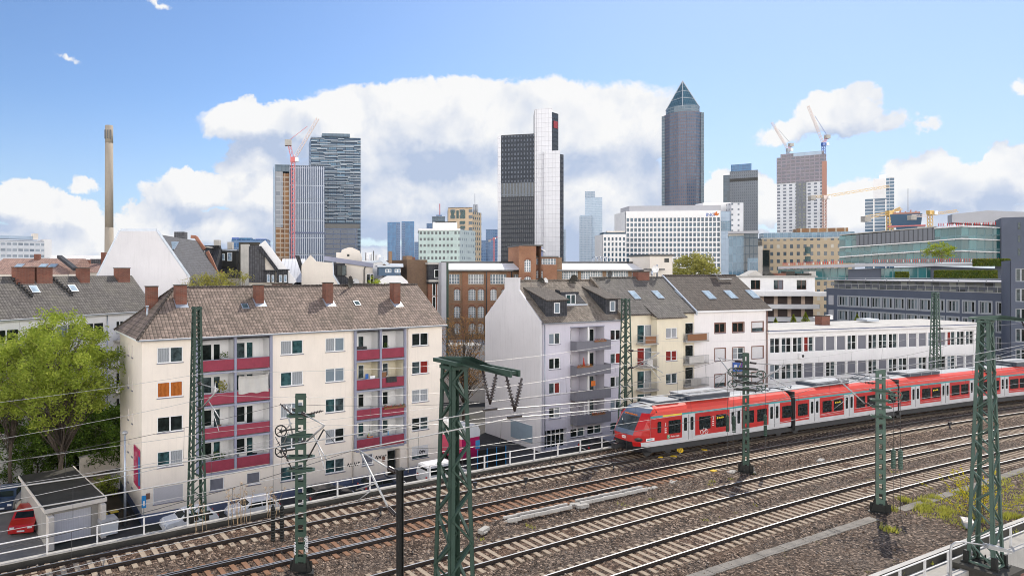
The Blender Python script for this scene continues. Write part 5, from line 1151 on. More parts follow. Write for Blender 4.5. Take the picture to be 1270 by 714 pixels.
def shed_dormer(roof, u0, u1, v0, zt, back, gzf, cheek='slate', win=None, roofmat='tiles_dark', name='dormer'):
    """dormer front at v0 from the roof plane to zt, its roof running back with slight fall to meet the main roof"""
    m1 = MB(); zb = gzf(v0)-.05; vb = back; zbk = gzf(vb)
    m1.q([(u0,v0,zb),(u1,v0,zb),(u1,v0,zt),(u0,v0,zt)], 0); m1.q([(u0,v0,zb),(u0,v0,zt),(u0,vb,zbk)], 0); m1.q([(u1,v0,zb),(u1,vb,zbk),(u1,v0,zt)], 0)
    m1.q([(u0-.2,v0-.25,zt+.02),(u1+.2,v0-.25,zt+.02),(u1+.2,vb,zbk+.08),(u0-.2,vb,zbk+.08)], 1); m1.q([(u0-.2,v0-.25,zt-.1),(u1+.2,v0-.25,zt-.1),(u1+.2,v0-.25,zt+.02),(u0-.2,v0-.25,zt+.02)], 1); m1.q([(u0-.2,v0-.25,zt-.1),(u1+.2,v0-.25,zt-.1),(u1+.2,v0,zt-.1),(u0-.2,v0,zt-.1)], 1)
    for s_ in (u0-.2, u1+.2): m1.q([(s_,v0-.25,zt-.1),(s_,v0-.25,zt+.02),(s_,vb,zbk+.08),(s_,vb,zbk-.02)], 1)
    o = m1.build(name, [cheek, roofmat], roof, fix=False)
    for (wu, wz, ww, wh) in (win or []): window(o, wu, wz, ww, wh, v0-.13, 1 if ww < 1 else 2, ('glass_lace','glass_b'), rev=.1, sill=None, merged=True)
    return o
shed_dormer(GROOF, 1.0, 4.1, .35, gz(.35)+1.85, 3.9, gz, win=[(2.1, gz(.35)+.35, .85, 1.2)]); shed_dormer(GROOF, 10.3, 12.3, .35, gz(.35)+1.85, 3.9, gz, win=[(10.9, gz(.35)+.35, .85, 1.2)])
m1 = MB(); m1.q([(5.0,1.6,gz(1.6)+.02),(8.6,1.6,gz(1.6)+.02),(8.6,3.0,gz(3.0)+.02),(5.0,3.0,gz(3.0)+.02)], 0); m1.box(5.0, 8.6, 1.55, 1.62, gz(1.6)-.1, gz(1.6)+.12, 1)
m1.q([(5.0,1.6,gz(1.6)),(5.0,3.1,gz(3.1)),(5.0,3.1,gz(3.1)+.5),(5.0,2.4,gz(3.1)+.4)], 0); m1.box(4.9, 8.7, 3.0, 3.1, gz(3.0)-.1, gz(3.0)+.25, 0); roofrec = m1.build('roof_terrace', ['slate', 'zinc'], GROOF, fix=False)
window(roofrec, 5.3, gz(1.75), 1.5, 1.15, 1.62, 2, ('glass_teal','glass_b'), rev=.1, sill=None, merged=True)
for px_, py_ in ((706, 350.5), (742, 346)): v = my; u = gf.u(px_, v); chimney(GROOF, u, v, zr-1.0, Z(py_, gf.Y+gf.s*u+gf.c*v), 1.3, .8, 'concrete')
for px_, py_, mt_ in ((676,349,'white_frame'),(671,357,'concrete_dark'),(709,357,'concrete_dark'),(712,345,'concrete_dark'),(756,340,'wire_dark')):
    v = my-.3; u = gf.u(px_, v); dish(GROOF, (u, v, max(Z(py_, gf.Y+gf.s*u+gf.c*v), zr-.1)), .45, R(random.uniform(-30, 10)), mt_)
m1 = MB(); m1.box(0, 3.6, -.09, -.04, 0, 2.0, 0); m1.box(0, 3.6, -.1, -.05, 2.0, 2.08, 1); m1.build('wall_poster', ['light_blue_panel', 'white_frame'], loc=(*gf.pt(-.1, 4.9), -5.2), rot=gf.a-math.pi/2, label='large faded light blue panel on the blank side wall of the lavender house', cat='poster')
# ===== yellow house
yf = Fr(*gf.pt(GL, 0), vp=2300); YL, YD, YE = 12.38, 9.6, 9.1
YR = empty('yellow_apartment_house', 'pale yellow apartment house with slab balconies between the lavender and white houses', 'house', (yf.X, yf.Y, 0), yf.a)
SPx = .85   # the middle block stands a little forward
rowz = [6.62, 3.83, 1.05, -1.73, -4.5]; hs = []; 
a1_, b1_ = yf.u(790.5), yf.u(809); a3_, b3_ = yf.u(850), yf.u(860.5); am, bm = yf.u(815, -SPx), yf.u(847.5, -SPx)
for z_ in rowz: hs.append((a1_, b1_, z_-1.1, z_+1.05)); hs.append((a3_, b3_, z_-1.1, z_+1.05))
w_ = MB(); wall(w_, .02, am, ST, YE, [h for h in hs if h[0] < am], 0, 0, .13); wall(w_, bm, YL, ST, YE, [h for h in hs if h[0] > am], 0, 0, .13)
mh = [(yf.u(826,-SPx), yf.u(840,-SPx), z_-.62, z_+.62) for z_ in rowz]; wall(w_, am, bm, ST, YE-.35, mh, 0, -SPx, .13); w_.q([(am,-SPx,ST),(am,0,ST),(am,0,YE),(am,-SPx,YE-.35)]); w_.q([(bm,-SPx,ST),(bm,0,ST),(bm,0,YE),(bm,-SPx,YE-.35)])
w_.build('wall', 'yellow_plaster', YR, fix=False)
for q, z_ in enumerate(rowz):
    window(YR, a1_, z_-1.1, b1_-a1_, 2.15, 0, 2, ('glass_teal','glass_curtain') if q != 1 else ('glass_red','glass_lace'), sill=None); window(YR, a3_, z_-1.1, b3_-a3_, 2.15, 0, 1, ('glass_a',), sill=None); window(YR, mh[q][0], z_-.62, mh[q][1]-mh[q][0], 1.24, -SPx, 2, [('glass_curtain','glass_curtain'),('glass_red','glass_red'),('glass_b','glass_b'),('glass_lace','glass_b'),('glass_b',)][q])
    if q < 4:
        for (l, r) in ((yf.u(788.5), am-.05), (bm+.05, yf.u(869.5))):
            s_ = MB(); s_.box(l, r, -1.15, -.01, z_-1.28, z_-1.12); bo = s_.build('balcony', 'concrete', YR)
            p = MB(); p.box(l, r, -1.15, -1.12, z_-.17, z_-.13, 0); p.box(l, l+.03, -1.15, -.02, z_-.17, z_-.13, 0); x = l
            while x < r: p.box(x, x+.025, -1.145, -1.12, z_-1.12, z_-.17, 0); x += .14
            if q < 3: p.box(l+.3+.3*q, r-.5*(q+1), -1.19, -1.16, z_-1.05, z_-.25, 1)
            p.build('railing', ['galvanised', ['pot_brown', 'grey_cloth', 'concrete'][q % 3]], bo)
rf = MB(); my = YD/2; zr = 13.35; rf.q([(-.1,-.35,YE-.1),(YL+.1,-.35,YE-.1),(YL+.1,my,zr),(-.1,my,zr)]); rf.q([(YL+.1,YD,YE-.1),(-.1,YD,YE-.1),(-.1,my,zr),(YL+.1,my,zr)]); sy = (zr-YE+.1)/(my+.35); yz = lambda v: YE-.1+sy*(v+.35)
rf.q([(am-.3,-SPx-.35,YE-.55),(bm+.3,-SPx-.35,YE-.55),(bm+.3,.9,yz(.9)+.03),(am-.3,.9,yz(.9)+.03)]); rf.q([(am-.3,-SPx-.35,YE-.68),(bm+.3,-SPx-.35,YE-.68),(bm+.3,-SPx-.35,YE-.55),(am-.3,-SPx-.35,YE-.55)], 1); rf.q([(-.1,-.35,YE-.23),(YL+.1,-.35,YE-.23),(YL+.1,-.35,YE-.1),(-.1,-.35,YE-.1)], 1); rf.q([(am-.3,-SPx-.35,YE-.68),(bm+.3,-SPx-.35,YE-.68),(bm+.3,0,YE-.68),(am-.3,0,YE-.68)], 1)
rf.q([(am-.3,-SPx-.35,YE-.6),(am-.3,-SPx-.35,YE-.55),(am-.3,.9,yz(.9)+.03),(am-.3,.1,YE-.2)], 1)
YROOF = rf.build('roof', ['tiles_grey', 'tiles_dark'], YR, fix=False); rc = MB(); ridge(rc, (0,my,zr), (YL+.1,my,zr)); rc.build('ridge_tiles', 'tiles_grey', YROOF, fix=False)
# thick verge between the lavender and the yellow roof
fw_ = MB(); fw_.extr([(-.4,YE-.2),(my,zr+.15),(my,zr-.4),(-.4,YE-.7)], -.22, .05, axis='x'); fw_.build('party_wall', 'tiles_brown', YROOF, fix=False)
ya = math.atan(sy)
for px_, py_ in ((791, 385), (820, 384), (849, 384)): v = 1.7; u = yf.u(px_, v); skylight(YROOF, u, v, yz(v)+.02, .95, 1.35, ya)
chimney(YROOF, yf.u(795, my), my, zr-.8, zr+.8, 2.0, .9, 'brick_chimney'); dish(YROOF, (yf.u(812.5, my), my, zr+1.1), .5, R(-20))
m1 = MB(); m1.tube([(yf.u(815,my), my, zr),(yf.u(815,my), my, zr+1.7)], .1, 8); m1.lathe([(.1,0),(.16,.1),(.16,.5),(.02,.7)], (yf.u(812,my)-.5, my, zr+.2), 10); m1.build('vent_pipe', 'zinc', YROOF)
# ===== white house
hf = Fr(*yf.pt(YL, 0), vp=2700); WL, WD, WE = 12.72, 10., 9.25
WH = empty('white_house', 'white rendered house with brown framed windows and three skylights', 'house', (hf.X, hf.Y, 0), hf.a)
cs = [(886.5,899.5),(908.5,922.5),(932.5,946.5)]; rz3 = [6.85, 3.45, .1, -3.2]; hs = []
for (p, q) in cs:
    for r, z_ in enumerate(rz3): hs.append((hf.u(p), hf.u(q), z_-.62-.15*(r > 0), z_+.62+.15*(r > 0)))
w_ = MB(); wall(w_, 0, WL, ST, WE, hs, 0, 0, .13); w_.q([(WL,0,ST),(WL,WD,ST),(WL,WD,WE),(WL,0,WE)]); w_.q([(WL,0,WE),(WL,WD,WE),(WL,WD/2,13.5)]); w_.q([(0,0,WE-.1),(0,WD/2,13.5),(0,WD,WE)]); w_.build('wall', 'white_plaster', WH, fix=False)
closed = {1, 9, 2, 10}
for q, h in enumerate(hs):
    kk = q % 4, q//4
    if kk in ((0,0),(0,1)): window(WH, h[0], h[2], h[1]-h[0], h[3]-h[2], 0, 2, ('glass_a',), 'brown_frame', fw=.09)
    elif kk == (1, 1) or kk == (2, 1): window(WH, h[0], h[2], h[1]-h[0], h[3]-h[2], 0, 2, ('glass_curtain','glass_b'), 'white_frame', bars=1)
    elif kk == (0, 2) or kk == (2, 0): rollshutter(WH, h[0], h[2], h[1]-h[0], h[3]-h[2], 'shutter_white', .45, 'brown_frame')
    else: rollshutter(WH, h[0], h[2], h[1]-h[0], h[3]-h[2], 'shutter_white', 0, 'brown_frame')
    fr_ = MB(); 
    for (x0, x1, z0, z1) in ((h[0]-.1,h[0],h[2]-.1,h[3]+.1),(h[1],h[1]+.1,h[2]-.1,h[3]+.1),(h[0],h[1],h[3],h[3]+.1),(h[0],h[1],h[2]-.12,h[2]-.06)): fr_.box(x0, x1, -.03, .02, z0, z1)
    fr_.build('surround', 'brown_frame', WH)
rf = MB(); my = WD/2; zr = 13.6; rf.q([(-.1,-.4,WE-.1),(WL+.45,-.4,WE-.1),(WL+.45,my,zr),(-.1,my,zr)]); rf.q([(WL+.45,WD+.4,WE-.1),(-.1,WD+.4,WE-.1),(-.1,my,zr),(WL+.45,my,zr)]); rf.q([(-.1,-.4,WE-.3),(WL+.45,-.4,WE-.3),(WL+.45,-.4,WE-.1),(-.1,-.4,WE-.1)], 1); rf.q([(-.1,-.4,WE-.3),(WL+.45,-.4,WE-.3),(WL+.45,.05,WE-.3),(-.1,.05,WE-.3)], 1)
rf.q([(WL+.45,-.4,WE-.3),(WL+.45,my,zr-.2),(WL+.45,my,zr),(WL+.45,-.4,WE-.1)], 1); rf.q([(WL+.45,WD+.4,WE-.3),(WL+.45,my,zr-.2),(WL+.45,my,zr),(WL+.45,WD+.4,WE-.1)], 1)
WROOF = rf.build('roof', ['tiles_dark', 'white_frame'], WH, fix=False); sw_ = (zr-WE+.1)/(my+.4); wz = lambda v: WE-.1+sw_*(v+.4); rc = MB(); ridge(rc, (0,my,zr), (WL+.4,my,zr)); rc.build('ridge_tiles', 'tiles_dark', WROOF, fix=False)
for px_ in (884, 911, 938): v = 1.3; u = hf.u(px_, v); skylight(WROOF, u, v, wz(v)+.02, 1.15, 1.5, math.atan(sw_))
u = hf.u(900.5, my-.4); chimney(WROOF, u, my-.3, zr-.7, Z(346.5, hf.Y+hf.s*u+hf.c*my), .9, .8, 'brick_chimney')
m1 = MB(); m1.box(hf.u(890,my-.8), hf.u(905,my-.8), my-1.1, my-.9, zr-.55, zr-.45); m1.bar((hf.u(890,my-.8), my-1.1, zr-.5),(hf.u(890,my-.8), my-.3, zr+.3),.08,.08); m1.box(hf.u(886,my-.8), hf.u(894,my-.8), my-1.0, my-.2, zr+.08, zr+.16); m1.build('roof_walkway', 'galvanised', WROOF)
fw_ = MB(); fw_.extr([(-.45,WE-.1),(my,zr+.1),(my,zr-.4),(-.45,WE-.6)], -.16, .06, axis='x'); fw_.build('verge', 'zinc', WROOF, fix=False)
m1 = MB(); m1.box(hf.u(908), hf.u(921), -.14, -.06, 1.15, 2.35, 0); m1.box(hf.u(909.5), hf.u(913), -.146, -.14, 1.4, 2.0, 1)
sg = empty('advertising_sign', 'dark blue advertising sign between two shuttered windows of the white house', 'sign', (hf.X, hf.Y, 0), hf.a); m1.build('panel', ['board_blue', 'plain_white'], sg)
m1 = MB(); [m1.bar((hf.u(914)+.3*k, -.15, 1.3), (hf.u(914)+.5+.3*k, -.15, 2.25), .1, .02, mat=k) for k in range(3)]; m1.build('emblem', ['yellow_stripe', 'magenta', 'sky_blue'], sg)
dp = MB(); dp.tube([(WL-.12,-.1,WE-.3),(WL-.12,-.1,ST)], .07, 8); dp.build('downpipe', 'brown_frame', WH)
# ===== long low white workshop building
lf = Fr(*hf.pt(WL+.08, 0), vp=3250); LL, LD_, LE = 40.1, 7.5, 6.28
LO = empty('low_office_building', 'long low white flat roofed building with two bands of windows behind the train', 'building', (lf.X, lf.Y, 0), lf.a)
hs = []; nb = 10; x = .35; bw = (LL-.7)/nb; dfr = random.Random(5)
for k in range(nb):
    for (z0, z1) in ((3.2, 5.25), (-.35, 1.7), (-3.9, -1.85)):
        for s_ in (0, 1): hs.append((x+k*bw+s_*bw/2+.12, x+k*bw+(s_+1)*bw/2-.12, z0, z1))
w_ = MB(); wall(w_, 0, LL, ST, LE-.35, hs, 0, 0, .16); w_.q([(LL,0,ST),(LL,LD_,ST),(LL,LD_,LE),(LL,0,LE)]); w_.q([(0,0,ST),(0,LD_,ST),(0,LD_,LE),(0,0,LE)]); w_.build('wall', 'white_wall', LO, fix=False)
for h in hs[:]:
    t_ = dfr.random(); pn = ('blind_grey',) if t_ < .33 else (('glass_b','glass_a') if t_ < .75 else ('glass_lace','glass_b') if t_ < .9 else (('glass_red','glass_b') if dfr.random() < .5 else ('glass_a','glass_b')))
    window(LO, h[0], h[2], h[1]-h[0], h[3]-h[2], 0, 1 if t_ < .33 else 2, pn, 'white_frame', bars=0 if t_ < .33 else 1, sill=None, merged=True, rev=.16)
rf = MB(); rf.box(-.2, LL+.2, -.45, .02, LE-.34, LE-.10, 1); rf.box(-.2, LL+.2, -.48, .05, LE-.098, LE+.02, 2); rf.box(-.05, LL+.05, .05, LD_, LE-.3, LE+.12, 0); rf.q([(-.2,-.47,LE+.024),(LL+.2,-.47,LE+.024),(LL+.2,.3,LE+.2),(-.2,.3,LE+.2)], 3); rf.q([(-.2,.3,LE+.2),(LL+.2,.3,LE+.2),(LL+.2,LD_,LE+.22),(-.2,LD_,LE+.22)], 3)
lr_ = rf.build('roof', ['white_wall', 'white_wall', 'blue_plinth', 'concrete_pale'], LO, fix=False)
v = 3.; u = lf.u(1020, v); chimney(lr_, u, v, LE+.2, Z(391, lf.Y+lf.s*u+lf.c*v), 1.5, 1.0); m1 = MB(); m1.box(u+.8, u+1.3, v-.5, v+.2, LE+1.0, LE+1.6); m1.build('air_conditioner', 'white_frame', lr_)
m1 = MB(); v = 4.; m1.box(lf.u(1075,v), lf.u(1090,v), v, v+1.5, LE+.4, LE+.75); m1.build('rooflight', 'zinc', lr_)
m1 = MB(); u = lf.u(992); m1.box(u-.3, u+.45, -.3, -.01, 2.4, 3.0, 0); m1.tube([(u+.18,-.31,2.7),(u+.18,-.30,2.7)], .2, 12, 1); m1.build('air_conditioner', ['white_frame', 'train_black'], LO)
# ---------------------------------------------------------------- far skyline: every tower a thing with its own parts
def tower(name, label, cat, px0, px1, pyt, Y, depth, fac, side=None, ang=None, vp=None, zb=ST, top='grey_wall', group=None, parapet=.0):
    if vp is not None: fr = Fr(*P(px0, Y), vp=vp)
    elif ang is not None: fr = Fr(*P(px0, Y), ang=ang)
    else: fr = facing((px0+px1)/2, Y); X, _ = P(px0, Y); fr = Fr(X, Y, ang=fr.a)
    th = empty(name, label, cat, (fr.X, fr.Y, 0), fr.a, group); w_ = fr.u(px1); zt = Z(pyt, Y)
    m1 = MB(); m1.box(0, w_, 0, depth, zb, zt, 0, skip='lrkt'); m1.build('facade', fac, th, fix=False)
    m1 = MB(); m1.box(0, w_, 0, depth, zb, zt, 0, skip='ftb'); m1.build('side_walls', side or fac, th, fix=False)
    m1 = MB(); m1.box(0, w_, 0, depth, zt-.4, zt, 0, skip='b') if parapet == 0 else m1.box(-parapet, w_+parapet, -parapet, depth+parapet, zt-parapet*2, zt+parapet, 0); m1.build('roof', top, th, fix=False)
    return th, fr, w_, zt
def add(th, fr, name, px0, px1, py0, py1, mat, v0=-.3, v1=.0, Y=None):
    """box on the thing's frame given by photo columns and rows (rows read at depth v0)"""
    u0, z1 = fr.uz(px0, py0, v0); u1, z0 = fr.uz(px1, py1, v0); m1 = MB(); m1.box(u0, u1, v0, v1, min(z0, z1), max(z0, z1)); return m1.build(name, mat, th, fix=False)
# power station chimney
X, Y = P(135.3, 330.); th = empty('factory_chimney', 'tall slender concrete chimney standing alone at the left of the skyline', 'chimney', (X, Y, 0)); zt = Z(156, 330.)
m1 = MB(); m1.tube([(0,0,ST),(0,0,zt-52)], [2.5, 2.15], 20); m1.build('lower_shaft', 'chimney_tan', th); m1 = MB(); m1.tube([(0,0,zt-52),(0,0,zt-9)], [2.12, 1.98], 20); m1.build('upper_shaft', 'chimney_tan', th); m1 = MB(); m1.tube([(0,0,zt-9),(0,0,zt)], [1.99, 1.97], 20); [m1.box(-.35+1.3*k, .35+1.3*k, -2.05, -1.5, zt-7, zt-2.5, 1) for k in (-1, 0, 1)]; m1.build('chimney_head', ['chimney_tan', 'train_black'], th)
# hospital at far left
th, fr, w_, zt = tower('hospital_building', 'long white building with ribbon windows at the far left edge of the skyline', 'building', -30, 55, 297, 380., 20., 'fac_hospital', vp=1500)
add(th, fr, 'side_wing', 54.8, 64, 296.5, 320, 'white_wall', 0, 20); add(th, fr, 'roof_storey', -30, 43, 291, 297, 'fac_bluepanel', 3, 12); add(th, fr, 'lift_house', 41, 47.5, 289.5, 297, 'offwhite_wall', 2, 8)
# hotel tower under construction with vertical fins
th, fr, w_, zt = tower('striped_office_tower', 'tower with vertical white stripes, its left side still open and orange', 'tower', 359, 402.5, 205, 480., 30., 'fac_hotel', ang=R(8), top='grey_frame')
fr0 = Fr(*P(340.5, 478.), ang=R(8)); m_ = th
def sub(name, p0, p1, y0, y1, mat, dv=0., d=10.):
    u0, z1 = fr.uz(p0, y0, dv); u1, z0 = fr.uz(p1, y1, dv); m1 = MB(); m1.box(u0, u1, dv, dv+d, max(z0, ST), z1); return m1.build(name, mat, th, fix=False)
sub('construction_side', 341.5, 351, 212, 345, 'fac_netting', .6, 20); sub('open_floors', 351, 359, 215, 345, 'fac_concreteframe', 1.2, 20); sub('orange_floors', 342, 351, 282, 345, 'fac_concreteframe', .4, 1); sub('glass_crown', 340.5, 359.5, 204, 213, 'fac_glass_dark', .3, 24); sub('corner_fin', 339.8, 341.3, 204, 345, 'fac_bluepanel', .2, 24)
sub('ring_floor', 359, 402.6, 287.5, 290, 'blue_plinth', -.25, .2)
for yy in (246, 271, 314): sub('floor_line', 359, 402.4, yy, yy+.6, 'grey_frame', -.3, .25)
th, fr, w_, zt = tower('residential_tower', 'dark blue residential tower wrapped in staggered white balcony bands', 'tower', 385.5, 447.3, 170, 520., 32., 'fac_resid', ang=R(6), top='fac_glass_dark')
sub('penthouse', 399.5, 434, 165.3, 170.2, 'fac_glass_dark', 4, 20); rnd = random.Random(3)
bn_ = MB(); nfl = 34; y_ = 170.
for k in range(nfl):
    yy = 171+k*3.22; x = 385.5; z_ = Z(yy, fr.Y)
    uu = rnd.uniform(0, 6); 
    if k < 32:
        u = 0
        while u < w_:
            L = rnd.choice((5., 8., 11.)); o_ = rnd.choice((0, 1.15)); bn_.box(u, min(u+L, w_), -.9, .0, z_-o_-.75, z_-o_-.25); bn_.box(min(u+L, w_)-.3, min(u+L, w_), -.9, 0, z_-o_-2., z_-o_-.9) if rnd.random() < .35 else None; u += L
bn_.build('balcony_bands', 'pale_band', th, fix=False); sub('plinth_floors', 384., 443.5, 280, 345, 'fac_lower', -1.4, 1.2); sub('dark_storey', 402, 446, 277.5, 283, 'train_black', -1.6, 1.)
def boom(mb, a, b, w, n, mat=0, tri=True):
    """lattice boom: three or four chords with zigzag"""
    a, b = Vector(a), Vector(b); d = (b-a).normalized(); s = d.cross(Vector((0,0,1)))
    s = Vector((1,0,0)) if s.length < .1 else s.normalized(); t_ = s.cross(d).normalized()
    cs = [s*w/2-t_*w/2, -s*w/2-t_*w/2, t_*w/2] if tri else [s*w/2-t_*w/2, -s*w/2-t_*w/2, -s*w/2+t_*w/2, s*w/2+t_*w/2]
    r = w*.145
    for c in cs: mb.bar(a+c, b+c, r, r, mat)
    for k in range(n):
        p, q = a.lerp(b, k/n), a.lerp(b, (k+1)/n)
        for j in range(len(cs)): mb.bar(p+cs[j], q+cs[(j+1) % len(cs)], r*.7, r*.7, mat)
def crane(label, px, pyb, pyt, Y, jib, cj, mat, mat2=None, w=1.8, luff=False, group='tower cranes', jibm=None):
    X, _ = P(px, Y); th = empty('tower_crane', label, 'crane', (X, Y, 0), 0, group); zt, zb = Z(pyt, Y), Z(pyb, Y); L = lambda p, q: ((p-px)*Y/F, 0, Z(q, Y))
    m1 = MB(); boom(m1, (0,0,zb), (0,0,zt), w, max(3, int((zt-zb)/w/1.1)), 0, False); m1.build('mast', mat, th, fix=False)
    m1 = MB(); boom(m1, L(*jib[0]), L(*jib[1]), w*.8, 14); m1.build('jib', jibm or mat, th, fix=False); m1 = MB(); boom(m1, L(*cj[0]), L(*cj[1]), w*.8, 4); m1.build('counter_jib', mat2 or mat, th, fix=False)
    m1 = MB(); m1.box(-w*.7, w*.7, -w*.7, w*.7, zt-w*.3, zt+w*1.1); m1.build('slewing_unit', mat, th); e = L(*cj[1]); m1 = MB(); m1.box(e[0]-w*.9, e[0]+w*.9, -w*.8, w*.8, e[2]-w*1.3, e[2]+w*.3); m1.build('counterweight', 'concrete', th)
    m1 = MB(); m1.box(w*.6, w*1.6, -w*1.2, -w*.2, zt-w*.3, zt+w*.8); m1.build('cabin', 'plain_white', th)
    if luff: m1 = MB(); q = L(*cj[1]); r_ = L(*jib[1]); m1.bar(q, (q[0]*.35+r_[0]*.65, 0, q[2]*.35+r_[2]*.65), .25, .25); m1.build('stay_cable', mat, th)
    return th
crane('tall red and white luffing crane in front of the striped tower', 363.5, 330, 200, 470., ((363.5,199),(394,147)), ((363.5,199),(357.5,175)), 'crane_red', 'crane_red', 2.6, True, jibm='crane_pale')
# twin blue towers
for i, (a, b, t_) in enumerate(((480.5, 496.3, 275.5), (498, 513.8, 274.5))):
    th, fr, w_, zt = tower('blue_glass_tower', ['left one', 'right one'][i]+' of the twin blue glass towers', 'tower', a, b, t_, 1050., 20., 'fac_twin', top='fac_twin', group='twin blue towers'); sub('curved_edge', a+.2 if i else a+11, b-11.2 if i else b-.2, t_+1, 345, 'fac_bluefar', -.8, .6)
th, fr, w_, zt = tower('blue_office_block', 'narrow pale blue block just right of the twin towers', 'tower', 514, 519, 300, 1000., 20., 'fac_bluefar')
# pale green office cube and what rises behind it
th, fr, w_, zt = tower('green_office_cube', 'pale green office cube with rows of small square windows', 'office building', 519.5, 570, 284.5, 330., 21., 'fac_green', 'fac_green_side', ang=R(-6), top='white_wall', parapet=.35)
f2 = Fr(*fr.pt(w_), ang=R(50)); u2 = f2.u(589.5); m1 = MB(); m1.box(0, u2, 0, 3, ST, zt-.2); o = m1.build('side_wing', 'fac_green_side', th, fix=False); o.location = (w_, 0, 0); o.rotation_euler = (0, 0, f2.a-fr.a)
sub('plant_room', 537, 567, 275.5, 284.5, 'white_wall', 4, 6); sub('crown_rail', 540, 566, 275, 276, 'concrete_dark', 3.9, .1)
th, fr, w_, zt = tower('blue_glass_block', 'small dark blue glass tower top with a thin orange antenna behind the green cube', 'tower', 536, 552, 268.5, 700., 20., 'fac_glass_dark')
sub('lower_wing', 529, 536, 277, 345, 'fac_bluefar', 0, 18); sub('top_box', 541, 548, 266.5, 268.6, 'fac_bluefar', 4, 10); m1 = MB(); u_, z_ = fr.uz(545.5, 252); m1.tube([(u_, 6, zt), (u_, 6, z_)], .5, 6); m1.build('antenna', 'crane_red', th)
th, fr, w_, zt = tower('beige_tower', 'sand coloured tower with tall dark window slots behind the green cube', 'tower', 556, 586, 257.5, 430., 26., 'fac_beige', 'fac_buff', ang=R(-8), top='concrete_dark')
for (a, b) in ((559.5, 563.5), (566, 569), (571, 577)): sub('tall_window', a, b, 261, 271, 'glass_teal', -.15, .14); 
for yy in (274, 280): sub('tall_window', 571, 577, yy, yy+3.5, 'glass_teal', -.15, .14)
f2 = Fr(*fr.pt(w_), ang=R(48)); u2 = f2.u(597); m1 = MB(); m1.box(0, u2, 0, 3, ST, zt-3); o = m1.build('side_wing', 'fac_buff', th, fix=False); o.location = (w_, 0, 0); o.rotation_euler = (0, 0, f2.a-fr.a)
for p_ in (588.5, 591.5): m1 = MB(); u_, z_ = fr.uz(p_, 253.5, 10); m1.tube([(u_, 10, zt-4), (u_, 10, z_)], .8, 8); m1.build('flue', 'grey_frame', th)
m1 = MB(); u_, z_ = fr.uz(589, 240, 10); m1.tube([(u_, 10, zt-4), (u_, 10, z_)], .2, 5); m1.build('antenna', 'grey_frame', th)
th, fr, w_, zt = tower('distant_blue_tower', 'hazy blue stepped tower between the sand coloured and the black tower', 'tower', 602.5, 617, 284.5, 900., 20., 'fac_bluefar'); sub('lower_wing', 597, 603, 298, 345, 'fac_bluefar', -3, 18)
crane('thin red crane in front of the hazy blue tower', 612.5, 330, 296, 850., ((612.5,296),(621,292)), ((612.5,296),(607,298)), 'crane_red', w=1.5)
# black and white pair
th, fr, w_, zt = tower('black_and_white_tower', 'broad black tower slab joined to taller white service towers', 'tower', 621.5, 662.7, 167.8, 560., 26., 'fac_black', ang=R(-14), top='train_black')
sub('upper_facade', 621.8, 662.4, 169, 227, 'fac_black_up', -.2, .18); sub('slit_band', 621.8, 662.4, 227.5, 243.5, 'fac_black_mid', -.3, .28)
sub('white_edge', 617.3, 621.3, 169.5, 345, 'fac_white_panels', -.8, 26); sub('dark_seam', 662.8, 665.6, 137, 345, 'train_black', .5, 20); sub('white_core', 665.6, 684.5, 135.3, 345, 'fac_white_panels', -1.5, 22); sub('core_fin', 663., 665.4, 135.6, 345, 'fac_white_panels', -.9, 1.)
sub('lower_core', 675, 694.5, 187.5, 345, 'fac_white_panels', -4.5, 20); 
f2 = Fr(*fr.pt(fr.u(684.5, -1.5), -1.5), ang=R(40)); 
def wing(px_, yt, u_, v_, a_, mat, nm, dep=2.):
    f_ = Fr(*fr.pt(u_, v_), ang=a_); uu = f_.u(px_); Yt = f_.Y; m1 = MB(); m1.box(.02, uu, .0, dep, ST, Z(yt, Yt)); o = m1.build(nm, mat, th, fix=False); o.location = (u_, v_, 0); o.rotation_euler = (0, 0, a_-fr.a); return f_, uu
fA, uA = wing(692.5, 139, fr.u(684.5, -1.5), -1.5, R(42), 'fac_black', 'dark_flank'); wing(699, 191, fr.u(694.5, -4.5), -4.5, R(42), 'fac_black', 'dark_flank')
m1 = MB(); za = Z(145, fA.Y); m1.box(2.5, uA-2., -.5, -.1, za-9, za-3); o = m1.build('roof_sign', 'sign_red', th); o.location = (fr.u(684.5, -1.5), -1.5, 0); o.rotation_euler = (0, 0, R(42)-fr.a)
# pale tower far away
th, fr, w_, zt = tower('pale_blue_tower', 'pale blue grey high rise with a stepped top, far behind the brick factory', 'tower', 725.5, 747, 245.5, 1500., 40., 'fac_pale', top='fac_pale'); sub('upper_core', 725.5, 738, 237.5, 345, 'fac_pale_dark', 1, 30); sub('front_wing', 718.5, 734, 268, 345, 'fac_pale_dark', -6, 30); sub('wing_cap', 719.5, 733, 266.8, 268.2, 'fac_pale', -5, 10)
th, fr, w_, zt = tower('thin_distant_tower', 'narrow distant tower showing right of the white service tower', 'tower', 697.5, 701.5, 285, 1300., 20., 'fac_pale_dark')
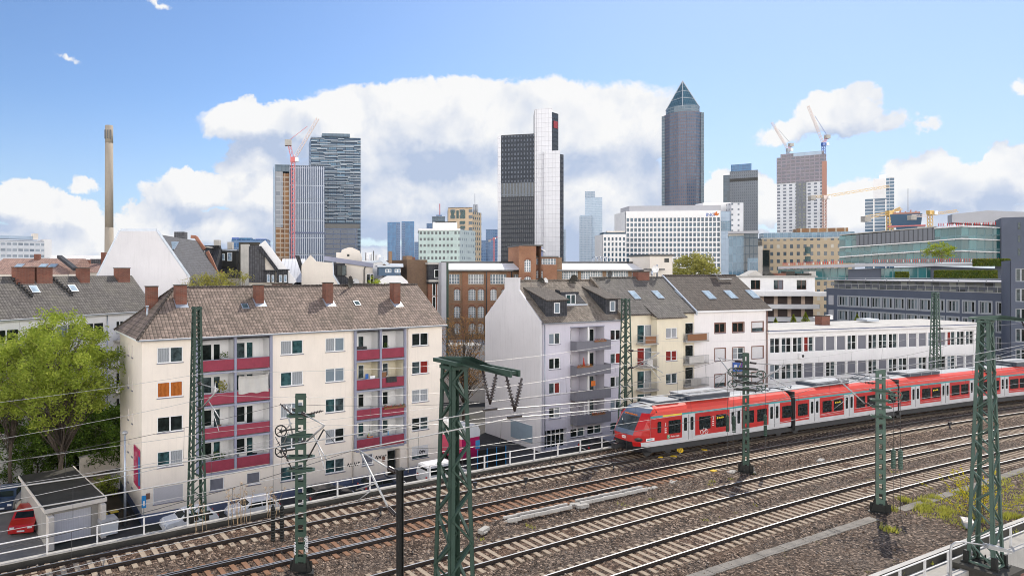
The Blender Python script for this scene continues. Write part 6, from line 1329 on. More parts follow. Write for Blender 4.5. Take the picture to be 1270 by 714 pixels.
# bank headquarters with white window grid (real openings)
bf = Fr(*P(776.3, 440.), ang=R(-6)); BK = empty('white_grid_office', 'large white office block with a grid of square windows and lettering at top right', 'office building', (bf.X, bf.Y, 0), bf.a)
bw = bf.u(893.7); zt = Z(262, 440.); hs = []; nc, nr = 24, 16; cw = bw/nc; rh = 3.42
for c in range(nc):
    for r in range(nr): z0 = zt-7.2-r*rh; hs.append((c*cw+cw*.15, (c+1)*cw-cw*.15, z0, z0+2.5))
m1 = MB(); wall(m1, 0, bw, ST, zt, hs, 0, 0, .5); m1.box(0, bw, .92, 25, ST, zt, 0, skip='f'); m1.q([(0,.5,ST),(bw,.5,ST),(bw,.5,zt),(0,.5,zt)], 1); m1.build('wall', ['white_wall', 'fac_glass_dark'], BK, fix=False)
u0, z1 = bf.uz(780, 255.7, 4); u1, _ = bf.uz(893, 262, 4); m1 = MB(); m1.box(u0, u1, 3, 22, zt, z1); m1.build('roof_storey', 'grey_wall', BK); th, fr = BK, bf
sub('blue_flank', 893.9, 907, 262, 345, 'fac_bluepanel', 4., 16); sub('flank_band', 893.9, 907, 274, 286, 'fac_glassblue', 3.7, .25); sub('white_wing', 907, 922, 251.5, 345, 'fac_whiteholes', 3., 16); sub('rear_wing', 872, 907, 251.5, 262, 'white_wall', 10., 12)
th_u, z_ = bf.uz(875.3, 267.3, -.15); text('lettering', 'ING', 3.3, 'board_blue', BK, (th_u, -.12, z_-.6), depth=.1)
m1 = MB(); u_, z_ = bf.uz(885.5, 266.8, -.15); zc_ = z_-.3
for a, b, c, d in ((0,0,2.6,.9),(.3,.9,1.9,1.9),(1.2,1.9,2.1,2.6),(-.3,.3,.4,1.2),(2.2,.6,3.1,1.5)): m1.box(u_+a, u_+c, -.16, -.02, zc_+b, zc_+d)
m1.build('orange_emblem', 'orange_cloth', BK)
lfz = Fr(*P(748., 432.), ang=R(-6)); th = empty('low_grid_wing', 'lower white grid fronted office at the left foot of the large white office block', 'office building', (lfz.X, lfz.Y, 0), lfz.a); fr = lfz
w2 = lfz.u(776.2); z2 = Z(290.5, 432.); hs = [(c*w2/6+.6, (c+1)*w2/6-.5, z2-4.4-r*3.45, z2-2.1-r*3.45) for c in range(6) for r in range(12)]
m1 = MB(); wall(m1, 0, w2, ST, z2, hs, 0, 0, .5); m1.box(0, w2, .92, 20, ST, z2, 0, skip='f'); m1.q([(0,.5,ST),(w2,.5,ST),(w2,.5,z2),(0,.5,z2)], 1); m1.build('wall', ['white_wall', 'fac_glass_dark'], th, fix=False); sub('roof_fitting', 753, 775, 286.5, 288, 'offwhite_wall', 2, 3); sub('penthouse', 749, 776, 288, 290.6, 'fac_glass_dark', 3, 10)
# fair tower with pyramid
X, Y = P(846.5, 800.); az_ = -math.atan2(X, Y); MT = empty('pyramid_topped_tower', 'tall reddish skyscraper with a dark glass pyramid on top, highest of the skyline', 'skyscraper', (X, Y, 0), az_)
r = 21.8; c_, s_ = math.cos, math.sin; zs = Z(143, 800.)
def octa(rx, k, rot=0): return [(rx*c_(rot+6.2832*q/k), rx*s_(rot+6.2832*q/k)) for q in range(k)]
sq = [(-21,-6),(-14,-17),(-5,-22),(5,-22),(14,-17),(21,-6),(21,12),(-21,12)]
m1 = MB(); m1.prism(sq, ST, zs); m1.build('shaft', 'fac_messe', MT, fix=False)
for k, (a, b) in enumerate(((-23,-19.5),(19.5,23))): m1 = MB(); m1.box(a, b, -9, 10, ST, zs-1); m1.build('glass_edge', 'fac_messe_glass', MT, fix=False)
m1 = MB(); m1.prism(octa(18.6, 24), zs-31, zs+8.5); m1.box(-21.3, 21.3, -17.6 if False else -6.2, 12.2, zs-31, zs-.5); m1.build('glass_cylinder', 'fac_messe_glass', MT, fix=False)
ap = Z(100.5, 800.); zb_ = Z(135.5, 800.); m1 = MB(); bq = [(-13.,-13.),(13.,-13.),(13.,13.),(-13.,13.)]; bq = [(x*.72-y*.72, x*.72+y*.72) for x, y in bq]
for k in range(4): m1.q([(*bq[k], zb_), (*bq[(k+1) % 4], zb_), (0,0,ap)])
m1.build('pyramid', 'fac_pyramid', MT, fix=False); m1 = MB()
for k in range(4): m1.bar((*bq[k], zb_), (0,0,ap), .8, .8); m1.bar((*bq[k], zb_), (*bq[(k+1) % 4], zb_), .8, .8); [m1.bar(tuple(Vector((*bq[k], zb_)).lerp(Vector((0,0,ap)), f)), tuple(Vector((*bq[(k+1) % 4], zb_)).lerp(Vector((0,0,ap)), f)), .5, .5) for f in (.33, .6)]
m1.build('pyramid_frame', 'grey_frame', MT, fix=False)
# brown tower right of it
th, fr, w_, zt = tower('brown_glass_tower', 'brown grey tower with a blue glass top, right of the pyramid topped skyscraper', 'tower', 905, 940, 213, 850., 35., 'fac_opera', 'fac_opera', top='concrete_dark'); sub('left_wing', 897, 905, 217.5, 345, 'fac_glass_dark', 4, 25); sub('blue_top', 906.5, 932, 204.5, 213, 'fac_twin', 5, 20); sub('mid_band', 905, 940, 222, 223.5, 'concrete_dark', -.6, .5)
# tower under construction with two luffing cranes
th, fr, w_, zt = tower('dotted_construction_tower', 'white dotted tower under construction with raw reddish top floors', 'tower', 963.5, 1024.5, 197, 680., 32., 'fac_dots', 'fac_dots_b', top='concrete')
sub('raw_floors', 963.2, 1024.8, 196, 224, 'fac_raw', -.7, .6); sub('dark_column', 987.5, 1000, 224, 345, 'fac_dots_b', -.6, .5); sub('hoist_column', 1019.5, 1025.5, 200, 345, 'orange_net', -.9, .5); sub('roof_works', 968, 1022, 191.5, 197, 'fac_raw', 5, 20); sub('roof_fence', 984, 1019, 190, 193, 'fac_bluepanel', 3, 1)
crane('left slim luffing crane on top of the dotted construction tower', 977.5, 193, 187, 690., ((978,186),(957.5,151.5)), ((978,186),(981,178.5)), 'grey_frame', 'crane_red', 2.2, True, jibm='crane_pale'); crane('right tall luffing crane on top of the dotted construction tower', 1021.5, 196, 180, 690., ((1021.5,178),(1002.5,131)), ((1021.5,178),(1026,168.5)), 'board_blue', 'crane_red', 2.4, True, jibm='crane_pale')
crane('yellow flat crane with long pale jib in front of the dotted construction tower', 1022.5, 300, 246, 620., ((1024,243.5),(1103,231)), ((1024,243.5),(1007,243.8)), 'crane_pale', 'crane_yellow', 2.6, jibm='crane_yellow')
# blue and white balcony tower, crane jibs around it
th, fr, w_, zt = tower('blue_white_balcony_tower', 'blue and white tower with curved balcony bands and a blank white shaft', 'tower', 1083.5, 1109, 222, 640., 24., 'fac_bluewhite', top='white_wall')
sub('white_shaft', 1083.2, 1099, 222, 247, 'white_wall', -.5, .5); sub('front_wing', 1072.8, 1108.3, 247, 345, 'fac_bluewhite', -4, 3.9); sub('fin', 1083, 1084.6, 247, 345, 'plain_white', -4.6, .5); sub('fin', 1098, 1099.4, 247, 345, 'plain_white', -4.6, .5); sub('lift_house', 1090, 1099, 217, 222, 'white_wall', 4, 10)
crane('yellow crane with a broad short jib before the blue and white tower', 1103.5, 300, 266, 560., ((1104,264),(1117,258)), ((1104,264),(1074,269.5)), 'crane_yellow', 'crane_yellow', 3.)
th = empty('construction_core', 'dark blue wrapped building core under construction with an orange working deck', 'construction', (*P(1124, 500.), 0), -R(41)); Yc = 500.; z0, z1 = Z(296, Yc), Z(266, Yc)
m1 = MB(); m1.extr([(-5.5,z0),(5.5,z0),(6.5,Z(281,Yc)),(8.5,Z(279,Yc)),(9.2,z1),(-9.6,z1),(-8.5,Z(279,Yc)),(-6.,Z(281,Yc))], -7, 7); m1.build('wrapped_core', 'core_blue', th); m1 = MB(); m1.box(-8, 8, -6, 6, z1, z1+1.3); [m1.box(-7+3*k, -6+3*k, -3, 3, z1+1.3, z1+2.2+k % 2) for k in range(5)]; m1.build('working_deck', 'orange_net', th); m1 = MB(); m1.tube([(1,0,z1+2),(1,0,z1+20)], .22, 5); m1.build('aerial', 'grey_frame', th); m1 = MB(); m1.box(-11, 11, -7.5, 7.5, Z(281.5,Yc), Z(280,Yc)); m1.build('net_gallery', 'crane_red', th)
crane('yellow crane with a low flat jib at the right of the skyline', 1153.5, 300, 265, 480., ((1153,266),(1187,261.5)), ((1153,267),(1131,268)), 'crane_yellow', 'crane_pale', 2.2)
# ---------------------------------------------------------------- middle distance
def solid(th, name, mat, u0, u1, v0, v1, z0, z1, skip='b'): m1 = MB(); m1.box(u0, u1, v0, v1, z0, z1, 0, skip=skip); return m1.build(name, mat, th, fix=False)
def winrow(th, us, w_, z0, h, v=0., name='window', panes=('glass_a','glass_b'), frame='white_frame', bars=0, leaves=2, fw=.09):
    for k, u in enumerate(us): window(th, u, z0, w_, h, v, leaves, (panes[k % len(panes)], panes[(k*3+1) % len(panes)]), frame, bars, rev=.14, sill=None, merged=True, name=name, fw=fw)
# brick factory with white multi pane windows
kf = Fr(*P(553.5, 118.), ang=R(4)); KF = empty('brick_factory', 'long brown brick factory with white multi pane windows and a pale sheet metal roof edge', 'factory', (kf.X, kf.Y, 0), kf.a)
KL = kf.u(838); kz = Z(334.5, 118.); k2 = Z(326, 118.)
rows3 = [(340, 352), (358.5, 372.5), (380, 394), (401, 414)]; cols = [(557,570),(581,600),(608,628),(637,643)]
hs = []; wn_ = []
for i, (a, b) in enumerate(cols):
    ua, za = kf.uz(a, rows3[0][0]); ub, zb2 = kf.uz(b, rows3[0][1]); hs.append((ua, ub, zb2, za)); wn_.append((ua, zb2, ub-ua, za-zb2, i))
for a, b in ((563,571),(581,590),(592.5,600.5),(608,616),(622,630)):
    for r in rows3[1:]: ua, za = kf.uz(a, r[0]); ub, zb2 = kf.uz(b, r[1]); hs.append((ua, ub, zb2, za)); wn_.append((ua, zb2, ub-ua, za-zb2, 9))
for a, b in ((690.5,717),(720.5,747.5),(752,779.5),(783.5,812)):
    for r in ((336,346),): ua, za = kf.uz(a, r[0]); ub, zb2 = kf.uz(b, r[1]); hs.append((ua, ub, zb2, za)); wn_.append((ua, zb2, ub-ua, za-zb2, 5))
m1 = MB(); wall(m1, 0, KL*.985, ST, kz, hs, 0, 0, .25); m1.box(0, KL*.985, .26, 16, ST, kz, 0, skip='fb'); m1.build('wall', 'brick_brown', KF, fix=False)
def multipane(th, u, z, w_, h, nx, ny, v=0., mat='white_frame', arch=False, gl='glass_lace'):
    m1 = MB(); m1.q([(0,.2,0),(w_,.2,0),(w_,.2,h),(0,.2,h)], 0)
    for k in range(nx+1): m1.box(w_*k/nx-.05, w_*k/nx+.05, .10, .19, 0, h, 1)
    for k in range(ny+1): m1.box(0, w_, .11, .185, h*k/ny-.045, h*k/ny+.045, 1)
    if arch:
        for k in range(8):
            a, b = math.pi*k/8, math.pi*(k+1)/8; c = w_/2; m1.q([(c+c*1.02*math.cos(a),-.01,h-.35+.36*math.sin(a)),(c+c*1.02*math.cos(b),-.01,h-.35+.36*math.sin(b)),(c+c*1.15*math.cos(b),-.01,h-.35+.62*math.sin(b)+.1),(c+c*1.15*math.cos(a),-.01,h-.35+.62*math.sin(a)+.1)], 2)
    return m1.build('window', [gl, mat, 'brick_red'], th, (u, v, z), fix=False)
for (u, z, w_, h, i) in wn_:
    if i == 9: multipane(KF, u, z, w_, h, 4, 5, arch=True, gl='glass_lace' if random.random() < .7 else 'glass_curtain')
    else: multipane(KF, u, z, w_, h, max(2, int(w_/.45)), 3, gl='glass_curtain' if i in (1,) else 'glass_lace')
rf = MB(); e0 = kf.u(654.5); rf.q([(-.3,-.9,kz),(e0-.0,-.9,kz),(e0-.0,3.,k2),(-.3,3.,k2)]); e1, e2 = kf.u(688), kf.u(820); rf.q([(e1,-.9,kz-.0),(e2,-.9,kz-.0),(e2,3.,k2),(e1,3.,k2)]); rf.q([(-.3,3,k2),(KL,3,k2),(KL,16,k2),(-.3,16,k2)]); rf.box(-.3, e0, -.95, -.85, kz-.25, kz, 1); rf.box(e1, e2+1.5, -.95, -.85, kz-.25, kz, 1); rf.box(-.3, KL, 3.0, 3.2, k2, k2+.3, 1); rf.build('roof', ['white_wall', 'train_black'], KF, fix=False)
pl = MB()
for p_ in (603, 634, 660): u = kf.u(p_); pl.box(u-.12, u+.12, -.18, 0, ST, kz-.3)
pl.build('downpipe', 'train_black', KF)
pl = MB()
for p_ in (576.5, 604.5, 632): u = kf.u(p_); pl.box(u-.5, u+.5, -.12, -.002, ST, kz-.3)
for r in (1, 2): _, z = kf.uz(600, rows3[r][0]-2.5); pl.box(.3, e0, -.06, -.003, z, z+.25)
pl.build('pilasters', 'brick_orange', KF, fix=False)
u0, u1 = kf.u(643.5), kf.u(665); zt = Z(304.5, 115.); th = KF
hs = [(kf.u(650.5,-2.5), kf.u(658.5,-2.5), kf.uz(650,337,-2.5)[1], kf.uz(650,322,-2.5)[1]), (kf.u(650.5,-2.5), kf.u(658.5,-2.5), kf.uz(650,353,-2.5)[1], kf.uz(650,343,-2.5)[1])]
m1 = MB(); wall(m1, kf.u(643.5,-2.5), kf.u(665.,-2.5), ST, zt, hs, 0, -2.5, .25); m1.q([(u0,-2.5,ST),(u0,6,ST),(u0,6,zt),(u0,-2.5,zt)]); m1.q([(u1,-2.5,ST),(u1,6,ST),(u1,6,zt),(u1,-2.5,zt)]); m1.box(u0-.2, u1+.3, -2.7, 6, zt, zt+.2, 1); m1.build('stair_tower', ['brick_orange', 'train_black'], KF, fix=False)
for h in hs: multipane(KF, h[0], h[2], h[1]-h[0], h[3]-h[2], 3, 5, -2.5, arch=True)
a_, b_ = kf.u(661.5,-1.2), kf.u(691,-1.2); zt2 = Z(319, 116.); hs = [(kf.u(662.5,-1.2), kf.u(690,-1.2), kf.uz(670,328,-1.2)[1], kf.uz(670,320.5,-1.2)[1]), (kf.u(664.5,-1.2), kf.u(673.5,-1.2), kf.uz(670,345,-1.2)[1], kf.uz(670,335,-1.2)[1])]
m1 = MB(); wall(m1, a_, b_, ST, zt2, hs, 0, -1.2, .25); m1.box(a_, b_, -.9, 6, ST, zt2, 0, skip='f'); m1.box(a_-.1, b_+.2, -1.4, 6, zt2, zt2+.25, 1); m1.build('head_house', ['brick_orange', 'train_black'], KF, fix=False)
multipane(KF, hs[0][0], hs[0][2], hs[0][1]-hs[0][0], hs[0][3]-hs[0][2], 8, 2, -1.2); multipane(KF, hs[1][0], hs[1][2], hs[1][1]-hs[1][0], hs[1][3]-hs[1][2], 4, 5, -1.2, arch=True)
m1 = MB(); m1.box(kf.u(691,-.8), kf.u(697,-.8), -.8, 5, ST, Z(319,117.)); m1.build('chimney_block', 'brick_brown', KF, fix=False); m1 = MB(); m1.box(kf.u(665,1), kf.u(673,1), 1, 5, Z(320,119.), Z(307,119.)); m1.build('blue_roof_box', 'board_blue', KF); m1 = MB(); m1.bar((kf.u(667,.8), .8, Z(306,119.)), (kf.u(676,.8), .8, Z(312,119.)), .5, .2); m1.build('roof_flap', 'plain_white', KF)
m1 = MB(); u = kf.u(735, 5); [m1.tube([(u+.9*k, 5, k2+.2), (u+.9*k, 5, k2+1.1), (u+.9*k+.6, 5, k2+1.3), (u+.9*k+.9, 5, k2+.6)], .14, 8) for k in range(4)]; m1.build('vent_pipe', 'zinc', KF)
m1 = MB(); u0, u1 = kf.u(806,-3), kf.u(834,-3); zt = Z(317,115.); m1.box(u0, u1, -3, 4, ST, zt, 0); m1.box(u0-.3, u1+.3, -3.3, 4.2, zt, zt+.35, 1); m1.box(u0-1.2, kf.u(820,-3), -4.2, -3.01, Z(333,114.)-.25, Z(333,114.), 1); m1.box(kf.u(824,-3), kf.u(829.5,-3), -3.06, -3.0, Z(325,115.), Z(320,115.), 2)
cbox = m1.build('annex', ['offwhite_wall', 'train_black', 'glass_a'], KF, fix=False)
# satellite man-like finial and courtyard low roofs between the houses
yl = empty('courtyard_shed', 'low flat roofed shed with whitish roof in the courtyard below the bare tree', 'shed', (*P(545, 98.), 0), R(8)); solid(yl, 'wall', 'offwhite_wall', 0, 12, 0, 8, ST, -.8); solid(yl, 'roof', 'white_wall', -.3, 12.3, -.3, 8.3, -.8, -.4); solid(yl, 'upper_roof', 'concrete_pale', 2, 12, 5, 14, -.5, 2.2); winrow(yl, [1.5, 4.2, 6.9, 9.4], 1.2, -3.8, 1.8)
# dark brick tenement left of the factory
tf = Fr(*P(505, 102.), ang=R(14)); TN = empty('dark_brick_tenement', 'tall dark brown brick tenement with a slate clad upper storey, right of the attic roofs', 'house', (tf.X, tf.Y, 0), tf.a); e = tf.u(546)
z_t = Z(322, 102.); m1 = MB(); m1.box(0, tf.u(530), 0, 12, ST, z_t, 0); m1.build('wall', 'brick_dark', TN, fix=False); m1 = MB(); m1.box(tf.u(530)+.01, e, -.4, 9, ST, Z(344,102.), 0); m1.build('front_wing', 'brick_red', TN, fix=False)
a_, b_ = tf.u(529), tf.u(543); m1 = MB(); m1.extr([(a_,Z(352,102.)),(b_+.9,Z(352,102.)),(b_,Z(346,102.)),(b_-.3,Z(326,102.)),(a_,Z(325,102.))], -.7, 6); m1.build('slate_storey', 'slate', TN); m1 = MB(); m1.box(a_-.2, b_+.3, -1., 6.2, Z(328,102.), Z(325.5,102.)); m1.box(a_, b_+1.2, -1.1, .0, Z(349.5,102.), Z(347,102.)); m1.build('cornice', 'concrete_pale', TN)
winrow(TN, [tf.u(536.5)], .9, Z(344.5,102.), 1.3, -.85, leaves=1); winrow(TN, [tf.u(535.), tf.u(541.)], .55, Z(367,102.), 2.3, -.55, leaves=1); winrow(TN, [tf.u(535.), tf.u(541.)], .55, Z(386,102.), 2.3, -.55, leaves=1)
solid(TN, 'chimney', 'brick_brown', tf.u(507), tf.u(514), 1, 3, z_t, Z(317, 102.)); solid(TN, 'chimney', 'brick_chimney', tf.u(519), tf.u(523), 3, 4.5, z_t, Z(318, 102.))
m1 = MB(); m1.box(tf.u(547.5,-2), tf.u(553.5,-2), -2, 7, ST, Z(325.5,101.)); m1.build('side_screen', 'grey_wall', TN); m1 = MB(); m1.box(tf.u(553.7,-2), tf.u(557,-2), -1.8, 6, ST, Z(325.5,101.)); m1.build('green_strip', 'mast_green', TN)
# balcony block, cream bands
nf = Fr(*P(900, 150.), ang=R(-3)); NB = empty('banded_balcony_block', 'pale apartment block with long white balcony bands behind the white house', 'apartment block', (nf.X, nf.Y, 0), nf.a); e = nf.u(1022); zt = Z(343.5, 150.)
eu = nf.u(1016); m1 = MB(); m1.box(0, e-1.5, 2., 14, ST, zt-3.2, 0); m1.build('wall', 'brown_frame', NB, fix=False); m1 = MB(); wall(m1, 0, eu, zt-3.4, zt, [(k*5.2+1.3, k*5.2+3.5, zt-2.9, zt-.7) for k in range(int(eu/5.2))], 0, 1.5, .2); m1.box(0, eu, 1.71, 13, zt-3.4, zt, 0, skip='f'); m1.build('top_storey', 'white_wall', NB, fix=False)
for k in range(int(eu/5.2)): window(NB, k*5.2+1.3, zt-2.9, 2.2, 2.2, 1.5, 2, ('glass_a',) if k % 2 else ('glass_b','blind_grey'), 'brown_frame', rev=.2, sill=None, merged=True)
solid(NB, 'roof_deck', 'concrete_pale', -.5, eu+.3, 1, 14, zt, zt+.25)
for k in range(6):
    zz_ = zt-3.4-k*2.95; ee = e+1.8 if k == 0 else e-1; solid(NB, 'balcony_band', 'white_wall', -.5, ee, 0, 2.2, zz_-1.0, zz_)
    solid(NB, 'window_band', 'fac_balcony_dark', 0, e-1.2, 1.9, 2.05, zz_-2.95, zz_-1.0)
# rooftop clutter of the block behind the white house
m1 = MB()
for p_, w0 in ((930, 2.4), (944, 1.2), (956, 3.), (972, 2.), (985, 3.4), (1000, 1.6)):
    u = nf.u(p_, 8); hh = random.uniform(.4, 1.2); m1.box(u, u+w0, 7, 9, zt+.25, zt+.25+hh, random.randrange(3))
m1.extr([(nf.u(925,6),zt+.3),(nf.u(946,6),zt+.3),(nf.u(938,6),zt+1.6)], 6, 9, 0); m1.extr([(nf.u(950,6),zt+.3),(nf.u(962,6),zt+.3),(nf.u(955,6),zt+1.2)], 6, 9, 1); m1.build('roof_plant', ['concrete_pale', 'concrete_dark', 'brick_chimney'], NB, fix=False)
# sand stone office with ribbon of small windows
sf = Fr(*P(945, 300.), ang=R(-20)); SO = empty('sandstone_office', 'long sand coloured office building with many small windows and a dark glazed entrance slot', 'office building', (sf.X, sf.Y, 0), sf.a); fr, th = sf, SO
e = sf.u(1060); zl, zr_ = sf.uz(945, 302)[1], sf.uz(1050, 291)[1]; zt = sf.uz(1000, 296)[1]; m1 = MB(); m1.box(0, e, 0, 16, ST, zt); m1.build('wall', 'fac_buff', SO, fix=False)
m1 = MB(); m1.box(-.5, e, -.3, 16.3, zt, zt+.6); m1.build('roof', 'concrete_pale', SO); sub('penthouse', 947, 1060, 289, 297, 'fac_glassblue', 4, 8); sub('roof_garden_frame', 988, 1052, 283.5, 288, 'fac_concreteframe', 6, 6); sub('entrance_slot', 946, 954.5, 310, 345, 'glass_a', -.3, .28); sub('pale_pier', 940, 945.9, 305, 345, 'offwhite_wall', -.2, 6)
for p_ in ((998.5,1005.5,306,314.5),): sub('large_window', *p_[:2], p_[2], p_[3], 'glass_teal', -.2, .18)
sub('large_window', 998.5, 1005.5, 318, 326, 'glass_teal', -.2, .18)
# blue glass block beside it
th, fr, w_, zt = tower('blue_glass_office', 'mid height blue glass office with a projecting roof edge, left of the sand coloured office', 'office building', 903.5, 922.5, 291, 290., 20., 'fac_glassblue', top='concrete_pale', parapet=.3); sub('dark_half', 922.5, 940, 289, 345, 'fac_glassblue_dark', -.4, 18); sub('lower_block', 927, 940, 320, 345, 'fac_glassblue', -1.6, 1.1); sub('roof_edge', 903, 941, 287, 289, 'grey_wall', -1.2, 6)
# glass terraces complex at right
tg = Fr(*P(1040, 215.), ang=R(-47)); TG = empty('glass_terrace_complex', 'stepped office complex of green blue glass and dark metal louvres with terraces', 'office complex', (tg.X, tg.Y, 0), tg.a); fr, th = tg, TG
def poly(name, mat, pts, d=6., v0=0.):
    q = [tg.uz(a, b, v0) for a, b in pts]; m1 = MB(); m1.extr(q, v0, v0+d); return m1.build(name, mat, th, fix=False)
poly('glass_hall', 'fac_glassgreen', [(1041,293),(1160,283),(1160,326),(1041,326)], 14, .5)
poly('metal_louvres', 'metal_screen', [(1062,291.5),(1159,282.3),(1159,297.5),(1062,304.5)], 1.2, -.8)
for (a, b, c) in ((1041,306.3,.0),(1041,318,0)): poly('white_edge', 'white_wall', [(1041,b),(1160,b-8.2),(1160,b-7),(1041,b+1.2)], 1.3, -1.0)
poly('roof_slab', 'concrete', [(1041,292),(1160,282),(1160,280.5),(1062,289),(1041,291)], 14, .3)
t2 = Fr(*tg.pt(tg.u(1158), -.5), ang=R(-62)); 
def poly2(frm, name, mat, pts, d=6., v0=0.):
    q = [frm.uz(a, b, v0) for a, b in pts]; m1 = MB(); m1.extr(q, v0, v0+d); o = m1.build(name, mat, th, fix=False)
    dx, dy = frm.X-tg.X, frm.Y-tg.Y; o.location = (dx*tg.c+dy*tg.s, -dx*tg.s+dy*tg.c, 0); o.rotation_euler = (0, 0, frm.a-tg.a); return o
poly2(t2, 'glass_corner', 'fac_glassgreen', [(1158.5,284),(1192,279.5),(1192,325),(1158.5,325)], 10)
t3 = Fr(*t2.pt(t2.u(1192), 0), ang=R(-35)); poly2(t3, 'glass_corner', 'fac_glassgreen', [(1192,279.5),(1240,281.5),(1240,325),(1192,325)], 10)
for b in (280.5, 295.8, 311): poly2(t2, 'white_edge', 'white_wall', [(1158.5,b+2),(1193,b-.6),(1193,b+.6),(1158.5,b+3.2)], 1.6, -.9); poly2(t3, 'white_edge', 'white_wall', [(1191.5,b-.6),(1240.5,b+1.3),(1240.5,b+2.4),(1191.5,b+.6)], 1.6, -.9)
t4_ = Fr(*P(1180, 205.), ang=R(-35)); poly2(t4_, 'roof_storey', 'grey_wall', [(1181,265.5),(1225,261),(1275,263),(1275,281),(1181,276)], 8, 12)
# lower glazed storey with its white canopy
t5 = Fr(*P(985, 190.), ang=R(-38)); poly2(t5, 'lower_glass', 'fac_glassgreen', [(965,334),(1052,332),(1052,347),(965,347)], 8, 0); poly2(t5, 'dark_wall', 'slate_blue', [(1052,334),(1160,330),(1260,334),(1260,352),(1052,352)], 8, -.6); poly2(t5, 'canopy', 'grey_wall', [(965,330.5),(1080,326.5),(1245,326),(1245,329),(1080,330.5),(965,333.5)], 7, -3.)
poly2(t5, 'lower_glass', 'fac_glassgreen', [(1093,333),(1154,331.5),(1154,345),(1093,346)], .5, -.9)
def barrier(frm, p0, p1, b0, b1, label, n):
    q0, q1 = frm.uz(p0, b0), frm.uz(p1, b1); X0_, Y0_ = frm.pt(q0[0]); X1_, Y1_ = frm.pt(q1[0]); L = math.hypot(X1_-X0_, Y1_-Y0_); a = math.atan2(Y1_-Y0_, X1_-X0_)
    t_ = empty('safety_barrier', label, 'barrier', (X0_, Y0_, q0[1]), a, 'red and white safety barriers on the terraces'); m1 = MB(); sl2 = (q1[1]-q0[1])/L
    for k in range(n): u0, u1 = L*k/n+.15, L*(k+1)/n-.15; m1.box(u0, u1, -.03, .03, .15+u0*sl2, .85+u0*sl2, 1 if k % 4 == 3 else 0); m1.box(u0, u0+.06, -.03, .03, u0*sl2, 1.0+u0*sl2, 0); m1.box(u0, u1, -.04, .04, .9+u0*sl2, 1.02+u0*sl2, 0)
    m1.build('barrier_boards', ['barrier_red', 'plain_white'], t_, fix=False)
barrier(t5, 970, 1046, 330., 327.5, 'red and white barrier along the terrace below the sand coloured office', 30); barrier(t5, 1082, 1240, 326, 325., 'red and white barrier on the terrace in front of the dark louvres', 60); barrier(t3, 1163, 1236, 281, 279.5, 'red barrier on the topmost roof edge of the glass complex', 26)
# slate tower block at right edge
t6 = Fr(*P(1242, 185.), ang=R(-40)); th = empty('slate_block', 'slate grey block with three small windows at the right edge of the picture', 'building', (t6.X, t6.Y, 0), t6.a); fr = t6
u1, zt = t6.uz(1290, 270); zt = Z(270, 185.); solid(th, 'wall', 'slate_blue', 0, u1, 0, 14, ST, zt); [solid(th, 'window', 'glass_b', t6.u(1262.5), t6.u(1265.5), -.08, -.01, t6.uz(1263, b)[1], t6.uz(1263, a)[1]) for a, b in ((276,284.5),(292,300),(308,317))]
# dark office in front: real windows
df = Fr(*P(1025, 135.), vp=250); DO = empty('dark_slate_office', 'long dark slate office with grey framed windows, behind the low white building', 'office building', (df.X, df.Y, 0), df.a); th = DO
e = df.u(1252); ztw = df.uz(1150, 361.)[1]; xs = [1040,1053.5,1067,1080.5,1094.5,1109,1125,1141,1157.5,1175.5,1195,1215.5,1237]; hs = []; allw = []
for i, p_ in enumerate(xs):
    w_px = 10.6*(1+.34*(p_-1040)/200); a_ = df.u(p_); b_ = df.u(p_+w_px)
    for zr2 in (8.1, 5.2, 2.3, -.6): hs.append((a_, b_, zr2-.95, zr2+.95))
m1 = MB(); wall(m1, 0, e, ST, ztw, hs, 0, 0, .25); m1.build('wall', 'slate_blue', DO, fix=False)
sr_ = MB()
for h in hs:
    for (x0, x1, z0, z1) in ((h[0]-.22,h[0],h[2]-.2,h[3]+.2),(h[1],h[1]+.22,h[2]-.2,h[3]+.2),(h[0],h[1],h[3],h[3]+.2),(h[0],h[1],h[2]-.2,h[2])): sr_.box(x0, x1, -.05, -.003, z0, z1)
sr_.build('window_surrounds', 'grey_frame', DO, fix=False)
for k, h in enumerate(hs): window(DO, h[0], h[2], h[1]-h[0], 1.9, 0, 3, ('glass_b','glass_lace','glass_a') if k % 3 else ('glass_a','glass_b','glass_lace'), 'grey_frame', rev=.2, sill=None, merged=True, fw=.12)
solid(DO, 'end_wall', 'slate', -.01, .0, 0, 20, ST, ztw); m1 = MB(); m1.box(df.u(1028), df.u(1034), -.1, -.003, 7.2, 9.2); m1.box(df.u(1028), df.u(1034), -.1, -.003, 4.2, 6.2); m1.build('blank_panel', 'grey_wall', DO)
zg = df.uz(1150, 350)[1]; solid(DO, 'glazed_storey', 'fac_glass_roof', 0.5, e, 1.4, 8, ztw, ztw+1.75); m1 = MB(); m1.box(0, e, -.1, 0, ztw, ztw+.12); m1.box(0, e, -.1, -.04, ztw+1.0, ztw+1.1); x = 0
while x < e: m1.box(x, x+.06, -.09, -.03, ztw, ztw+1.05); x += 1.35
m1.build('balustrade', 'galvanised', DO, fix=False); m1 = MB(); m1.box(0, e, .3, 20, ztw+1.75, ztw+1.85); m1.box(0, e, .2, .3, ztw+1.7, ztw+1.9); m1.build('roof', 'grey_wall', DO, fix=False); m1 = MB(); x = 0
while x < e: m1.box(x, x+.08, .1, .2, ztw+1.85, ztw+2.3); x += 4
m1.box(0, e, .1, .2, ztw+2.25, ztw+2.33); m1.build('roof_rail', 'grey_frame', DO, fix=False)
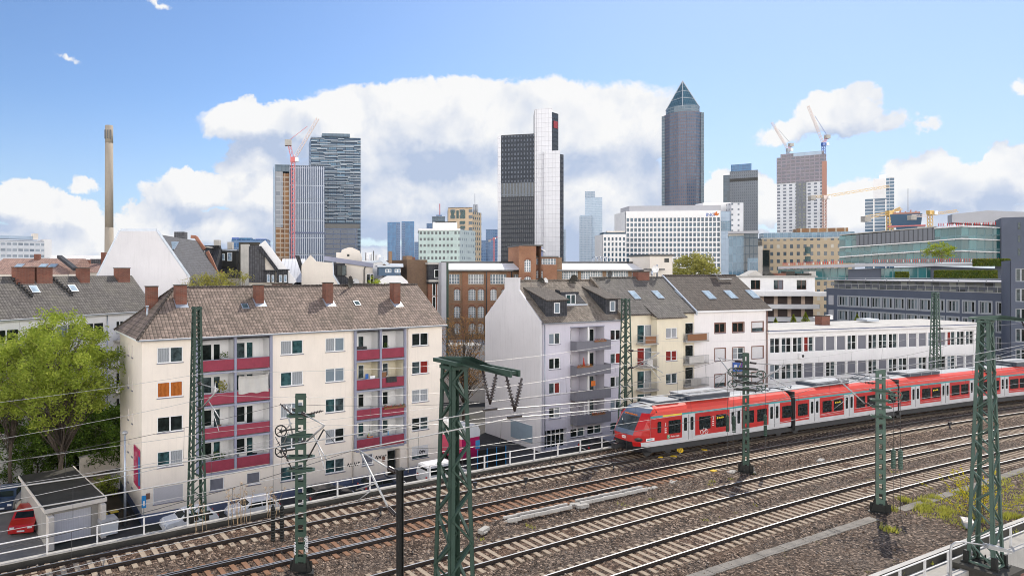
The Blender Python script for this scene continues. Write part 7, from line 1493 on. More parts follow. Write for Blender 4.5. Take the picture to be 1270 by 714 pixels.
d2 = Fr(*P(1253.5, 97.), ang=R(-40)); th = empty('dark_side_block', 'dark slate block with tall grey framed windows cut by the right edge of the picture', 'building', (d2.X, d2.Y, 0), d2.a); fr = d2; e2 = d2.u(1300); zt2 = Z(323, 97.)
hs = [(.5, 2.2, z, z+2.0) for z in (12.6, 9.6, 6.6, 3.6, .6)]+[(3.0, 5.0, z, z+2.0) for z in (12.6, 9.6, 6.6, 3.6, .6)]; m1 = MB(); wall(m1, 0, e2, ST, zt2, hs, 0, 0, .25); m1.box(-.01, e2, .26, 10, ST, zt2, 0, skip='fb'); m1.build('wall', 'slate_blue', th, fix=False); [window(th, h[0], h[2], h[1]-h[0], 2.0, 0, 3, ('glass_b','glass_a'), 'grey_frame', rev=.2, sill=None, merged=True, fw=.12) for h in hs]
# ---------------------------------------------------------------- roofs on the left
# house behind the big tree
sf2 = Fr(*P(165, 72.), vp=963); 
SB = empty('white_tenement', 'white apartment house with a long grey tiled roof behind the big light green tree', 'house', (sf2.X, sf2.Y, 0), sf2.a); fr, th = sf2, SB
def leftw():
    hs = []
    for i, (a, b) in enumerate(((-18.2,-16.6),(-14.6,-13.),(-11.2,-9.6),(-8.3,-6.7),(-5.3,-3.7),(-2.2,-1.2))):
        for z in (8.1, 5.3, 2.5, -.3): hs.append((a-.9 if i < 5 else a, b, z-.65, z+.65))
    return hs
SE = sf2.u(161., 4.)
hs = leftw(); m1 = MB(); wall(m1, -30, SE, ST, 9.75, hs, 0, 0, .13); m1.q([(SE,0,ST),(SE,8,ST),(SE,8,9.75),(SE,0,9.75)]); m1.q([(SE,0,9.75),(SE,8,9.75),(SE,4,13.4)]); m1.build('wall', 'white_wall', SB, fix=False)
for k, h in enumerate(hs): window(SB, h[0], h[2], h[1]-h[0], 1.3, 0, 2, ('glass_a',) if k % 3 else ('glass_lace','glass_b'))
zr1 = Z(341.8, 74.); rf = MB(); E3 = SE+.3; rf.q([(-30,-.4,9.7),(E3,-.4,9.7),(E3,4,zr1),(-30,4,zr1)]); rf.q([(E3,8.4,9.7),(-30,8.4,9.7),(-30,4,zr1),(E3,4,zr1)]); rf.q([(-30,-.4,9.5),(E3,-.4,9.5),(E3,-.4,9.7),(-30,-.4,9.7)], 1); SR = rf.build('roof', ['tiles_grey', 'white_frame'], SB, fix=False); sl3 = (zr1-9.7)/4.4; l3 = lambda v: 9.7+sl3*(v+.4)
gt = MB(); gutter(gt, -30, SE, -.4, 9.68); gt.build('gutter', 'zinc', SB)
for (px_, pyt, w0) in ((28, 331, 1.9), (52, 331, 1.7), (102, 332, 1.15), (150.5, 332, 1.6)): u = sf2.u(px_, 3.7); chimney(SR, u, 3.6, l3(3.6)-1.0, Z(pyt, sf2.Y+sf2.s*u+sf2.c*3.6), w0, .9)
for px_ in (45, 93): skylight(SR, sf2.u(px_, 2.2), 2.2, l3(2.2)+.02, .7, .9, math.atan(sl3))
for base in (18, 68):
    for k in range(8): m1 = MB(); u = sf2.u(base+k*3.2, 3.4-k*.25); v = 3.5-k*.25; m1.tube([(u, v, l3(v)-.05), (u, v, l3(v)+.28)], .1, 8); m1.box(u-.16, u+.16, v-.16, v+.16, l3(v)+.27, l3(v)+.32); m1.build('roof_vent', 'train_black', SR, fix=False)
for k in range(3):
    m1 = MB(); zb3 = 6.7-2.8*k; m1.box(-2.6, -.3, -1.2, -.01, zb3-.15, zb3, 1); m1.box(-2.6, -.3, -1.2, -1.14, zb3, zb3+.95, 0); m1.build('balcony', ['plank_brown', 'concrete'], SB, fix=False)
m1 = MB(); m1.tube([(-3.4,-.1,9.6),(-3.4,-.1,ST)], .06, 8); m1.build('downpipe', 'zinc', SB)
# trapezoid gable house
tz = Fr(*P(121, 82.), ang=R(-3)); TZ = empty('trapezoid_gable_house', 'house with a big blank whitish trapezoid gable wall and dark slate mansard behind', 'house', (tz.X, tz.Y, 0), tz.a); fr = tz
prf = [tz.uz(a, b) for a, b in ((121,343),(149,286.5),(193.5,286.5),(234,345))]; q0 = prf[0]; q3 = prf[3]; m1 = MB(); m1.extr([(q0[0],ST),q0,prf[1],prf[2],q3,(q3[0],ST)], 0, .35); m1.build('gable_wall', 'gable_plaster', TZ, fix=False); m1 = MB(); m1.extr([(q0[0]+.2,ST),(q0[0]+.2,q0[1]-.3),(prf[1][0]+.1,prf[1][1]-.35),(prf[2][0]-.1,prf[2][1]-.35),(q3[0]-.2,q3[1]-.4),(q3[0]-.2,ST)], .36, 20); o = m1.build('roof', 'slate_grey', TZ, fix=False)
m1 = MB(); pr_ = [prf[0], prf[1], prf[2], prf[3]]
for a, b in zip(pr_, pr_[1:]): m1.bar((a[0], .15, a[1]+.06), (b[0], .15, b[1]+.06), .5, .1, up=(0,1,0))
m1.build('coping', 'zinc', TZ); ue = q3[0]
skylight(o, tz.u(212,3), 3.0, tz.uz(212, 312, 3)[1]+.3, .9, 2.0, R(30))
def mansard(name, label, px0, px1, py_e, py_r, Y, dep, facemat, roofmat, wins=(), chims=(), ang=0., group=None, wallm='offwhite_wall', slope=1.2, drop=4.):
    """attic house: wall below, steep roof front with dormer windows, flat-ish top"""
    f_ = Fr(*P(px0, Y), ang=ang); th = empty(name, label, 'house', (f_.X, f_.Y, 0), f_.a, group); L = f_.u(px1); ze = f_.uz(px0, py_e)[1]; zr = f_.uz(px0, py_r, slope)[1]
    m1 = MB(); m1.box(0, L, 0, dep, ST, ze, 0); m1.build('wall', wallm, th, fix=False)
    m1 = MB(); m1.extr([(-.2,ze),(slope,zr),(dep-slope,zr),(dep+.2,ze)], -.02, L+.02, axis='x'); ro = m1.build('roof', roofmat, th, fix=False)
    return th, f_, L, ze, zr, ro
def verge(th, f_, pts, v, w_=.42, mat='verge_clay'):
    q = [f_.uz(a, b, v) for a, b in pts]; m1 = MB()
    for a, b in zip(q, q[1:]): m1.bar((a[0], v, a[1]), (b[0], v, b[1]), .5, w_, up=(0,1,0))
    return m1.build('clay_verge', mat, th, fix=False)
th, f_, L, ze, zr, ro = mansard('slate_attic_house', 'slate clad attic house with two bright windows, a tall grey chimney and a terracotta verge', 201, 262, 345, 305, 100., 9., 'slate', 'slate', ang=R(-6), slope=5.)
def dormer_px(ro, f_, a, b, y0, y1, v, mat='slate', win=(), roofm='concrete_pale', dep=4.):
    u0, z1 = f_.uz(a, y0, v); u1, z0 = f_.uz(b, y1, v); m1 = MB(); m1.box(u0, u1, v, v+dep, z0, z1, 0); m1.box(u0-.2, u1+.2, v-.25, v+dep, z1, z1+.16, 1); o = m1.build('dormer', [mat, roofm], ro, fix=False)
    for (wa, wb, wy0, wy1) in win: ua, za = f_.uz(wa, wy0, v); ub, zb_ = f_.uz(wb, wy1, v); window(o, ua, zb_, ub-ua, za-zb_, v-.15, 1, ('glass_sky',), rev=.1, sill=None, merged=True)
    return o
dormer_px(ro, f_, 230, 256, 307, 330, 1.4, 'slate', [(238,245,310,322.5),(247.5,254.5,311,322.5)]); u, z1 = f_.uz(216, 287.5, 3); u2, _ = f_.uz(228.5, 290, 3); m1 = MB(); m1.box(u, u2, 3, 4.5, ze, z1); m1.build('chimney', 'slate_grey', ro)
m1 = MB(); p0 = f_.uz(203, 300, 1); p1 = f_.uz(254, 333, 1); m1.extr([p0, p1, (p1[0], p1[1]-3), (p0[0], p0[1]-5)], .4, 1.2); m1.build('party_wall', 'cladding', th, fix=False)
def parapet_wall(th, f_, pts, v, d, mat, name='party_wall', cap=None):
    q = [f_.uz(a, b, v) for a, b in pts]; m1 = MB(); m1.extr(q, v, v+d); o = m1.build(name, mat, th, fix=False)
    if cap:
        m1 = MB()
        for a, b in zip(q[:cap[0]], q[1:cap[0]]): m1.bar((a[0], v+d/2, a[1]+.08), (b[0], v+d/2, b[1]+.08), d+.25, .16, up=(0,1,0))
        m1.build('coping', cap[1], o)
    return o
verge(th, f_, [(237,293.5),(243,294),(249,303),(254,309)], 1.2); verge(th, f_, [(257,312),(262,322),(272,346)], 1.0)
th, f_, L, ze, zr, ro = mansard('dark_dormer_house', 'dark green slate attic house with arched and square dormer windows', 257, 300, 345, 309, 104., 9., 'slate', 'slate', ang=R(-6), slope=4.5); dormer_px(ro, f_, 259, 293, 311, 332, 1.2, 'mast_black', [(273,279,314.5,323),(282,288,313,323.5)], 'zinc')
for a, b, y0 in ((265,272,297.5),(282,288,300)): m1 = MB(); u, z1 = f_.uz(a, y0, 5); u2, _ = f_.uz(b, y0, 5); m1.box(u, u2, 5, 6, zr-1, z1); m1.build('chimney', 'concrete', ro)
verge(th, f_, [(259,312),(266,324),(279,346)], .5)
th, f_, L, ze, zr, ro = mansard('grey_gable_house', 'dark gabled attic house with a pale chimney stack and steep white edged roof', 299, 362, 350, 345, 98., 8., 'slate', 'slate_grey', ang=R(2), slope=3.)
parapet_wall(th, f_, [(309,305),(327,303),(330,350),(309,350)], -.4, .8, 'slate_grey', 'gable_wall'); m1 = MB(); u, z1 = f_.uz(299, 303, 0); u2, _ = f_.uz(309, 303, 0); m1.box(u, u2, -.6, .8, ST, z1); m1.build('chimney_stack', 'concrete_pale', th); parapet_wall(th, f_, [(327,303.5),(362,352),(327,352)], -.2, .5, 'offwhite_wall', 'side_gable'); 
m1 = MB(); a_, b_ = f_.uz(325, 301, -.5), f_.uz(364, 352, -.5); m1.bar((a_[0], -.4, a_[1]), (b_[0], -.4, b_[1]), 1.2, .3, up=(0,1,0)); m1.build('white_verge', 'white_wall', th); m1 = MB(); a_, b_ = f_.uz(322, 306, -.7), f_.uz(357, 353, -.7); m1.bar((a_[0], -.8, a_[1]), (b_[0], -.8, b_[1]), .5, .25, up=(0,1,0)); m1.build('dark_verge', 'slate', th)
dormer_px(th, f_, 328.5, 341, 336, 350, -.9, 'slate', [(331,335,340,350),(337,340,341,350)], 'slate', 2.); dormer_px(th, f_, 343, 357, 335, 350, -.9, 'slate', [(346,350,341,350),(352,356,341,350)], 'slate', 2.)
m1 = MB(); u, z1 = f_.uz(296, 300.5, 6); u2, _ = f_.uz(322, 300, 6); m1.box(u, u2, 6, 7, 13, z1); m1.build('chimney_row', 'concrete_dark', ro)
# white sheet roof and cream gable row
th, f_, L, ze, zr, ro = mansard('white_sheet_roof_house', 'house with a gleaming white sheet metal roof between the dark gable and the cream gables', 346, 376, 350, 321, 104., 12., 'white_wall', 'seam_roof_white', ang=R(0), slope=6., wallm='slate')
def gable_house(name, label, pts, Y, d, mat, ang=0., roof='concrete_dark'):
    f_ = Fr(*P(pts[0][0], Y), ang=ang); th = empty(name, label, 'house', (f_.X, f_.Y, 0), f_.a); q = [f_.uz(a, b) for a, b in pts]; q = [(q[0][0], ST)]+q+[(q[-1][0], ST)]
    m1 = MB(); m1.extr(q, 0, .4); m1.build('gable_wall', mat, th, fix=False); m1 = MB(); q2 = [(x+.02 if k < 2 else x, z-.25 if k not in (0, len(q)-1) else z) for k, (x, z) in enumerate(q)]; m1.extr(q2, .41, d); ro = m1.build('roof', roof, th, fix=False); return th, f_, ro
th, f_, ro = gable_house('cream_gable_house', 'cream rendered gable end with a slate dormer cutting into its right side', [(374,329),(385,316),(392,324),(412.5,326),(413,341),(421,353),(425,358)], 101., 10., 'offwhite_wall', roof='white_wall')
parapet_wall(th, f_, [(366,316.5),(371,317),(375,330),(374,338),(395,347),(397,358),(380,358)], .9, 1.2, 'slate', 'curved_slate_wall'); parapet_wall(th, f_, [(413,325.5),(428,326.5),(428,342),(433,346),(438,358),(424,358),(419,345),(413.5,340)], 1.0, 1.0, 'slate', 'slate_dormer')
u, z = f_.uz(418, 341.5, .8); window(th, u, z, 1.5, 1.6, .75, 2, ('glass_a','glass_b'), 'mast_black', rev=.1, sill=None, merged=True); m1 = MB(); a_, b_ = f_.uz(412.5, 325, .2), f_.uz(413.5, 341, .2); m1.bar((a_[0], .2, a_[1]), (b_[0], .2, b_[1]), .25, .3, up=(0,1,0)); c3_ = f_.uz(424, 358, .2); m1.bar((b_[0], .2, b_[1]), (c3_[0], .2, c3_[1]), .25, .5, up=(0,1,0)); m1.build('zinc_edge', 'zinc', th)
th, f_, ro = gable_house('cream_wall_house', 'broad cream party wall with a dark pipe and grey edged flat roof', [(428,322),(453,326),(462,330),(463,358)], 104., 9., 'offwhite_wall', roof='concrete_dark')
m1 = MB(); u, z = f_.uz(451.5, 332, -.1); m1.tube([(u+1.2,-.15,z+.5),(u+.2,-.15,z+.2),(u,-.15,z-.3),(u,-.15,ST)], .09, 6); m1.build('downpipe', 'train_black', th); m1 = MB(); a_, b_ = f_.uz(402, 320, -.3), f_.uz(463, 329, -.3); m1.bar((a_[0],-.2,a_[1]),(b_[0],-.2,b_[1]),.7,.35, up=(0,1,0)); m1.build('roof_edge', 'lavender_trim', th); u, z = f_.uz(441, 353, -.25); dish(th, (u, -.3, z+.4), .6, R(10)); u, z = f_.uz(454.5, 354); window(th, u, z, 1.2, 1.9, -.15, 2, ('glass_a',), rev=.1, sill=None, merged=True)
th, f_, ro = gable_house('rounded_gable_house', 'distant cream gable with a low rounded top in front of the dark residential tower', [(417,313),(423,313),(424,309.5),(433,306.5),(437,307),(446,311),(449,320),(449.5,335)], 112., 8., 'offwhite_wall', roof='concrete_pale')
u, z = f_.uz(430.5, 318, -.1); m1 = MB(); m1.box(u, u+.4, -.05, 0, z, z+.4); m1.build('window', 'glass_a', th)
th, f_, L, ze, zr, ro = mansard('rooftop_plant_house', 'flat roofed house crowded with grey ducts and white cylinders', 449, 474, 345, 323, 108., 9., 'white_wall', 'white_wall', ang=0., slope=.3)
m1 = MB()
for k, (a, b, y0, y1, mt_) in enumerate(((449,452.5,311,324,1),(453,461,313,324,0),(456,459,316,322,1),(463,464,311,330,2),(466,472,316,330,0),(470,476,319,326,1))):
    u0, z1 = f_.uz(a, y0, 1); u1, z0 = f_.uz(b, y1, 1)
    if k in (1, 4): m1.tube([((u0+u1)/2, 1.5, z0), ((u0+u1)/2, 1.5, z1)], (u1-u0)/2, 12, mt_)
    else: m1.box(u0, u1, 1, 2, z0, z1, mt_)
a_, b_ = f_.uz(452, 326, .5), f_.uz(476, 323, .5); m1.bar((a_[0],.5,a_[1]),(b_[0],.5,b_[1]),.8,.4, mat=1); m1.build('roof_plant', ['white_wall', 'zinc', 'train_black'], ro, fix=False)
th, f_, L, ze, zr, ro = mansard('blue_attic_house', 'low blue grey attic storey with a curved white roof below and two small windows', 469, 500, 352, 348, 99., 8., 'white_wall', 'white_wall', ang=0., slope=2.)
m1 = MB(); u0, z1 = f_.uz(470, 331, 0); u1, z0 = f_.uz(497, 342, 0); m1.box(u0, u1, .3, 5, z0, z1); m1.build('attic_storey', 'board_blue' if False else 'fac_attic_blue', th, fix=False); m1 = MB(); m1.box(u0-.3, u1+.4, -.1, 5, z1, z1+.25); m1.build('roof_edge', 'zinc', th)
for p_ in (478, 489.5): u, z = f_.uz(p_, 338, .3); window(th, u, z, .9, .55, .2, 2, ('glass_sky',), rev=.08, sill=None, merged=True)
m1 = MB(); m1.extr([(u0-.2,z0-1.8),(u0+.1,z0-.6),(u0+1.2,z0),(u1+.1,z0),(u1+1.0,z0-.8),(u1+1.6,z0-2.2)], -.4, 5); m1.build('lower_roof', 'white_wall', th, fix=False); m1 = MB(); u, z = f_.uz(482, 311.5, 3); m1.box(u, u+.55, 3, 3.6, z1, z); m1.build('chimney', 'brick_brown', th)
m1 = MB(); a_, b_, c_2 = f_.uz(473, 322, 1), f_.uz(482, 328.5, 1), f_.uz(500, 329, 1); m1.bar((a_[0],1,a_[1]),(b_[0],1,b_[1]),.5,.25, up=(0,1,0)); m1.bar((b_[0],1,b_[1]),(c_2[0],1,c_2[1]),.5,.25, up=(0,1,0)); m1.build('zinc_edge', 'zinc', th)
th, f_, L, ze, zr, ro = mansard('brown_roof_house', 'low dark brown brick house end with sloping white flashing beside the tenement', 478, 508, 352, 327, 106., 8., 'brick_brown', 'brick_brown', ang=0., slope=.4, wallm='brick_brown')
# terracotta roofs at the left edge
th, f_, L, ze, zr, ro = mansard('clay_roof_house', 'low house with a long reddish clay tiled roof and rooflights, left edge', -20, 84, 340, 320.5, 105., 16., 'tiles_clay', 'tiles_clay', ang=R(4), slope=7.)
for p_ in (22, 52, 64): v = 2.8; u, z = f_.uz(p_, 327, v); skylight(ro, u, v, ze+(zr-ze)*(v+.2)/7.2+.05, 1.1, 1.4, math.atan2(zr-ze, 7.2))
u, z = f_.uz(43, 315, 6.5); m1 = MB(); m1.box(u, u+.9, 6.2, 7, zr-.5, z); m1.build('chimney', 'brick_chimney', ro); m1 = MB(); a_, b_ = f_.uz(71, 318, 4), f_.uz(94, 334, 0); m1.bar((a_[0], 5, a_[1]), (b_[0], 0, b_[1]), .8, .5); m1.build('dark_verge', 'slate', ro)
th, f_, L, ze, zr, ro = mansard('far_clay_roof_house', 'small house with a reddish roof and twin chimneys just left of the trapezoid gable', 84, 128, 338, 327, 112., 12., 'tiles_clay', 'tiles_clay', ang=R(4), slope=5.)
for p_, y_ in ((106, 322), (125.5, 313)): u, z = f_.uz(p_, y_, 5); m1 = MB(); m1.box(u, u+.8, 4.8, 5.6, zr-1, z); m1.build('chimney', 'brick_chimney', ro)
m1 = MB(); u0, z1 = f_.uz(112, 321, 8); u1, z0 = f_.uz(132, 330, 8); m1.box(u0, u1, 8, 10, z0, z1); m1.build('rear_wing', 'slate_grey', th)
th, f_, L, ze, zr, ro = mansard('white_flat_house', 'flat white roofed building in the distance left of the factory chimney', 62, 116, 330, 316.5, 200., 14., 'white_wall', 'white_wall', ang=0., slope=.5)
th, f_, L, ze, zr, ro = mansard('blue_roof_block', 'distant blue glazed roof structures above the dark attic houses', 287, 331, 306, 296.5, 400., 20., 'fac_bluefar', 'fac_bluefar', ang=0., slope=.5, wallm='fac_bluefar')
solid(th, 'roof_unit', 'board_blue', f_.u(287.5), f_.u(296), 0, 6, zr, zr+1.); solid(th, 'roof_unit', 'fac_twin', f_.u(297), f_.u(312), 0, 6, zr, zr+.8); solid(th, 'roof_unit', 'board_blue', f_.u(317), f_.u(330), 0, 6, zr-.4, zr+.2)
# ---------------------------------------------------------------- vegetation
def leaves(mb, rnd, c, n, rad, size, squash=.8, mat=0):
    for q in range(n):
        d = Vector((rnd.gauss(0,1), rnd.gauss(0,1), rnd.gauss(0,1)*squash)); d.normalize(); p = Vector(c)+d*rad*(rnd.random()**.45)
        u = Vector((rnd.gauss(0,1), rnd.gauss(0,1), rnd.gauss(0,.7))).normalized()*size*rnd.uniform(.6, 1.3); v_ = u.orthogonal().normalized().lerp(Vector((rnd.gauss(0,1), rnd.gauss(0,1), rnd.gauss(0,1))), .3).normalized()*size*rnd.uniform(.3, .6)
        mb.q([p-u, p+v_, p+u, p-v_], mat)
def tree(label, loc, ht, crown_r, crown_z0, leafm, seed, n_cl=60, per=90, lsize=.14, cl_r=.75, trunk_r=.25, bark='bark', name='tree', group=None, squash=1., lean=(0,0), cat='tree', bare=False):
    rnd = random.Random(seed); th = empty(name, label, cat, loc, 0, group); tb = MB(); top = Vector((lean[0], lean[1], ht*.72)); pts = [Vector((0,0,-.2))]
    for k in range(1, 6): f = k/5; pts.append(Vector((lean[0]*f+rnd.gauss(0,.12), lean[1]*f+rnd.gauss(0,.12), ht*.72*f)))
    tb.tube(pts, [trunk_r*(1-.16*k) for k in range(6)], 8); cz = (crown_z0+ht)/2; hz = (ht-crown_z0)/2; ends = []
    for q in range(n_cl):
        for _ in range(30):
            d = Vector((rnd.uniform(-1,1), rnd.uniform(-1,1), rnd.uniform(-1,1)))
            if .35 < d.length < 1: break
        e = Vector((lean[0]*.8+d.x*crown_r, lean[1]*.8+d.y*crown_r, cz+d.z*hz*squash)); ends.append(e)
        f = max(.25, min(.98, (e.z/ht)-.18)); k = f*5; i = min(4, int(k)); s = pts[i].lerp(pts[i+1], k-i); m_ = s.lerp(e, .5)+Vector((rnd.gauss(0,.25), rnd.gauss(0,.25), .35)); r0 = trunk_r*.34*(1-f*.6)
        tb.tube([s, m_, e], [r0, r0*.55, .015], 5)
        for w_ in range(3 if not bare else 7): e2 = e+Vector((rnd.gauss(0,.6), rnd.gauss(0,.6), rnd.gauss(.15,.5)))*(1 if not bare else 1.2); tb.tube([m_.lerp(e, rnd.uniform(.3,.9)), e2], [.02, .006], 3, cap=False)
    tb.build('trunk', bark, th, fix=False); lm = MB()
    for e in ends:
        for w_ in range(3): leaves(lm, rnd, e+Vector((rnd.gauss(0,1), rnd.gauss(0,1), rnd.gauss(0,.7)))*cl_r*.6, per//3, cl_r*rnd.uniform(.45, .9), lsize, .8)
    lm.build('crown', leafm, th, fix=False); return th
x, y = P(76, 56.); tree('big light green tree in front of the white tenement, left of the cream house', (x, y, ST), Z(392, 56.)-ST, 5.0, 6.6, 'leaf_light', 11, 150, 210, .14, 1.0, .27, squash=1.0)
x, y = P(14, 58.); tree('light green tree cut by the left picture edge, beside the big one', (x, y, ST), Z(412, 58.)-ST, 3.6, 6.8, 'leaf_light', 12, 60, 150, .13, .9, .2)
sh = [(8,575,4.2,5.2),(45,570,3.8,4.6),(82,560,3.6,4.4),(112,558,3.4,4.6),(140,552,2.6,3.6)]
for i, (px_, py_, r_, h_) in enumerate(sh):
    x, y = G(px_, py_+22, ST); tree(['dense dark shrub at the left picture edge below the tree', 'second dark shrub from the left under the big tree', 'dark shrub straight below the trunk of the big tree', 'dark shrub behind the back of the flat roofed garage', 'dark shrub nearest to the side wall of the cream house'][i], (x, y, ST), h_+2.2, r_*.95, .2, 'leaf_dark', 20+i, 90, 120, .15, .95, .1, name='shrub', cat='shrub', group='shrubs under the tree')
x, y = G(134, 612, ST); tree('small bright green bush beside the garage and the garden wall', (x, y, ST), 1.6, 1.3, .1, 'leaf_light', 31, 22, 70, .10, .4, .04, name='bush', cat='bush')
for i, (px_, py_, Y_, r_, z0) in enumerate(((248,337,82.,2.6,5.),(285,337,84.,3.0,5.))):
    x, y = P(px_, Y_); tree(['budding yellowish tree rising behind the left part of the tiled roof', 'larger budding tree right of it behind the tiled roof'][i], (x, y, ST), Z(py_-2, Y_)-ST, r_, 14., 'leaf_olive', 40+i, 75, 90, .12, .8, .22, 'bark_pale')
x, y = P(472, 84.); tree('sparse yellow green treetop behind the right end of the tiled roof', (x, y, ST), Z(344, 84.)-ST, 1.9, 15., 'leaf_lime', 44, 30, 80, .12, .6, .15, 'bark_pale')
x, y = P(575, 84.); tree('nearly bare brown tree in the courtyard between the cream and the lavender house', (x, y, ST), Z(388, 84.)-ST, 3.9, 3.6, 'leaf_brown', 45, 95, 42, .12, .9, .2, 'bark', bare=True)
x, y = P(862, 190.); tree('round olive green treetop standing before the white grid office', (x, y, ST), Z(318, 190.)-ST, 7.4, 12., 'leaf_olive', 46, 90, 120, .38, 2.0, .4)
x, y = P(1168, 185.); tree('pale young tree on the terrace of the glass complex', (x, y, Z(325, 185.)), 5.2, 3.4, 1.2, 'leaf_lime', 47, 40, 70, .22, .9, .1, 'bark_pale')
for i, (px_, pyt, h_) in enumerate(((962,394,2.),(984,390,2.6),(999,387,2.8),(1063,389,2.4))):
    Y_ = 101.+i*1.5; x, y = P(px_, Y_); th = empty('conifer', ['leftmost lime green conifer showing over the flat roof next to the white house', 'shorter of the paired lime green conifers over the flat roof', 'taller of the paired lime green conifers over the flat roof', 'lone lime green conifer right of the roof chimney'][i], 'conifer', (x, y, ST), 0, 'conifers behind the low white building'); ht = Z(pyt, Y_)-ST; rnd = random.Random(i+60)
    m1 = MB(); m1.tube([(0,0,0),(0,0,ht-.4)], [.16,.03], 6); m1.build('trunk', 'bark', th); m1 = MB()
    for q in range(1100): z = ht-abs(rnd.gauss(0, 1))*2.4-.05; r_ = (ht-z)*.42*rnd.random()**.4; a_ = rnd.uniform(0, 6.283); c = Vector((r_*math.cos(a_), r_*math.sin(a_), z)); u = Vector((rnd.gauss(0,.4), rnd.gauss(0,.4), 1)).normalized()*.2; v_ = u.orthogonal().normalized()*.08; m1.q([c-u, c+v_, c+u, c-v_])
    m1.build('crown', 'leaf_lime', th, fix=False)
def hedge(label, fr_, p0, p1, yt, yb, v, d, seed):
    u0, z1 = fr_.uz(p0, yt, v); u1, z0 = fr_.uz(p1, yb, v); rnd = random.Random(seed); X, Y = fr_.pt(u0, v); m1 = MB(); L = u1-u0
    m1.box(.1, L-.1, .1, d-.1, 0, z1-z0-.1, 1)
    for q in range(int(L*d*170)):
        f = rnd.random(); x_, y_, z_ = rnd.uniform(0, L), rnd.uniform(0, d), rnd.uniform(0, z1-z0)
        if f < .45: z_ = z1-z0+rnd.gauss(0, .05)
        elif f < .85: y_ = rnd.gauss(0, .05)
        else: x_ = rnd.choice((0, L))+rnd.gauss(0, .05)
        c = Vector((x_, y_, z_)); u = Vector((rnd.gauss(0,1), rnd.gauss(0,1), rnd.gauss(0,1))).normalized()*.16; v_ = u.orthogonal().normalized()*.09; m1.q([c-u, c+v_, c+u, c-v_], 0)
    return m1.build('clipped_hedge', ['leaf_hedge', 'leaf_dark'], loc=(X, Y, z0), rot=fr_.a, label=label, cat='hedge', group='clipped hedges on the terraces', fix=False)
hd = Fr(*P(1110, 165.), ang=R(-36)); hedge('small clipped hedge block left of the long one on the dark roof terrace', hd, 1111, 1127.5, 337.5, 344.5, 0, 1.8, 1); hedge('long clipped hedge on the dark roof terrace', hd, 1160, 1237, 335.5, 345, 0, 1.8, 2); hedge('clipped hedge on the upper terrace close to the slate block', hd, 1208, 1253, 321.5, 330, 6., 1.6, 3)
# weeds, grass, forsythia on the gravel verge
rnd = random.Random(77)
def tuft(mb, X, Y, z, n, h, sp):
    for q in range(n):
        a_ = rnd.uniform(0, 6.28); b = Vector((X+rnd.gauss(0, sp), Y+rnd.gauss(0, sp), z)); t_ = b+Vector((math.cos(a_)*h*.4, math.sin(a_)*h*.4, h*rnd.uniform(.5, 1.1))); s_ = Vector((-math.sin(a_), math.cos(a_), 0))*.022; mb.q([b-s_, b+s_, t_])
g1 = MB()
for px_, py_ in ((1158,617),(1146,628),(1147,621),(1143,632),(1174,633),(1173,638),(1104,657) ,(1103,631),(1121,620),(1192,612),(1212,645),(1242,641),(1253,640),(1261,641)): X, Y = G(px_, py_, -.25); tuft(g1, X, Y, -.28, 150, .32, .20)
for q in range(230): t_, l_ = rnd.uniform(47.5, 66), rnd.uniform(16.6, 20.2); X, Y = rw(t_, l_); tuft(g1, X, Y, -.28, rnd.randint(6, 26), rnd.uniform(.10, .28), rnd.uniform(.08, .3))
for q in range(46): t_ = rnd.uniform(22, 60); X, Y = rw(t_, rnd.choice((LC(t_)-2.3, LB(t_)-2.6, cut(t_)-.5, LR(t_)+1.1))+rnd.gauss(0, .25)); tuft(g1, X, Y, -.36, rnd.randint(5, 18), .18, .12)
tag(g1.build('grass', 'grass_leaf', fix=False), kind='stuff', label='sparse yellow green grass and weeds on the gravel verge', cat='grass')
def shrub_sticks(name, label, loc, n, L, spread, leafm, per, lsize, seed, barkm='bark', tips=False, cat='shrub'):
    rd = random.Random(seed); th = empty(name, label, cat, loc); tb, lm = MB(), MB()
    for q in range(n):
        a_ = rd.uniform(0, 6.283); el = rd.uniform(.35, 1.35) if spread > .5 else rd.uniform(1.25, 1.55); l_ = L*rd.uniform(.6, 1.1); e = Vector((math.cos(a_)*math.cos(el), math.sin(a_)*math.cos(el), math.sin(el)))*l_; b = Vector((rd.gauss(0, .22), rd.gauss(0, .22), 0)); m_ = b.lerp(b+e, .5)+Vector((0,0,.12*l_)); tb.tube([b, m_, b+e], [.014, .010, .006], 4, cap=False)
        if tips: leaves(lm, rd, b+e, per, .12, lsize); leaves(lm, rd, b.lerp(b+e, .85), per//3, .1, lsize)
        else:
            for k in range(per): f = rd.uniform(.25, 1); p = (b.lerp(m_, f*2) if f < .5 else m_.lerp(b+e, f*2-1)); leaves(lm, rd, p, 1, .05, lsize)
    tb.build('stems', barkm, th, fix=False); lm.build('foliage', leafm, th, fix=False); return th
X, Y = rw(49.6, 17.6); shrub_sticks('forsythia_bush', 'yellow flowering bush with long arching twigs behind the right edge mast', (X, Y, -.3), 34, 3.3, 1., 'leaf_yellow', 46, .055, 5, cat='bush')
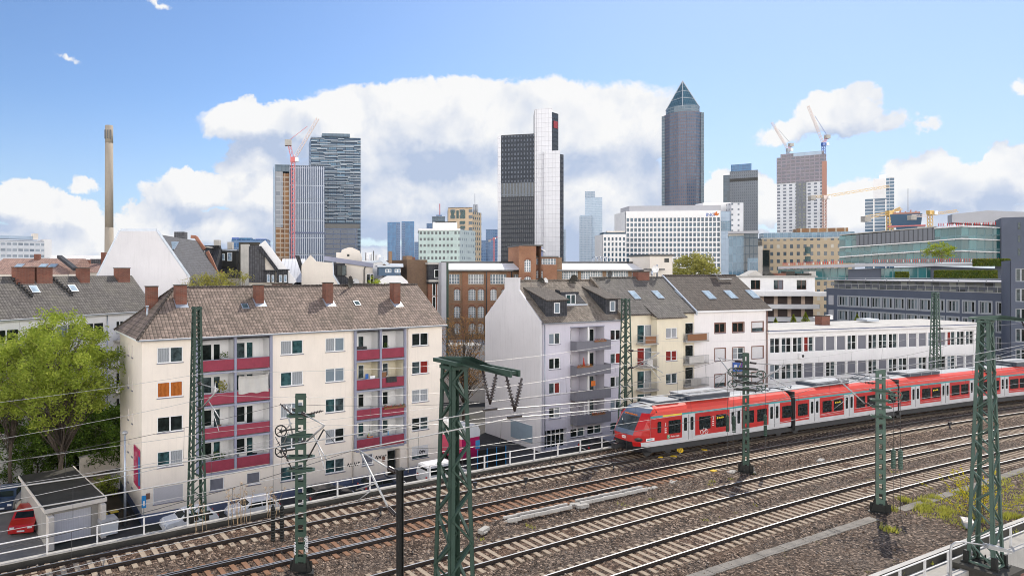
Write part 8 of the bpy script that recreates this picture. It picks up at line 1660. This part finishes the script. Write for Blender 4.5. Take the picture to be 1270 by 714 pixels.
for i, (px_, off) in enumerate(((262,-.35),(288,-.5),(303,-.5),(330,-.45),(345,-.5),(8,-.3))):
    t_ = [8.6,10.3,11.1,12.6,13.4,-1.6][i]; X, Y = xy(LF, t_, off); shrub_sticks('dry_weed', ['dry weed stalks with seed heads close to the left lattice mast', 'tall dry weed stalks before the white parked car, leftmost clump', 'tall dry weed stalks before the white parked car, middle clump', 'dry weed stalks right of the parked white car', 'last dry weed clump before the counterweights', 'dry weed stalks at the left picture edge on the railing'][i], (X, Y, -.25), 7 if i in (1,2) else 4, 2.3 if i in (1,2) else 1.7, .2, 'stalk', 10, .05, 90+i, 'stalk', True, cat='weed')
# ---------------------------------------------------------------- street and yard
# garage
a_, b_ = G(59, 681, ST), G(122, 666, ST); ga = math.atan2(b_[1]-a_[1], b_[0]-a_[0]); gw = math.hypot(b_[0]-a_[0], b_[1]-a_[1])+.4
GA = empty('garage', 'cream garage with a pale ribbed door and a flat dark felt roof, lower left', 'garage', (a_[0], a_[1], ST), ga); gd = 9.8
m1 = MB(); wall(m1, 0, gw, 0, 2.6, [(.55, gw-.75, .0, 2.25)], 0, .5, .25); m1.q([(0,.5,0),(0,gd,0),(0,gd,2.6),(0,.5,2.6)]); m1.q([(gw,.5,0),(gw,gd,0),(gw,gd,2.6),(gw,.5,2.6)]); m1.build('wall', 'concrete', GA, fix=False)  # walls coloured darker than the cream pillars to stand for shade
m1 = MB(); m1.box(0, .38, -.35, .499, 0, 2.35); m1.box(gw-.28, gw+.08, -.35, .499, 0, 2.5); m1.build('pillar', 'offwhite_wall', GA); m1 = MB(); m1.q([(.55,.7,0),(gw-.75,.7,0),(gw-.75,.7,2.25),(.55,.7,2.25)]); m1.build('garage_door', 'garage_door', GA, fix=False)
m1 = MB(); m1.box(-.15, gw+.2, .12, gd+.1, 2.68, 2.80, 0); m1.box(-.2, gw+.25, .02, .119, 2.58, 2.86, 1); m1.box(-.22, -.15, .12, gd+.1, 2.62, 2.86, 1); m1.box(gw+.2, gw+.27, .12, gd+.1, 2.62, 2.86, 1); m1.build('roof', ['concrete_dark', 'offwhite_wall'], GA)
x0_, x1_ = G(100, 592, ST), G(152, 578, ST); L = math.hypot(x1_[0]-x0_[0], x1_[1]-x0_[1]); m1 = MB(); m1.box(0, L, 0, .25, 0, 1.9, 0); m1.box(-.05, L+.05, -.06, .31, 1.9, 2.0, 1); m1.build('garden_wall', ['offwhite_wall', 'concrete_pale'], loc=(*x0_, ST), rot=math.atan2(x1_[1]-x0_[1], x1_[0]-x0_[0]), label='cream garden wall behind the garage roof beside the cream house', cat='wall')
m1 = MB(); q = [G(-60, 700, ST), G(60, 700, ST), G(62, 600, ST), G(-60, 612, ST)]; m1.q([(*p, ST+.012) for p in q]); m1.build('yard_paving', 'paving', kind='structure', fix=False)
m1 = MB(); q = [cf.pt(-14, 22), cf.pt(-1.5, 3), cf.pt(-1.5, 24)]; m1.q([(*p, ST+.010) for p in (cf.pt(-30,6), cf.pt(-.5,2.), cf.pt(-.5,26), cf.pt(-30,26))]); m1.build('garden_soil', 'soil', kind='structure', fix=False)
m1 = MB(); m1.q([(*p, ST+.010) for p in (cf.pt(30,-1), cf.pt(38.2,-1), cf.pt(41,30), cf.pt(30,30))]); m1.build('courtyard', 'asphalt', kind='structure', fix=False)
# bins
def bin_(loc, a, body, lid, label):
    th = empty('wheelie_bin', label, 'bin', loc, a, 'bins beside the garage'); m1 = MB(); m1.extr([(-.24,.06),(.24,.06),(.29,.95),(-.29,.95)], -.28, .28); m1.build('body', body, th); m1 = MB(); m1.box(-.31, .31, -.31, .33, .951, 1.02); m1.build('lid', lid, th); m1 = MB(); [m1.tube([(s*.2, .3, .1), (s*.26, .3, .1)], .1, 10) for s in (-1, 1)]; m1.build('wheel', 'tyre', th)
X, Y = G(127, 652, ST); bin_((X, Y, ST), ga, 'train_black', 'bin_yellow', 'dark wheelie bin with a yellow lid beside the garage'); bin_((X+.7, Y+.5, ST), ga, 'train_black', 'bin_yellow', 'second yellow lidded wheelie bin, farther from the garage')
th = empty('waste_container', 'pale grey lidded waste container between the garage and the lamp post', 'container', (*G(134, 663, ST), ST), ga); m1 = MB(); m1.extr([(-.6,.15),(.6,.15),(.68,1.15),(-.68,1.15)], -.4, .4); m1.build('body', 'car_white', th); m1 = MB(); m1.extr([(-.7,1.151),(.7,1.151),(.55,1.38),(-.55,1.38)], -.43, .43); m1.build('lid', 'train_grey', th); m1 = MB(); [m1.tube([(s*.5, t_-.03, .09), (s*.5, t_+.03, .09)], .09, 10) for s in (-1, 1) for t_ in (-.3, .3)]; m1.build('wheels', 'tyre', th)
# lamp posts
X, Y = G(155, 650, ST); th = empty('lamp_post', 'plain grey lamp post in front of the side wall of the cream house', 'lamp post', (X, Y, ST)); m1 = MB(); m1.tube([(0,0,0),(0,0,2.2),(0,0,7.15)], [.11,.10,.07], 10); m1.build('pole', 'zinc', th); m1 = MB(); m1.lathe([(.08,0),(.26,.10),(.26,.2),(.08,.32)], (0,0,7.1), 14); m1.build('lamp_head', 'galvanised', th)
Yl = 29.2; Xl, _ = P(1179, Yl); z_a = Z(672, Yl); th = empty('street_lamp', 'grey street lamp with a curved arm reaching right at the lower right corner', 'street lamp', (Xl, Yl, ST)); zr = z_a-ST
m1 = MB(); m1.tube([(0,0,0),(0,0,zr-.35),(.06,0,zr-.12),(.22,0,zr),(.55,0,zr+.02),(1.6,0,zr-.14)], [.07,.05,.045,.04,.038,.035], 10); m1.build('pole', 'galvanised', th); m1 = MB(); m1.extr([(1.55,zr-.22),(2.75,zr-.46),(2.78,zr-.40),(2.3,zr-.22),(1.6,zr-.06)], -.14, .14, 0); m1.extr([(1.7,zr-.27),(2.65,zr-.47),(2.65,zr-.44),(1.7,zr-.235)], -.11, .11, 1); m1.build('lamp_head', ['galvanised', 'plain_white'], th)
# cars
def car(loc, a, paint, label, kind='hatch', group='cars parked along the street'):
    th = empty('parked_car' if kind != 'van' else 'parked_van', label, 'car' if kind != 'van' else 'van', loc, a, group if kind != 'x' else None); L, W = (4.2, 1.76) if kind != 'van' else (4.8, 1.9)
    if kind == 'van': prof_ = [(0,.30),(0,1.0),(.12,1.75),(.35,1.86),(3.0,1.86),(3.35,1.78),(4.05,1.12),(4.7,.92),(4.8,.55),(4.75,.3)]; gl = [(.35,1.1,2.9,1.68)]
    else: prof_ = [(0,.32),(-.02,.75),(.12,.98),(.55,1.38),(.95,1.46),(2.2,1.46),(2.55,1.38),(3.1,.98),(3.95,.84),(4.18,.62),(4.2,.32)]; gl = []
    m1 = MB(); n = len(prof_); lv = [(-W/2,1.),(-W/2+.02,1.)]; rows_ = []
    for (x_, z_) in prof_:
        tw = 1 if z_ < 1.0 else 1-.16*(z_-1.0)/.46*(1 if kind != 'van' else .5); rows_.append((x_, z_, W/2*tw))
    for (p, q) in zip(rows_, rows_[1:]): m1.q([(p[0],-p[2],p[1]),(q[0],-q[2],q[1]),(q[0],q[2],q[1]),(p[0],p[2],p[1])], 0, True)
    for s_ in (-1, 1): m1.q([(p[0], s_*p[2], p[1]) for p in rows_][::-s_], 0)
    m1.q([(rows_[0][0],-W/2,.3),(rows_[0][0],W/2,.3),(rows_[-1][0],W/2,.3),(rows_[-1][0],-W/2,.3)], 0)
    m1.build('body', paint, th, fix=False)
    g_ = MB(); e = .012
    if kind != 'van':
        g_.q([(.20,-.66,1.05+e),(.20,.66,1.05+e),(.53,.60,1.375+e),(.53,-.60,1.375+e)]); g_.q([(2.60,-.60,1.37+e),(2.60,.60,1.37+e),(3.04,.68,1.04+e),(3.04,-.68,1.04+e)])
        for s_ in (-1, 1):
            for (a0, a1, b0, b1) in ((.42,1.55,.72,1.55),(1.63,2.86,1.63,2.45)): g_.q([(a0,s_*(W/2+e),1.0),(a1,s_*(W/2+e),1.0),(b1,s_*(W/2*.88+e),1.36),(b0,s_*(W/2*.88+e),1.36)])
    else:
        g_.q([(.03,-.7,1.1),(.03,.7,1.1),(.09,.66,1.62),(.09,-.66,1.62)]); g_.q([(3.40,-.72,1.74+e),(3.40,.72,1.74+e),(4.0,.8,1.16+e),(4.0,-.8,1.16+e)])
        for s_ in (-1, 1):
            for (a0, a1, b0, b1) in ((.3,1.3,.35,1.3),(1.4,2.5,1.4,2.5),(2.6,3.85,2.6,3.35)): g_.q([(a0,s_*(W/2+e),1.05),(a1,s_*(W/2+e),1.05),(b1,s_*(W/2*.93+e),1.66),(b0,s_*(W/2*.93+e),1.66)])
    g_.build('windows', 'glass_a', th, fix=False)
    for x_ in (.78, L-.82):
        for s_ in (-1, 1): w_ = MB(); w_.tube([(x_, s_*(W/2-.2), .32), (x_, s_*(W/2+.01), .32)], .32, 16); wo = w_.build('wheel', 'tyre', th); r_ = MB(); r_.tube([(x_, s_*(W/2), .32), (x_, s_*(W/2+.02), .32)], .19, 12); r_.build('rim', 'galvanised', wo)
    for s_ in (-1, 1): h_ = MB(); h_.box(L-.12, L-.02, s_*.62-.16, s_*.62+.16, .62, .76) if kind != 'van' else h_.box(L-.1, L-.0, s_*.7-.14, s_*.7+.14, .62, .85); h_.build('headlight', 'plain_white', th); t_ = MB(); t_.box(-.03, .03, s_*.7-.12, s_*.7+.12, .7, .92); t_.build('tail_light', 'crane_red', th)
    m1 = MB(); m1.box(L-.0, L+.03, -.26, .26, .42, .53); m1.box(-.05, -.01, -.26, .26, .5, .61); m1.build('number_plate', 'plain_white', th)
    return th
def cpos(u, v): X, Y = cf.pt(u, v); return (X, Y, ST+.01)
cl = [(1.0, -2.4, 'car_white', 'white hatchback parked behind the base of the left lattice mast', 'hatch'), (6.2, -2.5, 'car_white', 'white car parked below the left balcony bay behind the dry weeds', 'hatch'), (13.2, -2.6, 'car_black', 'black car parked under the middle windows of the cream house', 'hatch'), (18.6, -2.7, 'car_navy', 'dark blue car parked left of the house entrance', 'hatch'), (25.0, -2.9, 'car_white', 'white van parked right of the entrance of the cream house', 'van')]
for (u, v, p_, lab, k) in cl: X, Y, Z_ = cpos(u+ (4.2 if k == 'hatch' and u < 10 else 0), v+(.0)); car((X, Y, Z_), cf.a+(math.pi if k == 'hatch' and u < 10 else 0), p_, lab, k)
X, Y = gf.pt(9.2, -2.6); car((X, Y, ST+.01), gf.a, 'car_navy', 'dark blue car parked before the lavender house close to the train front')
X, Y = gf.pt(3.6, -2.6); car((X, Y, ST+.01), gf.a, 'car_black', 'black car parked before the shop windows of the lavender house')
X, Y = G(22, 663, ST); car((X-.6, Y+3.6, ST+.02), R(-82)+ga-R(30), 'car_red', 'red car parked in the shade on the yard left of the garage', 'hatch', 'cars in the yard')
X, Y = G(6, 640, ST); car((X-1.6, Y+4.5, ST+.02), R(-82)+ga-R(30), 'car_navy', 'dark car parked behind the red one at the left picture edge', 'hatch', 'cars in the yard')
# market trailer and truck in the courtyard
X, Y = G(583, 573, ST); th = empty('market_trailer', 'crimson trailer with a white tarpaulin hood in the gap between the houses', 'trailer', (X, Y, ST), R(35)); m1 = MB(); m1.box(-1.3, 1.3, -.1, 4.2, .5, 2.6, 0); m1.box(.7, 1.31, -.14, -.1, 1.3, 2.2, 1); m1.build('body', ['magenta', 'sky_blue'], th); m1 = MB(); m1.extr([(-1.35,2.6),(1.35,2.6),(1.35,3.2),(1.05,3.75),(.5,3.95),(-.9,3.95),(-1.35,3.5)], -.15, 4.25); m1.build('tarpaulin', 'car_white', th); m1 = MB(); [m1.tube([(s*1.1, t_, .35), (s*1.32, t_, .35)], .35, 14) for s in (-1, 1) for t_ in (1.2, 3.)]; m1.build('wheels', 'tyre', th)
X, Y = G(592, 583, ST); th = empty('mesh_fence', 'dark mesh covered site fence in the gap beside the crimson trailer', 'fence', (X, Y, ST), gf.a); m1 = MB(); m1.box(0, 3.6, -.03, .03, .1, 2.0, 0); m1.build('mesh', 'mast_black', th); m1 = MB(); [m1.box(k*1.2-.04, k*1.2+.04, -.07, -.031, 0, 2.1) for k in range(4)]; m1.build('post', 'blue_paint', th)
# trackside clutter
def duct(t0, t1, l, lab, w_=.5):
    m1 = MB(); t_ = t0
    while t_ < t1: c = rw(t_, l+random.uniform(-.03, .03)); T = Matrix.Translation((*c, 0)) @ Matrix.Rotation(RA-.04+random.uniform(-.02, .02), 4, 'Z'); m1.box(-.48, .48, -w_/2, -w_/2+.10, -.25, -.05, T=T); m1.box(-.48, .48, w_/2-.10, w_/2, -.25, -.05, T=T); t_ += 1.0
    m1.build('cable_trough', 'concrete_pale', label=lab, cat='cable trough', fix=False)
duct(25.3, 30.3, 29.40, 'open concrete cable trough lying beside the wooden sleepers, left piece'); duct(31.2, 37.2, 29.62, 'open concrete cable trough beside the wooden sleepers, right piece')
for i, (px_, py_) in enumerate(((632,646),(713,626),(722,628),(808,605),(834,598),(600,658),(907,585),(930,582),(1018,572))):
    X, Y = G(px_, py_, -.3); m1 = MB(); m1.box(-.42, .42, -.15, .15, 0, .12+.04*(i % 3)); m1.box(-.3, .1, -.22, .22, 0, .08); m1.build('concrete_slab', 'concrete', loc=(X, Y, -.34), rot=RA+random.uniform(-.5, .5), label=['pale concrete slab at the left end of the open cable trough', 'slab lying between the two trough pieces', 'second slab lying between the two trough pieces', 'slab stack at the right end of the open trough', 'loose slab right of the slab stack near the rail', 'white slab lying behind the foreground lattice mast', 'pale slab at the left foot of the mast with wheels on both sides', 'pale slab at the right foot of the mast with wheels on both sides', 'small pale slab in the ballast right of the two wheeled mast'][i], cat='slab', group='loose concrete slabs')
for i, (px_, py_) in enumerate(((818,567),(873,558),(885,584),(835,566))):
    X, Y = G(px_, py_, -.2); th = empty('track_marker', ['yellow track box in the shadow under the train, leftmost', 'yellow track box in the shadow under the train, right one', 'yellow track box beside the second track', 'small orange marker between the yellow boxes'][i], 'marker', (X, Y, -.38), RA, 'yellow boxes by the tracks'); m1 = MB(); m1.extr([(-.24,.08),(.24,.08),(.18,.26),(-.18,.26)], -.14, .14); m1.build('cover', 'signal_yellow', th); m1 = MB(); m1.box(-.2, .2, -.12, .12, -.05, .08); m1.build('base', 'concrete_dark', th)
X, Y = G(843.5, 563, -.2); th = empty('round_signal_board', 'small round board with yellow and black stripes beside the train', 'track sign', (X, Y, -.3), R(-25)); m1 = MB(); m1.tube([(0,-.02,.45),(0,.02,.45)], .23, 18); m1.build('disc', 'signal_yellow', th); m1 = MB(); [m1.bar((-.18+.16*k,-.03,.24),(-.0+.16*k,-.03,.64),.07,.01) for k in (0, 1)]; m1.build('stripe', 'train_black', th); m1 = MB(); m1.box(-.03,.03,.02,.06,0,.5); m1.build('post', 'galvanised', th)
for i, (px_, py_) in enumerate(((710,589),(761,584),(652,604),(589,610),(1178,532),(472,642))):
    X, Y = G(px_, py_, -.35); th = empty('point_marker', ['short black post between the two far tracks, nearest the train', 'short black post just left of the train shadow', 'short black post between the far tracks, third from the train', 'short black stub behind the foreground lattice mast', 'short black post between the tracks at the far right', 'small dark lever post between the far tracks at left'][i], 'post', (X, Y, -.4), 0, 'short posts between the tracks'); m1 = MB(); m1.tube([(0,0,0),(0,0,.5)], .06, 8); m1.build('stem', 'train_black', th); m1 = MB(); m1.box(-.13, .13, -.07, .07, .5, .72); m1.build('head', 'train_black', th)
X, Y = G(1200, 652, -.25); th = empty('cable_cabinet', 'small grey cabinet with a yellow top among the weeds beside the pale green mast', 'cabinet', (X, Y, -.3), RA+.5); m1 = MB(); m1.box(-.42, .42, -.2, .2, 0, .34); m1.build('body', 'board_blue' if False else 'grey_frame', th); m1 = MB(); m1.box(-.46, .46, -.24, .24, .341, .42); m1.build('lid', 'offwhite_wall', th); m1 = MB(); m1.box(-.42, .1, -.215, -.202, .18, .33); m1.build('label_plate', 'signal_yellow', th)
rnd = random.Random(5); m1 = MB()
for q in range(7500):
    t_ = rnd.uniform(-2, 66)**1.0; l_ = rnd.uniform(LR(t_)+1.1, LF(t_)-.4); ds = [abs(l_-f_(t_)) for f_ in (LA, LB, LC, LD)]
    if min(ds) < 1.35 and rnd.random() < .75: continue
    X, Y = rw(t_, l_); z_ = -.20-.22*max(0, min(1, (min(ds)-1.35)/.75))+.02; z_ = max(z_, -.34) if l_ > LD(t_)-2.2 else -.26; s_ = rnd.uniform(.035, .085); c = Vector((X, Y, z_))
    P6 = [c+Vector((rnd.uniform(.6,1.2)*s_*a, rnd.uniform(.6,1.2)*s_*b, rnd.uniform(.5,1.)*s_*d)) for a, b, d in ((1,0,0),(-1,0,0),(0,1,0),(0,-1,0),(0,0,1),(0,0,-.6))]
    i = len(m1.v); m1.v += [tuple(p) for p in P6]; k_ = rnd.choice((0,0,0,1,1,2))
    for f in ((0,2,4),(2,1,4),(1,3,4),(3,0,4),(2,0,5),(1,2,5),(3,1,5),(0,3,5)): m1.f.append(tuple(i+j for j in f)); m1.m.append(k_); m1.sm.append(False)
tag(m1.build('loose_stones', ['stone_brown', 'stone_grey', 'stone_pale'], fix=False), kind='stuff', label='loose coarse ballast stones lying between the tracks', cat='stones')
# ---------------------------------------------------------------- air between here and the skyline
if HAZE > 0:
    m1 = MB(); m1.box(-1500, 2600, -60, 1900, ST-1, 330); hz = m1.build('haze', [], None); hz['kind'] = 'stuff'
    m, t = newmat('haze_air'); vv = t.n('ShaderNodeVolumePrincipled'); vv.inputs['Color'].default_value = (.82,.90,1.,1); vv.inputs['Density'].default_value = HAZE; vv.inputs['Anisotropy'].default_value = .3; o = t.n('ShaderNodeOutputMaterial'); t.l(vv.outputs[0], o.inputs['Volume']); hz.data.materials.clear(); hz.data.materials.append(m)
scene.cycles.filter_width = 1.0; scene.cycles.max_bounces = 4; scene.cycles.diffuse_bounces = 2; scene.cycles.glossy_bounces = 2; scene.cycles.transmission_bounces = 2; scene.cycles.transparent_max_bounces = 4; scene.cycles.volume_bounces = 0; scene.cycles.caustics_reflective = False; scene.cycles.caustics_refractive = False; scene.cycles.use_denoising = True; scene.cycles.sample_clamp_indirect = 4
